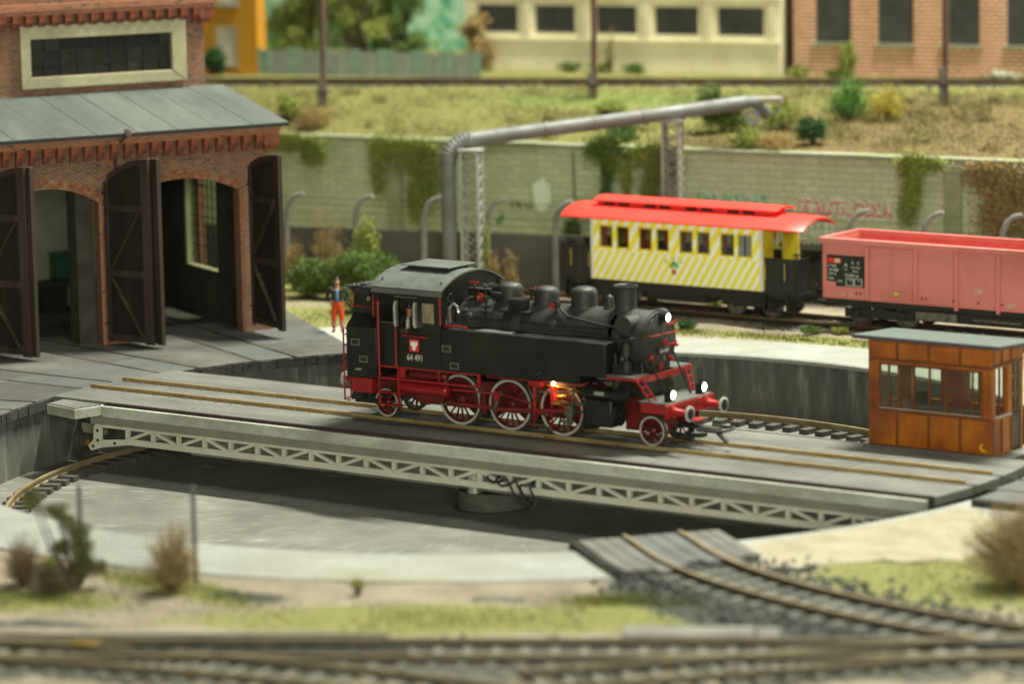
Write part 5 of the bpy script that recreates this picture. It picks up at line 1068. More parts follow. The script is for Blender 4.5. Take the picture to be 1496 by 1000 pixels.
def sleeper_mesh(L_=2.5, w_=.26, h=.15, c=.03):
    m_ = M(); a, b = L_/2, w_/2
    m_.add([(-b, -a, 0), (b, -a, 0), (b, a, 0), (-b, a, 0), (-b+c, -a+c, h), (b-c, -a+c, h), (b-c, a-c, h), (-b+c, a-c, h)], [(0, 3, 2, 1), (4, 5, 6, 7), (0, 1, 5, 4), (1, 2, 6, 5), (2, 3, 7, 6), (3, 0, 4, 7)]); return m_
def track(label, pts, zt, mr, ms_, step=.65, group=None, ballast=None, sl=None, bw=1.9, nst=0, skipsl=None, gauge=1.47):
    t = thing('railway_track', label, 'track', (0, 0, 0), 0, group)
    for s in (-gauge/2, gauge/2): obj('rail_web', railmesh(M(), offs(pts, s), zt-.004, foot=True), RAILT, obj('rail', railmesh(M(), offs(pts, s), zt, foot=False), mr, t))
    me = sl or mkmesh('sleeper', sleeper_mesh(), ms_)
    d = 0; k = 0; nxt = step/2; cnt = 0
    for a, b in zip(pts, pts[1:]):
        A_, B_ = Vector(a), Vector(b); L_ = (B_-A_).length
        while nxt <= d+L_:
            p = A_.lerp(B_, (nxt-d)/L_); an = math.atan2(B_.y-A_.y, B_.x-A_.x)
            if not (skipsl and skipsl(p)) and cnt < 290: obj('sleeper', me, ms_, t, loc=(p.x, p.y, zt-.17-.15), rz=an+random.uniform(-.01, .01)); cnt += 1
            nxt += step
        d += L_
    if ballast:
        n = len(pts); prof = [(-bw-.7, -.50), (-bw, -.27), (-.7, -.235), (.7, -.235), (bw, -.27), (bw+.7, -.50)]; V = []
        for i, p in enumerate(pts):
            for (dd, z) in prof: q_ = offs(pts, dd)[i] if False else None
        O = [offs(pts, dd) for dd, z in prof]; V = np.array([[(*O[j][i], zt+prof[j][1]) for j in range(len(prof))] for i in range(n)]).reshape(-1, 3)
        i = np.arange(n-1)[:, None]; j = np.arange(len(prof)-1)[None]; L6 = len(prof); F = np.stack([i*L6+j, (i+1)*L6+j, (i+1)*L6+j+1, i*L6+j+1], -1).reshape(-1, 4)[:, ::-1]
        fastmesh('ballast_bed', V, F, ballast, parent=t)
        if nst:
            seg = rng.integers(0, n-1, nst); f_ = rng.uniform(0, 1, nst); dd = rng.uniform(-bw-.55, bw+.55, nst); P_ = np.array(pts); A_ = P_[seg]*(1-f_)[:, None]+P_[seg+1]*f_[:, None]; T_ = P_[seg+1]-P_[seg]; T_ /= np.linalg.norm(T_, axis=1)[:, None]
            xy = A_+np.stack([-T_[:, 1], T_[:, 0]], -1)*dd[:, None]; z = zt-.235-.03*(np.abs(dd) > .7)-np.clip(np.abs(dd)-bw, 0, 1)*.33+.02
            stones('ballast_stones', np.column_stack([xy, z]), .055, BALL, parent=t)
    return t
SLM = mkmesh('sleeper', sleeper_mesh(), SLEEP)
BEDM = pm('ballast_bed', (.13, .135, .125), (.06, .065, .06), 5, .9, bump=.8, bscale=16, c3=(.20, .19, .15), s3=.7)
BEDF = pm('ballast_bed_pale', (.20, .20, .16), (.09, .095, .08), 5, .9, bump=.8, bscale=16, c3=(.28, .26, .19), s3=.7)
# coach siding behind the pit
p1 = resample([(-17.5, 23.2), (24, 23.2)], .8); track('rusty siding track under the yellow coach and pink wagon', p1, -.20, RAILD, SLEEP, ballast=BEDM, sl=SLM, nst=5200)
# foreground curved track leaving the pit towards the right
pc_ = resample(spline([(11.15, -10.15), (14.0, -12.35), (17.0, -13.75), (20.5, -14.65), (24, -14.9), (30, -14.2), (36, -12.5)]), .5)
SLF = pm('sleeper_pale', (.22, .225, .19), (.15, .155, .13), 3, .8, bump=.3)
SLFM = mkmesh('sleeper', sleeper_mesh(), SLF)
t5 = track('curved track with pale sleepers leading away from the pit edge at lower right', pc_, -.10, RAILM, SLF, sl=SLFM, skipsl=lambda p: p.x < 14.3, ballast=None)
seg = rng.integers(0, 60, 7500); Pp = np.array(pc_)[np.clip(seg, 6, 68)]; Ps = Pp+rng.normal(0, 1, (7500, 2))*np.array([.8, 1.05]); Ps = Ps[(np.hypot(Ps[:, 0]-PC[0], Ps[:, 1]-PC[1]) > 18.7)]; dfl = Ps[:, 0]*.25
zz = np.full(len(Ps), -.37); stones('ballast_stones', np.column_stack([Ps, zz+rng.uniform(-.02, .06, len(Ps))]), .065, BALL, parent=t5)
# crossing planks at the pit edge
cp = thing('crossing_planks', 'weathered grey crossing slabs between the rails at the near pit edge', 'crossing')
def along(i0, i1, d0, d1): a = pc_[i0:i1]; return offs(a, d0)+offs(a, d1)[::-1]
i1 = next(i for i, p in enumerate(pc_) if p[0] > 14.1)
PLK = pm('plank_grey', (.13, .128, .112), (.085, .083, .075), 1.2, .75, bump=.3, c3=(.15, .147, .13), s3=.8); PLKB = pm('plank_blue', (.11, .125, .12), (.08, .09, .088), 1.2, .75, bump=.2)
for (d0, d1, mt) in ((-1.95, -.84, PLK), (-.64, .64, PLKB), (.84, 1.8, PLK)):
    nn = 3; dd_ = (d1-d0)/nn
    for j in range(nn):
        a_, b_ = d0+j*dd_+.01, d0+(j+1)*dd_-.01; sh_i = random.randint(-1, 1); obj('plank', M().prism(along(0, i1+sh_i, a_, b_), 'z', -.34, -.165+random.uniform(-.006, .006)), mt, cp, bevel=.015)
for i in range(11): p = offs(pc_, -2.05)[i]; obj('edge_stone', M().box(p[0]-.10, p[0]+.10, p[1]-.08, p[1]+.08, -.4, -.20), DARKJ, cp)
# bottom main line with a turnout
ang = math.atan2(11.1, 18.3); dv_ = Vector((math.cos(ang), math.sin(ang))); nv = Vector((-dv_.y, dv_.x)); A0 = Vector((5.45, -27.75))
def ln(a, b, o=0): p = A0+dv_*a+nv*o; q_ = A0+dv_*b+nv*o; return [tuple(p), tuple(q_)]
SLG = pm('sleeper_olive', (.20, .20, .15), (.14, .14, .11), 3, .8, bump=.3)
BEDG = pm('ballast_bed_black', (.13, .128, .098), (.06, .06, .048), 5, .9, bump=.8, bscale=16, c3=(.11, .105, .08), s3=.5)
RAILF = pm('rail_foreground', (.27, .235, .13), (.17, .14, .075), 1.5, .5, metal=.1)
SLGM = mkmesh('sleeper', sleeper_mesh(), SLG)
track('straight olive coloured main track along the bottom edge', resample(ln(-12, 40), 1.0), -.10, RAILF, SLG, sl=SLGM, ballast=BEDG, nst=900)
cv = [tuple(A0+dv_*a+nv*o) for a, o in ((-12, 2.2), (-6, 1.1), (-2, .25), (3, -.9), (8, -2.6), (13, -5.0), (20, -9))]
track('diverging turnout track crossing the main track at lower left', resample(spline(cv), .6), -.098, RAILF, SLG, sl=mkmesh('sleeper', sleeper_mesh(2.3, .24, .145), SLG))
cv = [tuple(A0+dv_*a+nv*o) for a, o in ((12, -2.9), (17, -1.3), (21, -.1), (26, 1.2), (31, 2.2), (38, 3.4))]
track('diverging turnout track joining the main track at lower right', resample(spline(cv), .6), -.096, RAILF, SLG, sl=mkmesh('sleeper', sleeper_mesh(2.3, .24, .145), SLG))
gr_ = thing('check_rails', 'short black check rails and frog of the turnouts', 'rails')
for a, b, o in ((-4, 8.6, .98), (3.0, 9.2, -.30), (21.6, 27.5, .45), (23.0, 29.5, -.52)):
    p, q_ = ln(a, b, o); obj('check_rail', M().bar((*p, -.15), (*q_, -.15), .26, .12), BLKD, gr_)
p, q_ = ln(1.6, 2.2, .25); obj('frog', M().bar((*p, -.10), (*q_, -.10), .22, .06), BRASS, gr_)
lp = thing('loading_slab', 'low pale concrete slab lying beside the bottom track', 'slab'); 
c_ = [(16.50, -19.35), (19.0, -17.85), (18.55, -17.05), (16.0, -18.6)]; obj('top_slab', M().prism(c_, 'z', -.36, -.20), pm('slab_pale', (.20, .195, .17), (.15, .145, .125), 1, .8), lp, bevel=.03)
obj('end_stone', M().prism([(19.05, -17.82), (19.5, -17.55), (19.1, -16.8), (18.6, -17.02)], 'z', -.36, -.22), PLK, lp, bevel=.03)

# ------------------------------------------------------------------ yellow coach
co_ = thing('passenger_coach', 'yellow and white striped coach with red clerestory roof and red curtains', 'coach')
def stripem(name, per, slope):
    m, t, N, L, P = nt(name); v = coords(N, L, 'UV'); sx = N.new('ShaderNodeSeparateXYZ'); L.new(v, sx.inputs[0])
    q_ = mth(N, L, 'ADD', sx.outputs[0], mth(N, L, 'MULTIPLY', sx.outputs[1], -slope)); f = mth(N, L, 'FRACT', mth(N, L, 'DIVIDE', q_, per))
    g = ramp(N, L, f, [(.0, (0, 0, 0)), (.47, (0, 0, 0)), (.52, (1, 1, 1)), (.96, (1, 1, 1)), (1., (0, 0, 0))]); L.new(mixc(N, L, g, (.95, .82, .06), (.95, .97, .84)), P.inputs['Base Color']); P.inputs['Roughness'].default_value = .45; return m
STR1 = stripem('coach_stripes', .337, .62); STR2 = stripem('coach_stripes_wide', .46, .62)
cx0, cx1, cy0, cy1 = -12.72, -5.62, 21.92, 24.48
wins = [(-12.35, -11.86), (-11.62, -11.15), (-10.66, -10.18), (-9.92, -9.46), (-8.95, -8.46), (-8.22, -7.74), (-7.24, -6.73), (-6.52, -6.01)]
obj('floor', M().box(-14.1, -4.1, 22.0, 24.4, .60, .78), BLKD, co_)
for (ya, yb_) in ((cy0, cy0+.05), (cy1-.05, cy1)):
    obj('lower_side', M().box(cx0, cx1, ya, yb_, .79, 1.82), STR1, co_); f_ = obj('window_band', M().wall(cx0, cx1, 1.825, 2.98, [(a, b, 1.98, 2.70) for a, b in wins], ya, yb_), STR2, co_)
    o = obj('waist_rail', M().box(cx0, cx1, ya-.015 if ya == cy0 else yb_, ya if ya == cy0 else yb_+.015, 1.79, 1.84), STR1, co_)
for i, (a, b) in enumerate(wins):
    fr = obj('window_frame', M().wall(a-.05, b+.05, 1.93, 2.75, [(a, b, 1.98, 2.70)], cy0-.012, cy0+.01), YEL, co_); obj('pane', M().box(a, b, cy0+.015, cy0+.02, 1.98, 2.70), GLASS if i != 7 else pm('frosted_pane', (.25, .27, .27), (.2, .21, .21), 2, .3), fr)
    fr2 = obj('window_frame', M().wall(a-.05, b+.05, 1.93, 2.75, [(a+.01, b-.01, 1.99, 2.69)], cy1-.03, cy1+.02), YEL, co_)
    if i == 7: obj('window_divider', M().box((a+b)/2-.02, (a+b)/2+.02, cy0-.01, cy0+.01, 1.98, 2.70), BLKD, fr); continue
    side = 1 if i % 2 else 0; n = 8; cu = M(); x = b if side else a; d = -1 if side else 1; vs = []
    for k in range(n+1):
        for z, wq in ((2.68, .24), (2.35, .20), (2.0, .12)): vs.append((x+d*wq*k/n, cy0+.07+.02*(k % 2), z))
    cu.add(vs, [(k*3+j, (k+1)*3+j, (k+1)*3+j+1, k*3+j+1) for k in range(n) for j in range(2)]); obj('curtain', cu, CURT, co_, smooth=80)
    vs2 = [(x_, cy1-.09, z) for x_, y_, z in vs]; cu = M(); cu.add(vs2, [(k*3+j, (k+1)*3+j, (k+1)*3+j+1, k*3+j+1) for k in range(n) for j in range(2)]); obj('curtain', cu, CURT, co_)
for k in range(7): obj('seat', M().box(-12.2+k*.92, -11.75+k*.92, 22.1, 24.3, .8, 1.95), pm('seat_dark', (.035, .04, .03), (.05, .05, .04), 3, .7) if k == 0 else bpy.data.materials['seat_dark'], co_, bevel=.03)
for x, d in ((cx0, -1), (cx1, 1)):
    m_ = M().wall(cy0+.05, cy1-.05, .79, 3.1, [(22.75, 23.45, .8, 2.75)], 0, .05); m2 = M(); m2.add([(x-.05+v[1] if d > 0 else x+v[1], v[0], v[2]) for v in m_.v], [f[::-1] for f in m_.f]); e = obj('end_wall', m2, YEL, co_)
    obj('corner_post', M().box(x-.06, x+.06, cy0-.012, cy0+.06, .79, 2.98), pm('post_white', (.80, .80, .66), (.72, .72, .6), 2, .5) if d < 0 else bpy.data.materials['post_white'], co_, bevel=.006)
    for y in (22.2, 22.45, 23.7, 24.0): obj('end_board', M().box(x+d*.0, x+d*.02, y-.11, y+.11, .85, 2.9), YEL, e)
    dd = obj('end_door', M().box(x-.03, x+.0, 22.78, 23.42, .8, 1.7), YEL, co_)
    # platform with black sheet railing
    xe = x+d*1.40; p = obj('platform', M().box(min(x, xe), max(x, xe), 21.95, 24.45, .62, .76), BLKD, co_); xa, xb = sorted((x+d*.12, xe))
    BKP = pm('platform_black', (.016, .018, .018), (.024, .026, .026), 2, .5) if d < 0 else bpy.data.materials['platform_black']
    for y in (21.97, 24.40): obj('railing_panel', M().box(xa, xb, y, y+.035, .76, 1.92), BKP, p, bevel=.01); obj('handrail', M().box(xa, xb, y-.02, y+.055, 1.92, 1.97), BKP, p)
    for (ya, yb_) in ((21.97, 22.85), (23.5, 24.40)): obj('railing_panel', M().box(xe-.02, xe+.02, ya, yb_, .76, 1.92), BKP, p); obj('handrail', M().box(xe-.04, xe+.04, ya, yb_, 1.92, 1.97), BKP, p)
    obj('gangway_gate', M().box(xe-.01, xe+.03, 22.85, 23.5, .8, 1.75), BLKD, p)
    for xx in np.linspace(xa+.1, xb-.1, 5): obj('rail_post', M().box(xx-.018, xx+.018, 21.95, 22.02, .76, 1.95), BKP, p)
    obj('brake_wheel', M().lathe([(.15, -.015), (.17, 0), (.15, .015), (.13, 0), (.15, -.015)], (xe-d*.15, 22.3, 2.1), n=16).cyl((xe-d*.15, 22.3, .8), (xe-d*.15, 22.3, 2.1), .02), BLKD, p)
    st = obj('entry_steps', M().box(min(x+d*.2, x+d*1.1), max(x+d*.2, x+d*1.1), 21.75, 22.0, .12, .16).box(min(x+d*.2, x+d*1.1), max(x+d*.2, x+d*1.1), 21.85, 22.05, .38, .42).box(x+d*.2-.02, x+d*.2+.02, 21.78, 22.02, .14, .7).box(x+d*1.1-.02, x+d*1.1+.02, 21.78, 22.02, .14, .7), BLKD, co_)
    for y in (21.96,): obj('grab_iron', M().tube([(x+d*.16, y-.03, 1.2), (x+d*.16, y-.03, 1.7)], .012, 6).tube([(x+d*.95, y-.03, 1.2), (x+d*.95, y-.03, 1.8)], .012, 6), YEL, co_)
ys_ = np.linspace(-1.48, 1.48, 25); rz_ = lambda y: 3.02+.36*(1-(abs(y)/1.48)**2.0); yc = 23.2
# roof with rounded overhanging ends
mb = M(); secs = [(-14.25, .06, .72), (-14.0, .02, .93), (-13.5, 0, 1.0), (-4.9, 0, 1.0), (-4.3, .02, .95), (-4.0, .06, .78)]; vs = []; K = len(ys_)
for (x, dz, sc_) in secs:
    for y in ys_: vs.append((x, yc+y*(sc_ if sc_ < 1 else 1), rz_(y)-dz+.0))
    for y in ys_: vs.append((x, yc+y*(sc_ if sc_ < 1 else 1), rz_(y)-dz-.05))
fs = []
for i in range(len(secs)-1):
    for j in range(K-1):
        a = i*2*K+j; b = (i+1)*2*K+j; fs.append((a, b, b+1, a+1)); a += K; b += K; fs.append((a, a+1, b+1, b))
    fs.append((i*2*K, i*2*K+K, (i+1)*2*K+K, (i+1)*2*K)); fs.append((i*2*K+K-1, (i+1)*2*K+K-1, (i+1)*2*K+2*K-1, i*2*K+2*K-1))
for i in (0, len(secs)-1):
    for j in range(K-1): a = i*2*K+j; fs.append((a, a+1, a+1+K, a+K) if i == 0 else (a, a+K, a+1+K, a+1))
mb.add(vs, fs); rf = obj('roof', mb, CRED, co_)
cl = obj('clerestory', M().box(-13.02, -5.7, 22.72, 23.68, 3.30, 3.53), CRED, rf)
obj('clerestory_roof', M().prism([(22.58+1.24*i/12, 3.53+.13*(1-((i-6)/6)**2)) for i in range(13)]+[(23.82-1.24*i/12, 3.50+.13*(1-((6-i)/6)**2)) for i in range(13)], 'x', -13.12, -5.35), CRED, cl)
for k in range(8): a = -12.72+[0, .62, 1.75, 2.38, 3.5, 4.15, 5.25, 5.9][k]; obj('vent_slot', M().box(a, a+.46, 22.70, 22.72, 3.36, 3.46), BLKD, cl)
obj('underframe', M().box(-14.0, -4.2, 22.1, 24.3, .42, .6).box(-10.6, -8.2, 22.3, 24.1, .12, .42), BLKD, co_)
for bx_ in (-12.2, -6.2):
    bg = obj('bogie', M().box(bx_-1.15, bx_+1.15, 22.12, 22.2, .18, .42).box(bx_-1.15, bx_+1.15, 24.2, 24.28, .18, .42).box(bx_-.2, bx_+.2, 22.1, 24.3, .2, .42), BLKD, co_)
    for dx in (-.75, .75): obj('wheelset', M().lathe([(.05, -.1), (.36, -.1), (.36, .02), (.40, .04), (.40, .08), (.05, .08)], (bx_+dx, 22.45, .18), (0, 1, 0), 24).lathe([(.05, -.08), (.40, -.08), (.40, -.04), (.36, -.02), (.36, .1), (.05, .1)], (bx_+dx, 23.95, .18), (0, 1, 0), 24).cyl((bx_+dx, 22.1, .18), (bx_+dx, 24.2, .18), .06), STEEL, bg)
obj('coupling', M().bar((-4.2, 23.2, .4), (-3.4, 23.2, .35), .16, .12).bar((-14.1, 23.2, .4), (-14.9, 23.2, .35), .16, .12), BLKD, co_)
# small painted flower pot emblem on the side
fl = obj('painted_badge', M().prism([(-9.30, 1.14), (-9.16, 1.14), (-9.13, 1.32), (-9.33, 1.32)], 'y', cy0-.012, cy0-.004), flatm('badge_red', (.5, .07, .03), .5), co_)
for (x, z, r, c_) in ((-9.33, 1.44, .085, (.25, .45, .05)), (-9.12, 1.47, .10, (.12, .50, .45)), (-9.24, 1.55, .07, (.10, .30, .08)), (-9.55, 1.60, .06, (.55, .60, .35)), (-8.92, 1.62, .06, (.55, .62, .50)), (-9.25, 1.70, .06, (.50, .60, .40))):
    obj('badge_flower', M().cyl((x, cy0-.004, z), (x, cy0-.012, z), r, n=12), flatm('badge_colour', c_, .6), fl)

# ------------------------------------------------------------------ pink open wagon
wg = thing('open_wagon', 'pink high sided open goods wagon with black data panel', 'goods wagon')
wx0, wx1, wy0, wy1 = -3.12, 11.2, 21.95, 24.45
obj('floor', M().box(wx0+.1, wx1-.1, wy0+.1, wy1-.1, .75, .85), PINKI, wg)
ws = obj('side_wall', M().box(wx0, wx1, wy0, wy0+.06, .76, 2.68), PINK, wg); obj('side_wall', M().box(wx0, wx1, wy1-.06, wy1, .76, 2.68), PINK, wg)
for x in (wx0, wx1-.06): obj('end_wall', M().box(x, x+.06, wy0+.06, wy1-.06, .76, 2.68), PINK, wg)
obj('inner_lining', M().box(wx0+.065, wx1-.065, wy1-.075, wy1-.065, .85, 2.7), PINKI, wg)
rm = obj('top_rim', M().box(wx0-.12, wx1+.12, wy0-.16, wy0+.10, 2.68, 2.85), PINK, wg, bevel=.015); obj('top_rim', M().box(wx0-.12, wx1+.12, wy1-.10, wy1+.1, 2.68, 2.85), PINK, wg, bevel=.015)
for x in (wx0-.12, wx1-.02): obj('top_rim', M().box(x, x+.14, wy0+.11, wy1-.11, 2.68, 2.85), PINK, wg, bevel=.015)
for x in (-1.36, .53, 2.09, 3.67, 5.25, 6.8, 8.7, 10.2): obj('rib', M().box(x-.065, x+.065, wy0-.11, wy0-.005, .66 if x > 1 else .80, 2.68), PINK, wg, bevel=.012)
obj('rib', M().box(wx0, wx0+.07, wy0-.04, wy0, .78, 2.68), PINK, wg)
for (a, b) in ((-1.26, -.47), (-.39, .44), (6.9, 7.7), (7.78, 8.6)):
    d_ = obj('side_door', M().box(a, b, wy0-.03, wy0-.002, 1.10, 2.60), PINK, wg, bevel=.01); obj('door_ledge', M().box(a, b-.03, wy0-.06, wy0-.03, 1.10, 1.16), PINK, d_)
obj('door_post', M().box(-.47, -.39, wy0-.055, wy0-.001, .95, 2.75), PINK, wg); obj('yellow_handle', M().box(-.30, -.12, wy0-.09, wy0-.06, 1.04, 1.12), flatm('handle_yellow', (.7, .55, .03), .5), wg)
obj('lower_ledge', M().box(wx0, wx1, wy0-.022, wy0-.001, .76, .80), PINK, wg)
for x in (-1.8, -1.65, .75, .9, 1.95, 2.9, 3.8): obj('lashing_ring', M().lathe([(.03, -.01), (.045, 0), (.03, .01), (.02, 0), (.03, -.01)], (x, wy0-.02, .98), (0, -1, 0), 10), REDD, wg)
pnl = obj('data_panel', M().prism([(-2.97, 1.34), (-2.62, 1.34), (-2.62, 1.18), (-1.46, 1.18), (-1.46, 2.26), (-2.97, 2.26)], 'y', wy0-.010, wy0-.001), flatm('panel_black', (.015, .018, .016), .5), wg)
obj('logo_block', M().box(-2.93, -2.67, wy0-.016, wy0-.011, 1.98, 2.15), flatm('logo_red', (.70, .03, .015), .5), pnl); obj('logo_block', M().box(-2.67, -2.41, wy0-.016, wy0-.011, 1.98, 2.15), flatm('logo_red2', (.70, .03, .015), .5), pnl)
obj('logo_cross', M().box(-2.65, -2.45, wy0-.020, wy0-.017, 2.0, 2.13), WINW, pnl)
LT2 = flatm('panel_lettering', (.62, .68, .62), .6)
for s_, x, z, sz in (('31 RIV', -2.76, 1.88, .13), ('85 SBB', -2.70, 1.74, .13), ('537 8', -2.76, 1.60, .13), ('Eaos', -2.80, 1.45, .12), ('A', -2.22, 1.93, .20), ('B', -1.95, 2.02, .14), ('C', -1.72, 2.02, .14), ('17.6', -2.24, 1.77, .09), ('26.6 36.6', -1.84, 1.86, .10), ('55.0 t', -1.84, 1.73, .10), ('14.04 m', -2.0, 1.58, .17), ('REV', -2.45, 1.36, .10), ('16', -2.05, 1.40, .09), ('4', -1.72, 1.40, .09)):
    text(s_, 'lettering', (x, wy0-.014, z), (PI/2, 0, 0), sz, LT2, pnl)
for (a, b) in ((-2.22, -1.92), (-1.90, -1.58)): obj('panel_box', M().wall(a, b, 1.22, 1.48, [(a+.02, b-.02, 1.24, 1.46)], wy0-.016, wy0-.011), LT2, pnl)
text('100', 'lettering', (2.89, wy0-.008, 1.36), (PI/2, 0, 0), .26, WINW, ws, sx=.8); text('SBB', 'lettering', (-2.35, wy0-.008, .90), (PI/2, 0, 0), .12, WINW, ws); text('120', 'lettering', (-2.05, wy0-.008, .90), (PI/2, 0, 0), .12, WINW, ws); text('1687', 'lettering', (4.1, wy0-.008, .95), (PI/2, 0, 0), .18, WINW, ws)
obj('underframe', M().box(wx0, wx1, 22.2, 24.2, .5, .745).prism([(-.2, .5), (5.8, .5), (4.6, .18), (1.0, .18)], 'y', 22.15, 22.25), BLKD, wg)
for bx_ in (-1.0, 9.2):
    bg = obj('bogie', M().box(bx_-1.35, bx_+1.35, 22.08, 22.18, .14, .42).box(bx_-1.35, bx_+1.35, 24.22, 24.32, .14, .42).box(bx_-.2, bx_+.2, 22.1, 24.3, .2, .5), BLKD, wg)
    for dx in (-.9, .9): 
        obj('wheelset', M().lathe([(.05, -.1), (.42, -.1), (.42, .02), (.46, .04), (.46, .08), (.05, .08)], (bx_+dx, 22.45, .24), (0, 1, 0), 24).lathe([(.05, -.08), (.46, -.08), (.46, -.04), (.42, -.02), (.42, .1), (.05, .1)], (bx_+dx, 23.95, .24), (0, 1, 0), 24).cyl((bx_+dx, 22.1, .24), (bx_+dx, 24.2, .24), .06), STEEL, bg)
        obj('axle_box', M().box(bx_+dx-.14, bx_+dx+.14, 22.0, 22.1, .14, .38), BLKD, bg, bevel=.02)
obj('brake_gear', M().box(.4, 2.0, 22.1, 22.4, .2, .5).cyl((2.6, 22.3, .35), (4.4, 22.3, .35), .16), STEEL, wg)
for y in (22.35, 24.05): b_ = obj('buffer', M().lathe([(.14, 0), (.10, .3), (.06, .32), (.06, .4), (.2, .42), (.2, .46), (.01, .47)], (wx0, y, .95), (-1, 0, 0), 20), BLKD, wg)
obj('coupling', M().bar((wx0, 23.2, .6), (wx0-.6, 23.2, .45), .12, .12), BLKD, wg)

# ------------------------------------------------------------------ palisade fence with curved posts
fa = math.atan(.236); fn = thing('palisade_fence', 'long dark grey palisade fence with curved concrete posts behind the siding', 'fence', (0, 28.4, 0), fa)
pal = mkmesh('pale', M().box(-.075, .075, -.02, .02, -.35, 1.82).prism([(-.075, 1.82), (.075, 1.82), (0, 1.88)], 'y', -.02, .02), FENC)
for i in range(235): o = obj('pale', pal, FENC, fn, loc=(-32+i*.19, random.uniform(-.006, .006), random.uniform(-.02, .02)))
for z in (.3, 1.45): obj('rail', M().box(-32, 13, .02, .08, z-.06, z+.06), FENC, fn)
obj('base_board', M().box(-32, 13, .025, .06, -.4, 1.8), FENC, fn)
pp = M().tube([(0, 0, -.4), (0, 0, 2.1), (.05, 0, 2.5), (.2, 0, 2.85), (.45, 0, 3.05), (.75, 0, 3.12)], [.13, .12, .11, .10, .09, .08], 8); ppm = mkmesh('curved_post', pp, POSTC)
for s in (-27.6, -24.7, -21.9, -19.3, -16.6, -13.7, -10.9, -8.1, -5.3, -2.55, .3, 3.2, 6.1, 9): obj('curved_post', ppm, POSTC, fn, loc=(s, -.16, 0))
mb = M()
for z in (2.1, 2.4, 2.7, 2.95): mb.tube([(-31, -.05+max(0, z-2.3)*.1, z), (12, -.05+max(0, z-2.3)*.1, z)], .012, 4)
obj('fence_wire', mb, STEEL, fn)

# ------------------------------------------------------------------ retaining wall
RZ = R(7); rt = thing('retaining_wall', 'long pale green block retaining wall with coping, pilasters and graffiti below the grass bank', 'wall', (0, 32, 0), RZ)
obj('wall_face', M().box(-40, 16, 0, .5, -.5, 4.42), RWALL, rt)
x = -40
while x < 16: obj('coping_stone', M().box(x+.01, x+1.95, -.14, .55, 4.425, 4.60+random.uniform(-.01, .01)), COPE, rt, bevel=.015); x += 1.96
for s in (-38.5, -27.0, -15.6, -3.4, 8.2): obj('pilaster', M().box(s-.32, s+.32, -.16, 0, -.4, 4.1).box(s-.40, s+.40, -.22, 0, 4.1, 4.35), COPE, rt, bevel=.015)
GR_R = flatm('paint_red', (.60, .03, .08), .7); GR_W = flatm('paint_white', (.72, .78, .68), .7); GR_T = flatm('paint_teal', (.10, .42, .28), .7); GR_G = flatm('paint_green', (.10, .28, .10), .7); GR_K = flatm('paint_dark', (.10, .12, .08), .7)
FR = (PI/2, 0, 0)
text('SEAUTILOSKA', 'graffiti', (-7.7, -.012, 2.52), FR, .98, GR_W, rt, .004, sx=.62); text('SEAUTILOSKA', 'graffiti', (-7.72, -.022, 2.52), FR, .82, GR_R, rt, .004, sx=.74)
def squig(x0, x1, z0, h, n, mat, w_=.05):
    for k in range(n):
        x = x0+(x1-x0)*k/n; wq = (x1-x0)/n; P_ = [(x+random.uniform(0, wq), -.015-random.uniform(0, .01), z0+h*random.uniform(0, 1)) for _ in range(6)]
        obj('graffiti', M().tube(P_, w_*.5, 5), mat, rt)
squig(-13.9, -10.9, 2.62, .38, 9, GR_T); squig(-13.7, -11.0, 2.66, .3, 5, GR_W, .04); squig(-9.9, -8.0, 1.35, .75, 6, GR_W, .08); squig(-10.0, -5.2, 2.3, .5, 14, GR_W, .045); squig(-21.9, -20.8, 2.0, .3, 5, GR_K, .05); squig(-22.5, -22.1, 1.35, .5, 3, GR_G, .09); squig(-18.4, -17.2, 1.45, .4, 4, GR_K, .04)
obj('graffiti', M().prism([(-20.45+.34*math.cos(t)*(1+.2*math.sin(3*t)), 2.55+.75*math.sin(t)*(1+.15*math.cos(2*t))) for t in np.linspace(0, 2*PI, 22)[:-1]], 'y', -.014, -.004), flatm('paint_mint', (.55, .68, .55), .7), rt)
squig(-20.8, -20.1, 1.8, 1.5, 5, GR_W, .07)

# ivy and bushes ------------------------------------------------------------------
def onwall(s, z, out=.15):
    return (s*math.cos(RZ)+out*math.sin(RZ), 32+s*math.sin(RZ)-out*math.cos(RZ), z)
def ivy(label, patches, n, mat, size=.12, cat='ivy'):
    n = int(n*1.9)
    s0 = sum(p[0] for p in patches)/len(patches); z0 = min(p[1]-p[3] for p in patches); b = onwall(s0, 0, .2); t = thing('climbing_plant', label, cat, (b[0], b[1], -.4), RZ)
    A_ = np.array(patches); wq = A_[:, 2]*A_[:, 3]; wq = wq/wq.sum(); idx = rng.choice(len(A_), n, p=wq); P = np.column_stack([A_[idx, 0]-s0+rng.normal(0, .52, n)*A_[idx, 2], -rng.uniform(0, .22, n), A_[idx, 1]+.4+rng.normal(0, .5, n)*A_[idx, 3]])
    leaves('foliage', P, size, mat, t); mb = M()
    for p in patches: mb.tube([(p[0]-s0, .1, 4.75), (p[0]-s0+.1, 0, p[1]+.4), (p[0]-s0-.1, .05, p[1]+.4-p[3])], .03, 5)
    obj('stem', mb, TRNK, t); return t
ivy('olive ivy hanging over the wall top beside the shed roof', [(-31.8, 4.3, 1.3, .35), (-30.6, 3.9, .5, .5)], 2600, LF_O)
ivy('olive ivy curtain draped over the wall at the left pilaster', [(-27.3, 4.2, .7, .5), (-27.6, 3.3, .3, .9), (-26.5, 4.2, .8, .4), (-25.8, 3.9, .9, .7), (-25.3, 3.2, .5, 1.0), (-25.9, 2.2, .4, .8)], 6500, LF_O)
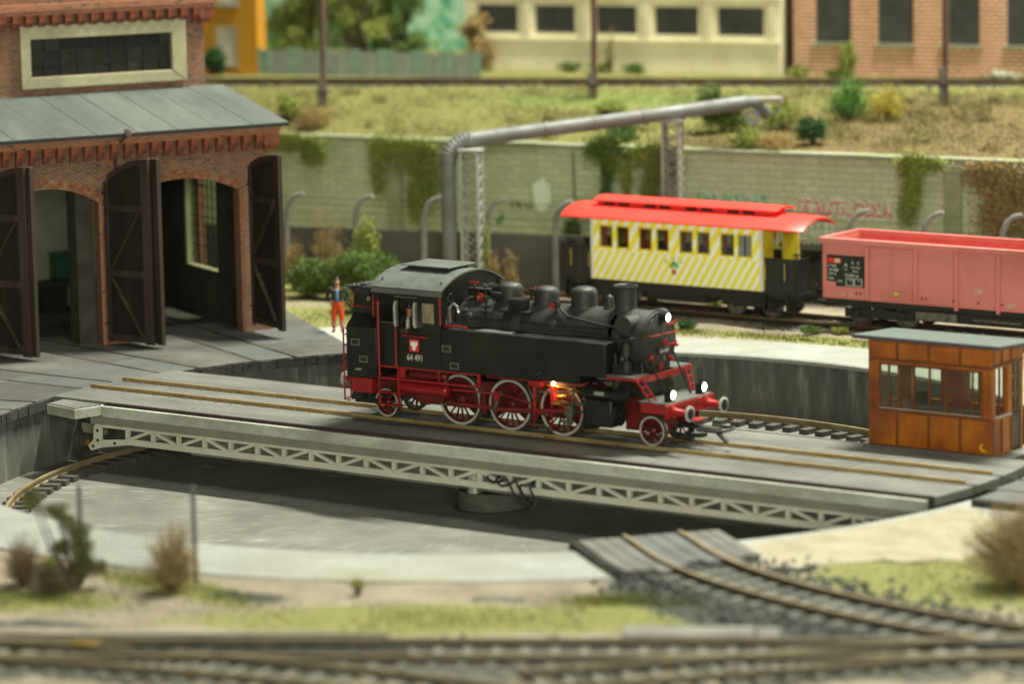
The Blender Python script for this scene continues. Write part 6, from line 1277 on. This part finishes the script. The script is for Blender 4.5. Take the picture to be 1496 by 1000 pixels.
ivy('dark green ivy strand left of the yellow green creeper', [(-17.5, 4.5, .8, .5), (-17.4, 3.7, .25, .5), (-17.5, 2.6, .22, .7)], 2600, LF_G)
ivy('yellow green creeper spreading over the middle of the wall', [(-16.9, 4.0, .3, .4), (-16.1, 4.2, .5, .35), (-15.5, 3.6, .2, .9), (-15.3, 4.5, .8, .3), (-14.9, 3.8, .35, .5), (-16.6, 3.3, .18, .5), (-15.8, 2.7, .2, .8)], 3800, LF_Y, .13)
ivy('olive ivy trailing down left of the right pilaster', [(-5.0, 4.3, .5, .45), (-4.9, 3.4, .3, .8), (-5.1, 2.7, .3, .6), (-4.5, 4.4, .7, .3)], 2800, LF_O)
ivy('rusty brown ivy mass covering the right end of the wall', [(-2.0, 4.0, .8, .6), (-1.2, 3.3, .9, .9), (-.4, 2.9, .9, 1.2), (-1.6, 2.5, .7, .8), (.6, 3.6, 1.2, 1.1), (1.6, 2.6, 1.2, 1.3)], 8000, LF_B, .15)
ivy('small green tuft growing at the wall foot', [(-19.0, 1.35, .3, .35)], 500, LF_G)
def bz(x, y):
    W_ = yw(x); t_ = min(max((y-W_)/max(yt(x)-2.2-W_, 1.5), 0), 1); return 4.5+1.38*(t_*1.15-.15*t_**3)
def bush(label, x, y, w_, h, mat, n=2200, size=.13, z=None, cat='bush', name='bush', group=None, ws_=1.0, lean=0):
    z = bz(x, y)-.05 if z is None else z
    if mat in (LF_V, LF_F, LF_B) and n > 900: return twig_shrub(label, (x, y, z), w_*.95, h, mat, int(n*2.2), size*.62, cat, name)
    bl = [(random.uniform(-.3, .3)*w_, random.uniform(-.25, .25)*w_, h*random.uniform(.35, .62)+lean, w_*random.uniform(.45, .62), w_*random.uniform(.4, .55)*ws_, h*random.uniform(.33, .45)) for _ in range(4)]
    return plant(name, label, cat, (x, y, z), bl, n, size, mat, trunk=False if h < .5 else None, group=group, trunk_r=.035)
bush('bright green leafy shrub high on the grass bank', -10.9, 36.9, 1.15, 1.7, LF_V, 3600)
bush('yellow flowering shrub on the bank beside the bright green one', -9.4, 37.0, 1.05, 1.45, LF_F, 2200, .11)
bush('dark green shrub on the bank left of the pipe end', -14.6, 33.6, 1.45, 1.9, LF_G, 4600)
bush('round olive shrub on the bank at the pipe end', -12.4, 34.3, 1.05, 1.3, LF_O, 2200)
bush('small round dark green bush on the wall top', -9.9, 32.6, .9, 1.2, LF_D, 1800)
bush('green shrub spilling over the wall top below the pipe end', -12.0, 31.1, 1.1, 1.3, LF_O, 2200, lean=-.2)
bush('rust coloured low shrub beside the shrubs on the wall top', -10.8, 31.4, 1.0, .75, LF_B, 1200)
bush('low dark bush on the wall top right of the pipe post', -17.6, 31.0, 1.1, .8, LF_G, 2000)
bush('grey olive bush on the bank behind the shed roof corner', -31.3, 29.3, 1.0, .95, LF_B, 2200); bush('tall olive bush beside the shed roof corner on the bank', -33.0, 29.9, 1.1, 1.2, LF_O, 2400)
bush('low green tuft on the bank at the middle pole', -20.6, 34.4, 1.3, .6, LF_O, 1500)
bush('large mid green bush by the dark fence behind the standing man', -22.2, 20.2, 2.1, 2.1, LF_G, 8000, .14, z=-.4)
bush('dark green bush at the corner of the right shed door', -23.8, 19.4, 1.7, 1.8, LF_G, 6000, .14, z=-.4)
bush('round green bush right behind the locomotive cab', -21.6, 21.3, 1.6, 1.4, LF_G, 5600, .13, z=-.4)
bush('rusty yellow shrub beside the right shed door', -25.4, 20.6, .6, 2.0, LF_B, 2000, .12, z=-.4)
bush('tall dead brown shrub standing against the fence', -24.3, 21.2, .8, 3.0, LF_B, 2600, .12, z=-.4)
bush('spreading olive climber on top of the dark fence', -23.2, 22.0, .9, 3.6, LF_O, 1500, .12, z=-.4)
bush('low green hedge behind the standing man', -20.3, 17.8, 1.5, 1.1, LF_G, 3000, .12, z=-.4)
for i, (x, y, lb) in enumerate(((-18.05, 23.2, 'rusty orange upright shrub right of the lattice post'), (-17.35, 23.3, 'second rusty orange upright shrub next to the cab roof'), (-18.4, 23.2, 'olive climber on the first lattice post'))):
    bush(lb, x, y, .38, 1.8 if i < 2 else 2.8, LF_B if i < 2 else LF_O, 1100, .1, z=-.35)
bush('dark green weed on the ground right of the smokebox', -7.3, 20.0, .60, .36, LF_D, 1100, .09, z=-.40, cat='weed', name='weed')
bush('green weed clump near the cabin roof', -2.9, 20.9, .7, .36, LF_G, 900, .09, z=-.40, cat='weed', name='weed'); bush('yellow green weed clump near the cabin roof', -2.0, 21.2, .5, .34, LF_Y, 800, .09, z=-.40, cat='weed', name='weed')
bush('olive weed under the yellow coach', -9.2, 24.6, .8, .5, LF_O, 700, .09, z=-.42, cat='weed', name='weed')
for i, s in enumerate((-34.5, -29.6, -28.3, -26.4, -19.2, -17.5)):
    x = s*math.cos(R(10)); y = 50+s*math.sin(R(10))-.6; bush(['low green weed at the left corner of the cream building', 'low weed under the first windows of the cream building', 'wide low weed under the second window of the cream building', 'low dark weed under the third window of the cream building', 'low weed at the left corner of the brick factory', 'small green bush below the brick factory windows'][i], x, y, .9, .5, LF_G if i % 2 else LF_O, 700, .12, z=5.85, cat='weed', name='weed')
bush('tall olive shrub against the brick factory wall', -16.6, 46.3, .55, 1.9, LF_O, 1600, .12, z=5.85)
bush('round dark green topiary bush in front of the mustard house', -42.75, 36.6, .95, 1.5, LF_D, 4200, .11, z=5.9)
bush('bare branching weed on the cream building wall', -27.2, 44.4, .25, 2.2, LF_B, 160, .1, z=5.85)

# ------------------------------------------------------------------ pipe bridge
pb = thing('pipeline', 'weathered grey overhead pipe on lattice posts rising over the siding to the bank', 'pipe')
A = Vector((-19.45, 22.4, 5.42)); B_ = Vector((-13.8, 29.0, 6.08)); D_ = Vector((-12.15, 31.4, 6.32))
dirp = (B_-A).normalized(); elb = [Vector((-19.45, 22.4, z)) for z in (-.4, 2, 3.9)]
obj('riser', M().tube(elb+[Vector((-19.45, 22.4, 4.55))], .29, 20), PIPE, pb)
mb = M(); hz = Vector((dirp.x, dirp.y, 0)).normalized(); pts = []
for k in range(11): t_ = k/10*PI/2; pts.append(Vector((-19.45, 22.4, 4.55))+hz*(.85*(1-math.cos(t_)))+Vector((0, 0, .85*math.sin(t_))))
rad = []; P2 = []
for k in range(10):
    for f_ in (0, .5): P2.append(pts[k].lerp(pts[k+1], f_)); rad.append(.33 if f_ else .28)
P2.append(pts[-1]); rad.append(.28); obj('ribbed_elbow', mb.tube(P2, rad, 20), PIPE, pb)
obj('pipe_run', M().tube([pts[-1], B_, D_], .27, 20), PIPE, pb)
for f_ in (.12, .36, .6, .84): c_ = pts[-1].lerp(B_, f_); obj('pipe_joint', M().cyl(c_, c_+dirp*.12, .295, n=20), PIPE, pb)
E1 = D_+dirp*.35; obj('end_elbow', M().tube([D_, E1, E1+Vector((.1, .3, -.3)), E1+Vector((.1, .6, -.5))], .24, 16), PIPE, pb); obj('end_flange', M().lathe([(.10, .0), (.30, 0), (.30, .10), (.24, .12), (.24, .5)], E1+Vector((.10, -.35, -.55)), (-.6, .8, -.1), 20), PIPE, pb)
obj('end_branch', M().tube([E1+Vector((.1, 0, .05)), E1+Vector((1.0, .3, .1))], .12, 10).tube([E1+Vector((1.0, .3, .1)), E1+Vector((.85, .2, -.5))], .05, 6), LATT, pb)
def lattice(lbl, x, y, zb, zt_, w_, az, lv, bw=.05):
    t = thing('lattice_post', lbl, 'post', (x, y, zb), az); h = zt_-zb
    for sx in (-1, 1):
        for sy in (-1, 1): obj('corner_angle', M().box(sx*w_/2-.05, sx*w_/2+.05, sy*w_/2-.05, sy*w_/2+.05, 0, h), LATT, t)
    n = round(h/lv); lv = h/n; q_ = w_/2
    bm1 = mkmesh('brace', M().bar((-q_, -q_, 0), (q_, -q_, lv), .03, bw, up=(0, 1, 0)), LATT); bm2 = mkmesh('brace', M().bar((q_, -q_, 0), (-q_, -q_, lv), .03, bw, up=(0, 1, 0)), LATT)
    for i in range(n):
        for k in range(4): obj('brace', bm1, LATT, t, loc=(0, 0, i*lv), rz=k*PI/2); obj('brace', bm2, LATT, t, loc=(0, 0, i*lv), rz=k*PI/2)
    obj('head_plate', M().box(-q_-.1, q_+.1, -q_-.1, q_+.1, h, h+.08), LATT, t); obj('foot', M().box(-q_-.15, q_+.15, -q_-.15, q_+.15, -.1, .12), COPE, t)
lattice('near lattice post beside the pipe riser', -18.65, 22.75, -.38, 5.02, .62, R(20), .45); lattice('far lattice post under the pipe in front of the wall', -13.9, 29.0, -.38, 5.75, .62, R(20), .40, .13)

# ------------------------------------------------------------------ upper level
p2 = resample([(-60, 50-60*.4245), (14, 50+14*.4245)], 1.0); track('rusty brown track on the upper level along the bank top', p2, 6.10, RAILD, SLEEP, sl=SLM, ballast=BEDF, nst=1500)
CONP = pm('pole_foot_grey', (.20, .20, .18), (.14, .14, .13), 2, .8)
for (x, y, z, fh, lb) in ((-32.55, 31.5, 5.2, 1.25, 'tall brown line pole on grey foot nearest the shed'), (-22.45, 36.3, 5.5, 1.2, 'tall brown line pole in front of the cream building'), (-8.95, 40.9, 5.4, 1.6, 'tall brown line pole in front of the brick factory')):
    t = thing('line_pole', lb, 'pole', (x, y, z)); obj('pole', M().tube([(0, 0, -.2), (0, .05, 4), (.02, .05, 8.5)], [.13, .12, .10], 10), POLE, t); obj('concrete_foot', M().box(-.22, .0, -.16, .16, -.4, fh), CONP, t, bevel=.03)
    obj('clamp', M().box(-.24, .16, -.18, .18, fh*.55, fh*.55+.08), BLKD, t)
    obj('crossarm', M().box(-.9, .9, -.06, .06, 7.9, 8.05), POLE, t)
    for xx in (-.8, .8): obj('insulator', M().lathe([(.03, 0), (.08, .04), (.05, .12), (.07, .16), (.01, .2)], (xx, 0, 8.05), n=10), WINW, t)
def winbars(mb, a, b, c, d, y, nx, nz, t=.02):
    for i in range(1, nx): x = a+(b-a)*i/nx; mb.box(x-t, x+t, y-.02, y+.02, c, d)
    for k in range(1, nz): z = c+(d-c)*k/nz; mb.box(a, b, y-.02, y+.02, z-t, z+t)
    return mb
# cream building
BARG = pm('bars_grey', (.14, .145, .14), (.09, .095, .09), 2, .5)
cb_ = thing('cream_building', 'low cream rendered building with five dark barred windows', 'building', (0, 50, 0), R(10)); cw = [(-34.4, -32.5), (-31.65, -29.75), (-28.75, -26.85), (-26.0, -24.0), (-23.1, -21.0)]
obj('front_wall', M().wall(-35.0, -20.25, 5.7, 10.2, [(a, b, 7.50, 8.70) for a, b in cw], 0, .3), CREAM, cb_)
obj('side_wall', M().box(-20.55, -20.25, .3, 5, 5.7, 10.2).box(-35, -34.7, .3, 5, 5.7, 10.2), CREAM, cb_)
for x in [-34.85, -32.05, -29.25, -26.42, -23.55, -20.6]: obj('pilaster', M().box(x-.14, x+.22, -.08, 0, 7.25, 9.2), CREAM, cb_)
obj('sill_band', M().box(-35, -20.25, -.10, 0, 7.16, 7.30), CREAM, cb_); obj('lintel_band', M().box(-35, -20.25, -.10, 0, 8.98, 9.16), CREAM, cb_)
for a, b in cw: w_ = obj('window', winbars(M().wall(a, b, 7.5, 8.7, [(a+.06, b-.06, 7.56, 8.64)], .1, .16), a, b, 7.5, 8.7, .12, 12, 5, .012), BARG, cb_); obj('pane', M().box(a, b, .17, .18, 7.5, 8.7), pm('pane_grey', (.05, .055, .055), (.10, .105, .10), 1.2, .4) if 'pane_grey' not in bpy.data.materials else bpy.data.materials['pane_grey'], w_)
t = thing('rusty_door', 'dark rusty brown door in the gap between cream building and brick factory', 'door', (0, 50, 0), R(10)); obj('door_panel', M().box(-20.2, -19.72, .6, .7, 5.8, 10), pm('rust_door', (.12, .04, .02), (.05, .025, .015), 2, .8), t); obj('door_frame', M().box(-20.22, -20.14, .5, .6, 5.8, 10).box(-19.78, -19.70, .5, .6, 5.8, 10), BLKD, t)
fb_ = thing('brick_factory', 'red brick factory with tall dark barred windows and pale sills', 'building', (0, 50, 0), R(10)); fwn = [(-18.7, -17.1), (-15.95, -14.35), (-13.15, -11.5), (-10.35, -8.7), (-7.55, -5.9), (-4.8, -3.2), (-2, -.4), (.8, 2.4)]
obj('front_wall', M().wall(-19.65, 6, 5.7, 11, [(a, b, 7.28, 10.6) for a, b in fwn], 0, .35), FBRICK, fb_)
for a, b in fwn:
    w_ = obj('window', winbars(M().wall(a, b, 7.28, 10.6, [(a+.05, b-.05, 7.33, 10.55)], .12, .18), a, b, 7.28, 10.6, .14, 10, 20, .016), BARG, fb_); obj('pane', M().box(a, b, .19, .20, 7.28, 10.6), bpy.data.materials['pane_grey'], w_); obj('sill', M().box(a-.12, b+.12, -.1, .12, 7.17, 7.28), COPE, fb_, bevel=.01)
for a, b in []: obj('brick_pier', M().box(a+.35 if a > -19 else a, b-.35, -.12, 0, 5.7, 10.9), FBRICK, fb_)
t = thing('rubble_heap', 'small heap of pale rubble at the factory wall', 'rubble', (-9.9, 47.3, 5.9)); stones('stones', np.column_stack([rng.normal(0, .3, 60), rng.normal(0, .2, 60), rng.uniform(0, .35, 60)]), .12, COPE, parent=t)
mh = thing('mustard_house', 'mustard yellow house with white shuttered windows', 'house', (0, 48, 0), R(14)); mw = [(-44.5, -43.4, 6.25, 8.0), (-44.35, -43.3, 8.9, 10.5), (-47.6, -46.5, 6.25, 8.0), (-47.6, -46.5, 8.9, 10.5)]
obj('front_wall', M().wall(-50, -42.45, 5.6, 11, mw, 0, .3), MUST, mh); obj('side_wall', M().box(-42.75, -42.45, .3, .9, 5.6, 11), MUST, mh); obj('plinth', M().box(-50, -42.4, -.06, 0, 5.6, 6.05), MUST, mh)
for (a, b, c_, d_) in mw:
    w_ = obj('window', M().wall(a, b, c_, d_, [(a+.10, (a+b)/2-.05, c_+.1, d_-.1), ((a+b)/2+.05, b-.10, c_+.1, d_-.1)], .05, .13), WINW, mh); obj('pane', M().box(a, b, .14, .15, c_, d_), WINW, w_); obj('sill', M().box(a-.06, b+.06, -.1, .05, c_-.08, c_), COPE, mh)
    obj('shutter', M().box(a+.12, (a+b)/2-.07, .02, .05, c_+.1, d_-.1), WINW, w_)
gf = thing('green_grey_fence', 'green grey board fence between the mustard house and the cream building', 'fence', (0, 48, 0), R(14)); bm_ = mkmesh('board', M().box(-.115, .115, 0, .04, 5.8, 7.0), GFEN)
bm2_ = mkmesh('board', M().box(-.11, .11, 0, .04, 5.8, 6.9), GFEN2)
for i in range(44): obj('board', [bm_, bm2_][(i*7//3) % 2], GFEN, gf, loc=(-42.4+i*.24, random.uniform(-.02, .02), random.uniform(-.04, .04)))
obj('rail', M().box(-42.5, -31.9, .04, .10, 6.7, 6.8).box(-42.5, -31.9, .04, .10, 6.1, 6.2), GFEN, gf)
def tree(label, x, y, z, h, w_, mat, n=5000, size=.2):
    bl = [(random.uniform(-.7, .7)*w_, random.uniform(-.4, .4)*w_, h*random.uniform(.2, .95), w_*random.uniform(.42, .65), w_*random.uniform(.4, .55), h*random.uniform(.16, .26)) for _ in range(10)]
    t = plant('tree', label, 'tree', (x, y, z), bl, n, size, mat, trunk=True, crown='crown', trunk_r=.07); return t
tree('broad olive green tree beside the mustard house', -41.3, 41.0, 5.9, 5.5, 2.2, LF_O, 8000); tree('yellow green tree behind the left line pole', -38.6, 42.0, 5.9, 4.8, 1.7, LF_Y, 5200); tree('small dark tree behind the fence right of the line pole', -37.0, 42.6, 5.9, 3.6, 1.2, LF_G, 3800)
tree('brownish small tree at the left corner of the cream building', -33.2, 43.2, 5.9, 2.3, .9, LF_B, 2200); tree('tall dark tree close behind the mustard house corner', -43.3, 44.0, 5.9, 6.5, 2.2, LF_G, 5000)
def backdrop_mat():
    m, t, N, L, P = nt('painted_backdrop'); v = coords(N, L, 'UV', (1, .55, 1)); n = noise(N, L, v, .75, 7, .65, .8); n2 = noise(N, L, v, 1.6, 5, .6, .4)
    c_ = ramp(N, L, n, [(.28, (.04, .13, .05)), (.42, (.07, .32, .16)), (.48, (.16, .46, .30)), (.55, (.55, .74, .60)), (.62, (.18, .40, .16)), (.75, (.52, .58, .26))]); c_ = mixc(N, L, ramp(N, L, n2, [(.52, (0, 0, 0)), (.7, (.8, .8, .8))]), c_, (.05, .30, .17))
    L.new(c_, P.inputs['Base Color']); P.inputs['Roughness'].default_value = .9; return m
obj('backdrop', M().box(-90, 60, 0, .3, -2, 17), backdrop_mat(), loc=(0, 62, 0), rz=R(14), kind='structure')

# ------------------------------------------------------------------ foreground fence and shrubs
ff = thing('wire_mesh_fence', 'fine wire mesh fence panel between two thin grey posts in the foreground', 'fence'); pA, pB = Vector((1.75, -21.0, -.4)), Vector((4.2, -19.62, -.4)); PF = pm('post_blue_grey', (.13, .14, .15), (.09, .095, .10), 3, .6)
for p in (pA, pB): obj('post', M().box(p.x-.042, p.x+.042, p.y-.042, p.y+.042, -.45, 2.02), PF, ff, bevel=.01)
mb = M()
for k in range(20): z = -.25+k*.11; mb.bar((pA.x, pA.y, z), (pB.x, pB.y, z), .007)
for k in range(26): q_ = pA.lerp(pB, k/25); mb.bar((q_.x, q_.y, -.3), (q_.x, q_.y, 1.88), .007)
obj('wire_mesh', mb, PF, ff)
plant('small_tree', 'thin olive conifer like sapling behind the mesh fence at lower left', 'small tree', (1.9, -21.4, -.4), [(-.80, -.55, 2.15, .50, .35, .26), (-.35, -.2, 1.85, .45, .3, .28), (.05, 0, 1.5, .42, .32, .45), (.15, .1, .95, .50, .32, .42), (.40, .25, .55, .42, .3, .34), (-.30, -.1, .9, .45, .25, .26), (.1, .05, .45, .4, .3, .3)], 6000, .075, LF_S, trunk=True, crown='crown', trunk_r=.045)
twig_shrub('reddish brown upright shrub at the far lower left', (.75, -22.0, -.4), .60, 1.3, LF_RB, 6500)
twig_shrub('low dark brown and green shrub at the foot of the sapling', (1.95, -22.3, -.4), .85, .85, leafm('leaf_dark_mix', (.07, .055, .03), (.05, .06, .02), (.13, .10, .05)), 5200)
twig_shrub('feathery straw brown shrub beside the right mesh fence post', (4.36, -20.65, -.4), .80, 1.75, LF_T, 11000)
twig_shrub('large rusty brown shrub at the right edge of the picture', (21.3, -9.6, -.4), 1.6, 2.1, LF_T, 24000, .065)
bush('small yellow green seedling in front of the pit coping', 8.3, -18.5, .32, .55, LF_Y, 170, .09, z=-.4, cat='seedling', name='seedling')
bush('low olive tuft behind the shrubs at lower left', .4, -20.6, .6, .45, LF_O, 700, .08, z=-.4, cat='grass tuft', name='grass_tuft')
# grass blades as ground cover
def blades(name, cand, zfun, dens, hgt, mat, n0):
    P = cand(n0); 
    n = len(P); a = rng.uniform(0, 2*PI, n); h = hgt*rng.uniform(.5, 1.5, n); wq = .018*np.ones(n)
    dx, dy = np.cos(a)*wq, np.sin(a)*wq; lx, ly = rng.normal(0, .35, n)*h, rng.normal(0, .35, n)*h; z = zfun(P[:, 0], P[:, 1])
    V = np.stack([np.column_stack([P[:, 0]-dx, P[:, 1]-dy, z-.02]), np.column_stack([P[:, 0]+dx, P[:, 1]+dy, z-.02]), np.column_stack([P[:, 0]+lx, P[:, 1]+ly, z+h])], 1).reshape(-1, 3)
    return fastmesh(name, V, np.arange(3*n).reshape(-1, 3), mat, kind='stuff', smooth=False)
def cand_ground(n):
    idx = rng.integers(0, len(GR), n); G = np.array([(g[0][0], g[0][1], R(g[1]), g[2], g[3]) for g in GR])[idx]; u = rng.normal(0, .55, n)*G[:, 3]; v_ = rng.normal(0, .55, n)*G[:, 4]
    x = G[:, 0]+u*np.cos(G[:, 2])-v_*np.sin(G[:, 2]); y = G[:, 1]+u*np.sin(G[:, 2])+v_*np.cos(G[:, 2]); k = (np.hypot(x-PC[0], y-PC[1]) > 19.25); return np.column_stack([x, y])[k]
LF_GB = leafm('ground_blade', (.19, .21, .06), (.24, .24, .08), (.16, .18, .05))
setp(blades('ground_grass', cand_ground, lambda x, y: -.38+0*x, 1, .06, LF_GB, 26000), 'short yellow green grass in patches on the sandy ground', 'grass')
def cand_bank(n):
    x = rng.uniform(-45, 4, n); t_ = rng.uniform(0, 1, n); return np.column_stack([x, 32+x*math.tan(R(7))+.15+t_*np.maximum(50+x*math.tan(R(23))-2.2-32-x*math.tan(R(7)), 1.5)])
LF_BK = leafm('bank_blade', (.15, .16, .052), (.21, .20, .07), (.16, .14, .06))
def zb_(x, y): W_ = 32+x*math.tan(R(7)); t_ = np.clip((y-W_)/np.maximum(50+x*math.tan(R(23))-2.2-W_, 1.5), 0, 1); return 4.5+1.38*(t_*1.15-.15*t_**3)+.10*np.sin(x*.9)*np.sin(y*.8)*np.sin(PI*t_)
setp(blades('bank_grass_blades', cand_bank, zb_, 1, .07, LF_BK, 20000), 'yellow green grass growing on the bank', 'grass')

# repeats share a group
GRP = {'line_pole': 'line poles in front of the upper track', 'lattice_post': 'lattice posts carrying the pipe', 'climbing_plant': 'ivy on the retaining wall', 'bush': 'bushes on the bank and by the fence',
       'weed': 'weeds growing from the ground', 'shrub': 'shrubs in the foreground', 'tree': 'trees on the upper level', 'person': 'figures at the turntable', 'railway_track': 'railway tracks'}
def rough(name, n_cl, box, zf, mat, label, spread=.45, hh=.35, per=170):
    x = rng.uniform(box[0], box[1], n_cl); t_ = rng.uniform(.02, .9, n_cl); y = 32+x*math.tan(R(7))+.2+t_*np.maximum(50+x*math.tan(R(23))-2.2-32-x*math.tan(R(7)), 1.5)
    P = []
    for a, b in zip(x, y):
        k = int(per*rng.uniform(.4, 1.4)); s_ = spread*rng.uniform(.4, 1.6); xx = a+rng.normal(0, s_, k); yy = np.maximum(b+rng.normal(0, s_*.7, k), 32.3+xx*math.tan(R(7))); P.append(np.column_stack([xx, yy, zf(xx, yy)+np.abs(rng.normal(0, hh*rng.uniform(.3, 1), k))]))
    return setp(leaves(name, np.concatenate(P), .11, mat, kind='stuff', aspect=.4), label, 'undergrowth')
rough('undergrowth', 90, (-16, 3), zb_, leafm('undergrowth_brown', (.16, .11, .05), (.21, .16, .07), (.12, .12, .045)), 'brown and rusty rough growth on the right part of the bank')
rough('undergrowth', 110, (-40, -4), zb_, leafm('undergrowth_olive', (.13, .16, .045), (.18, .19, .06), (.21, .17, .07)), 'olive rough growth scattered over the bank and wall top')
for o in list(bpy.data.objects):
    if o.parent is None and 'category' in o and 'group' not in o:
        b = o.name.split('.')[0]
        if b in GRP: o['group'] = GRP[b]
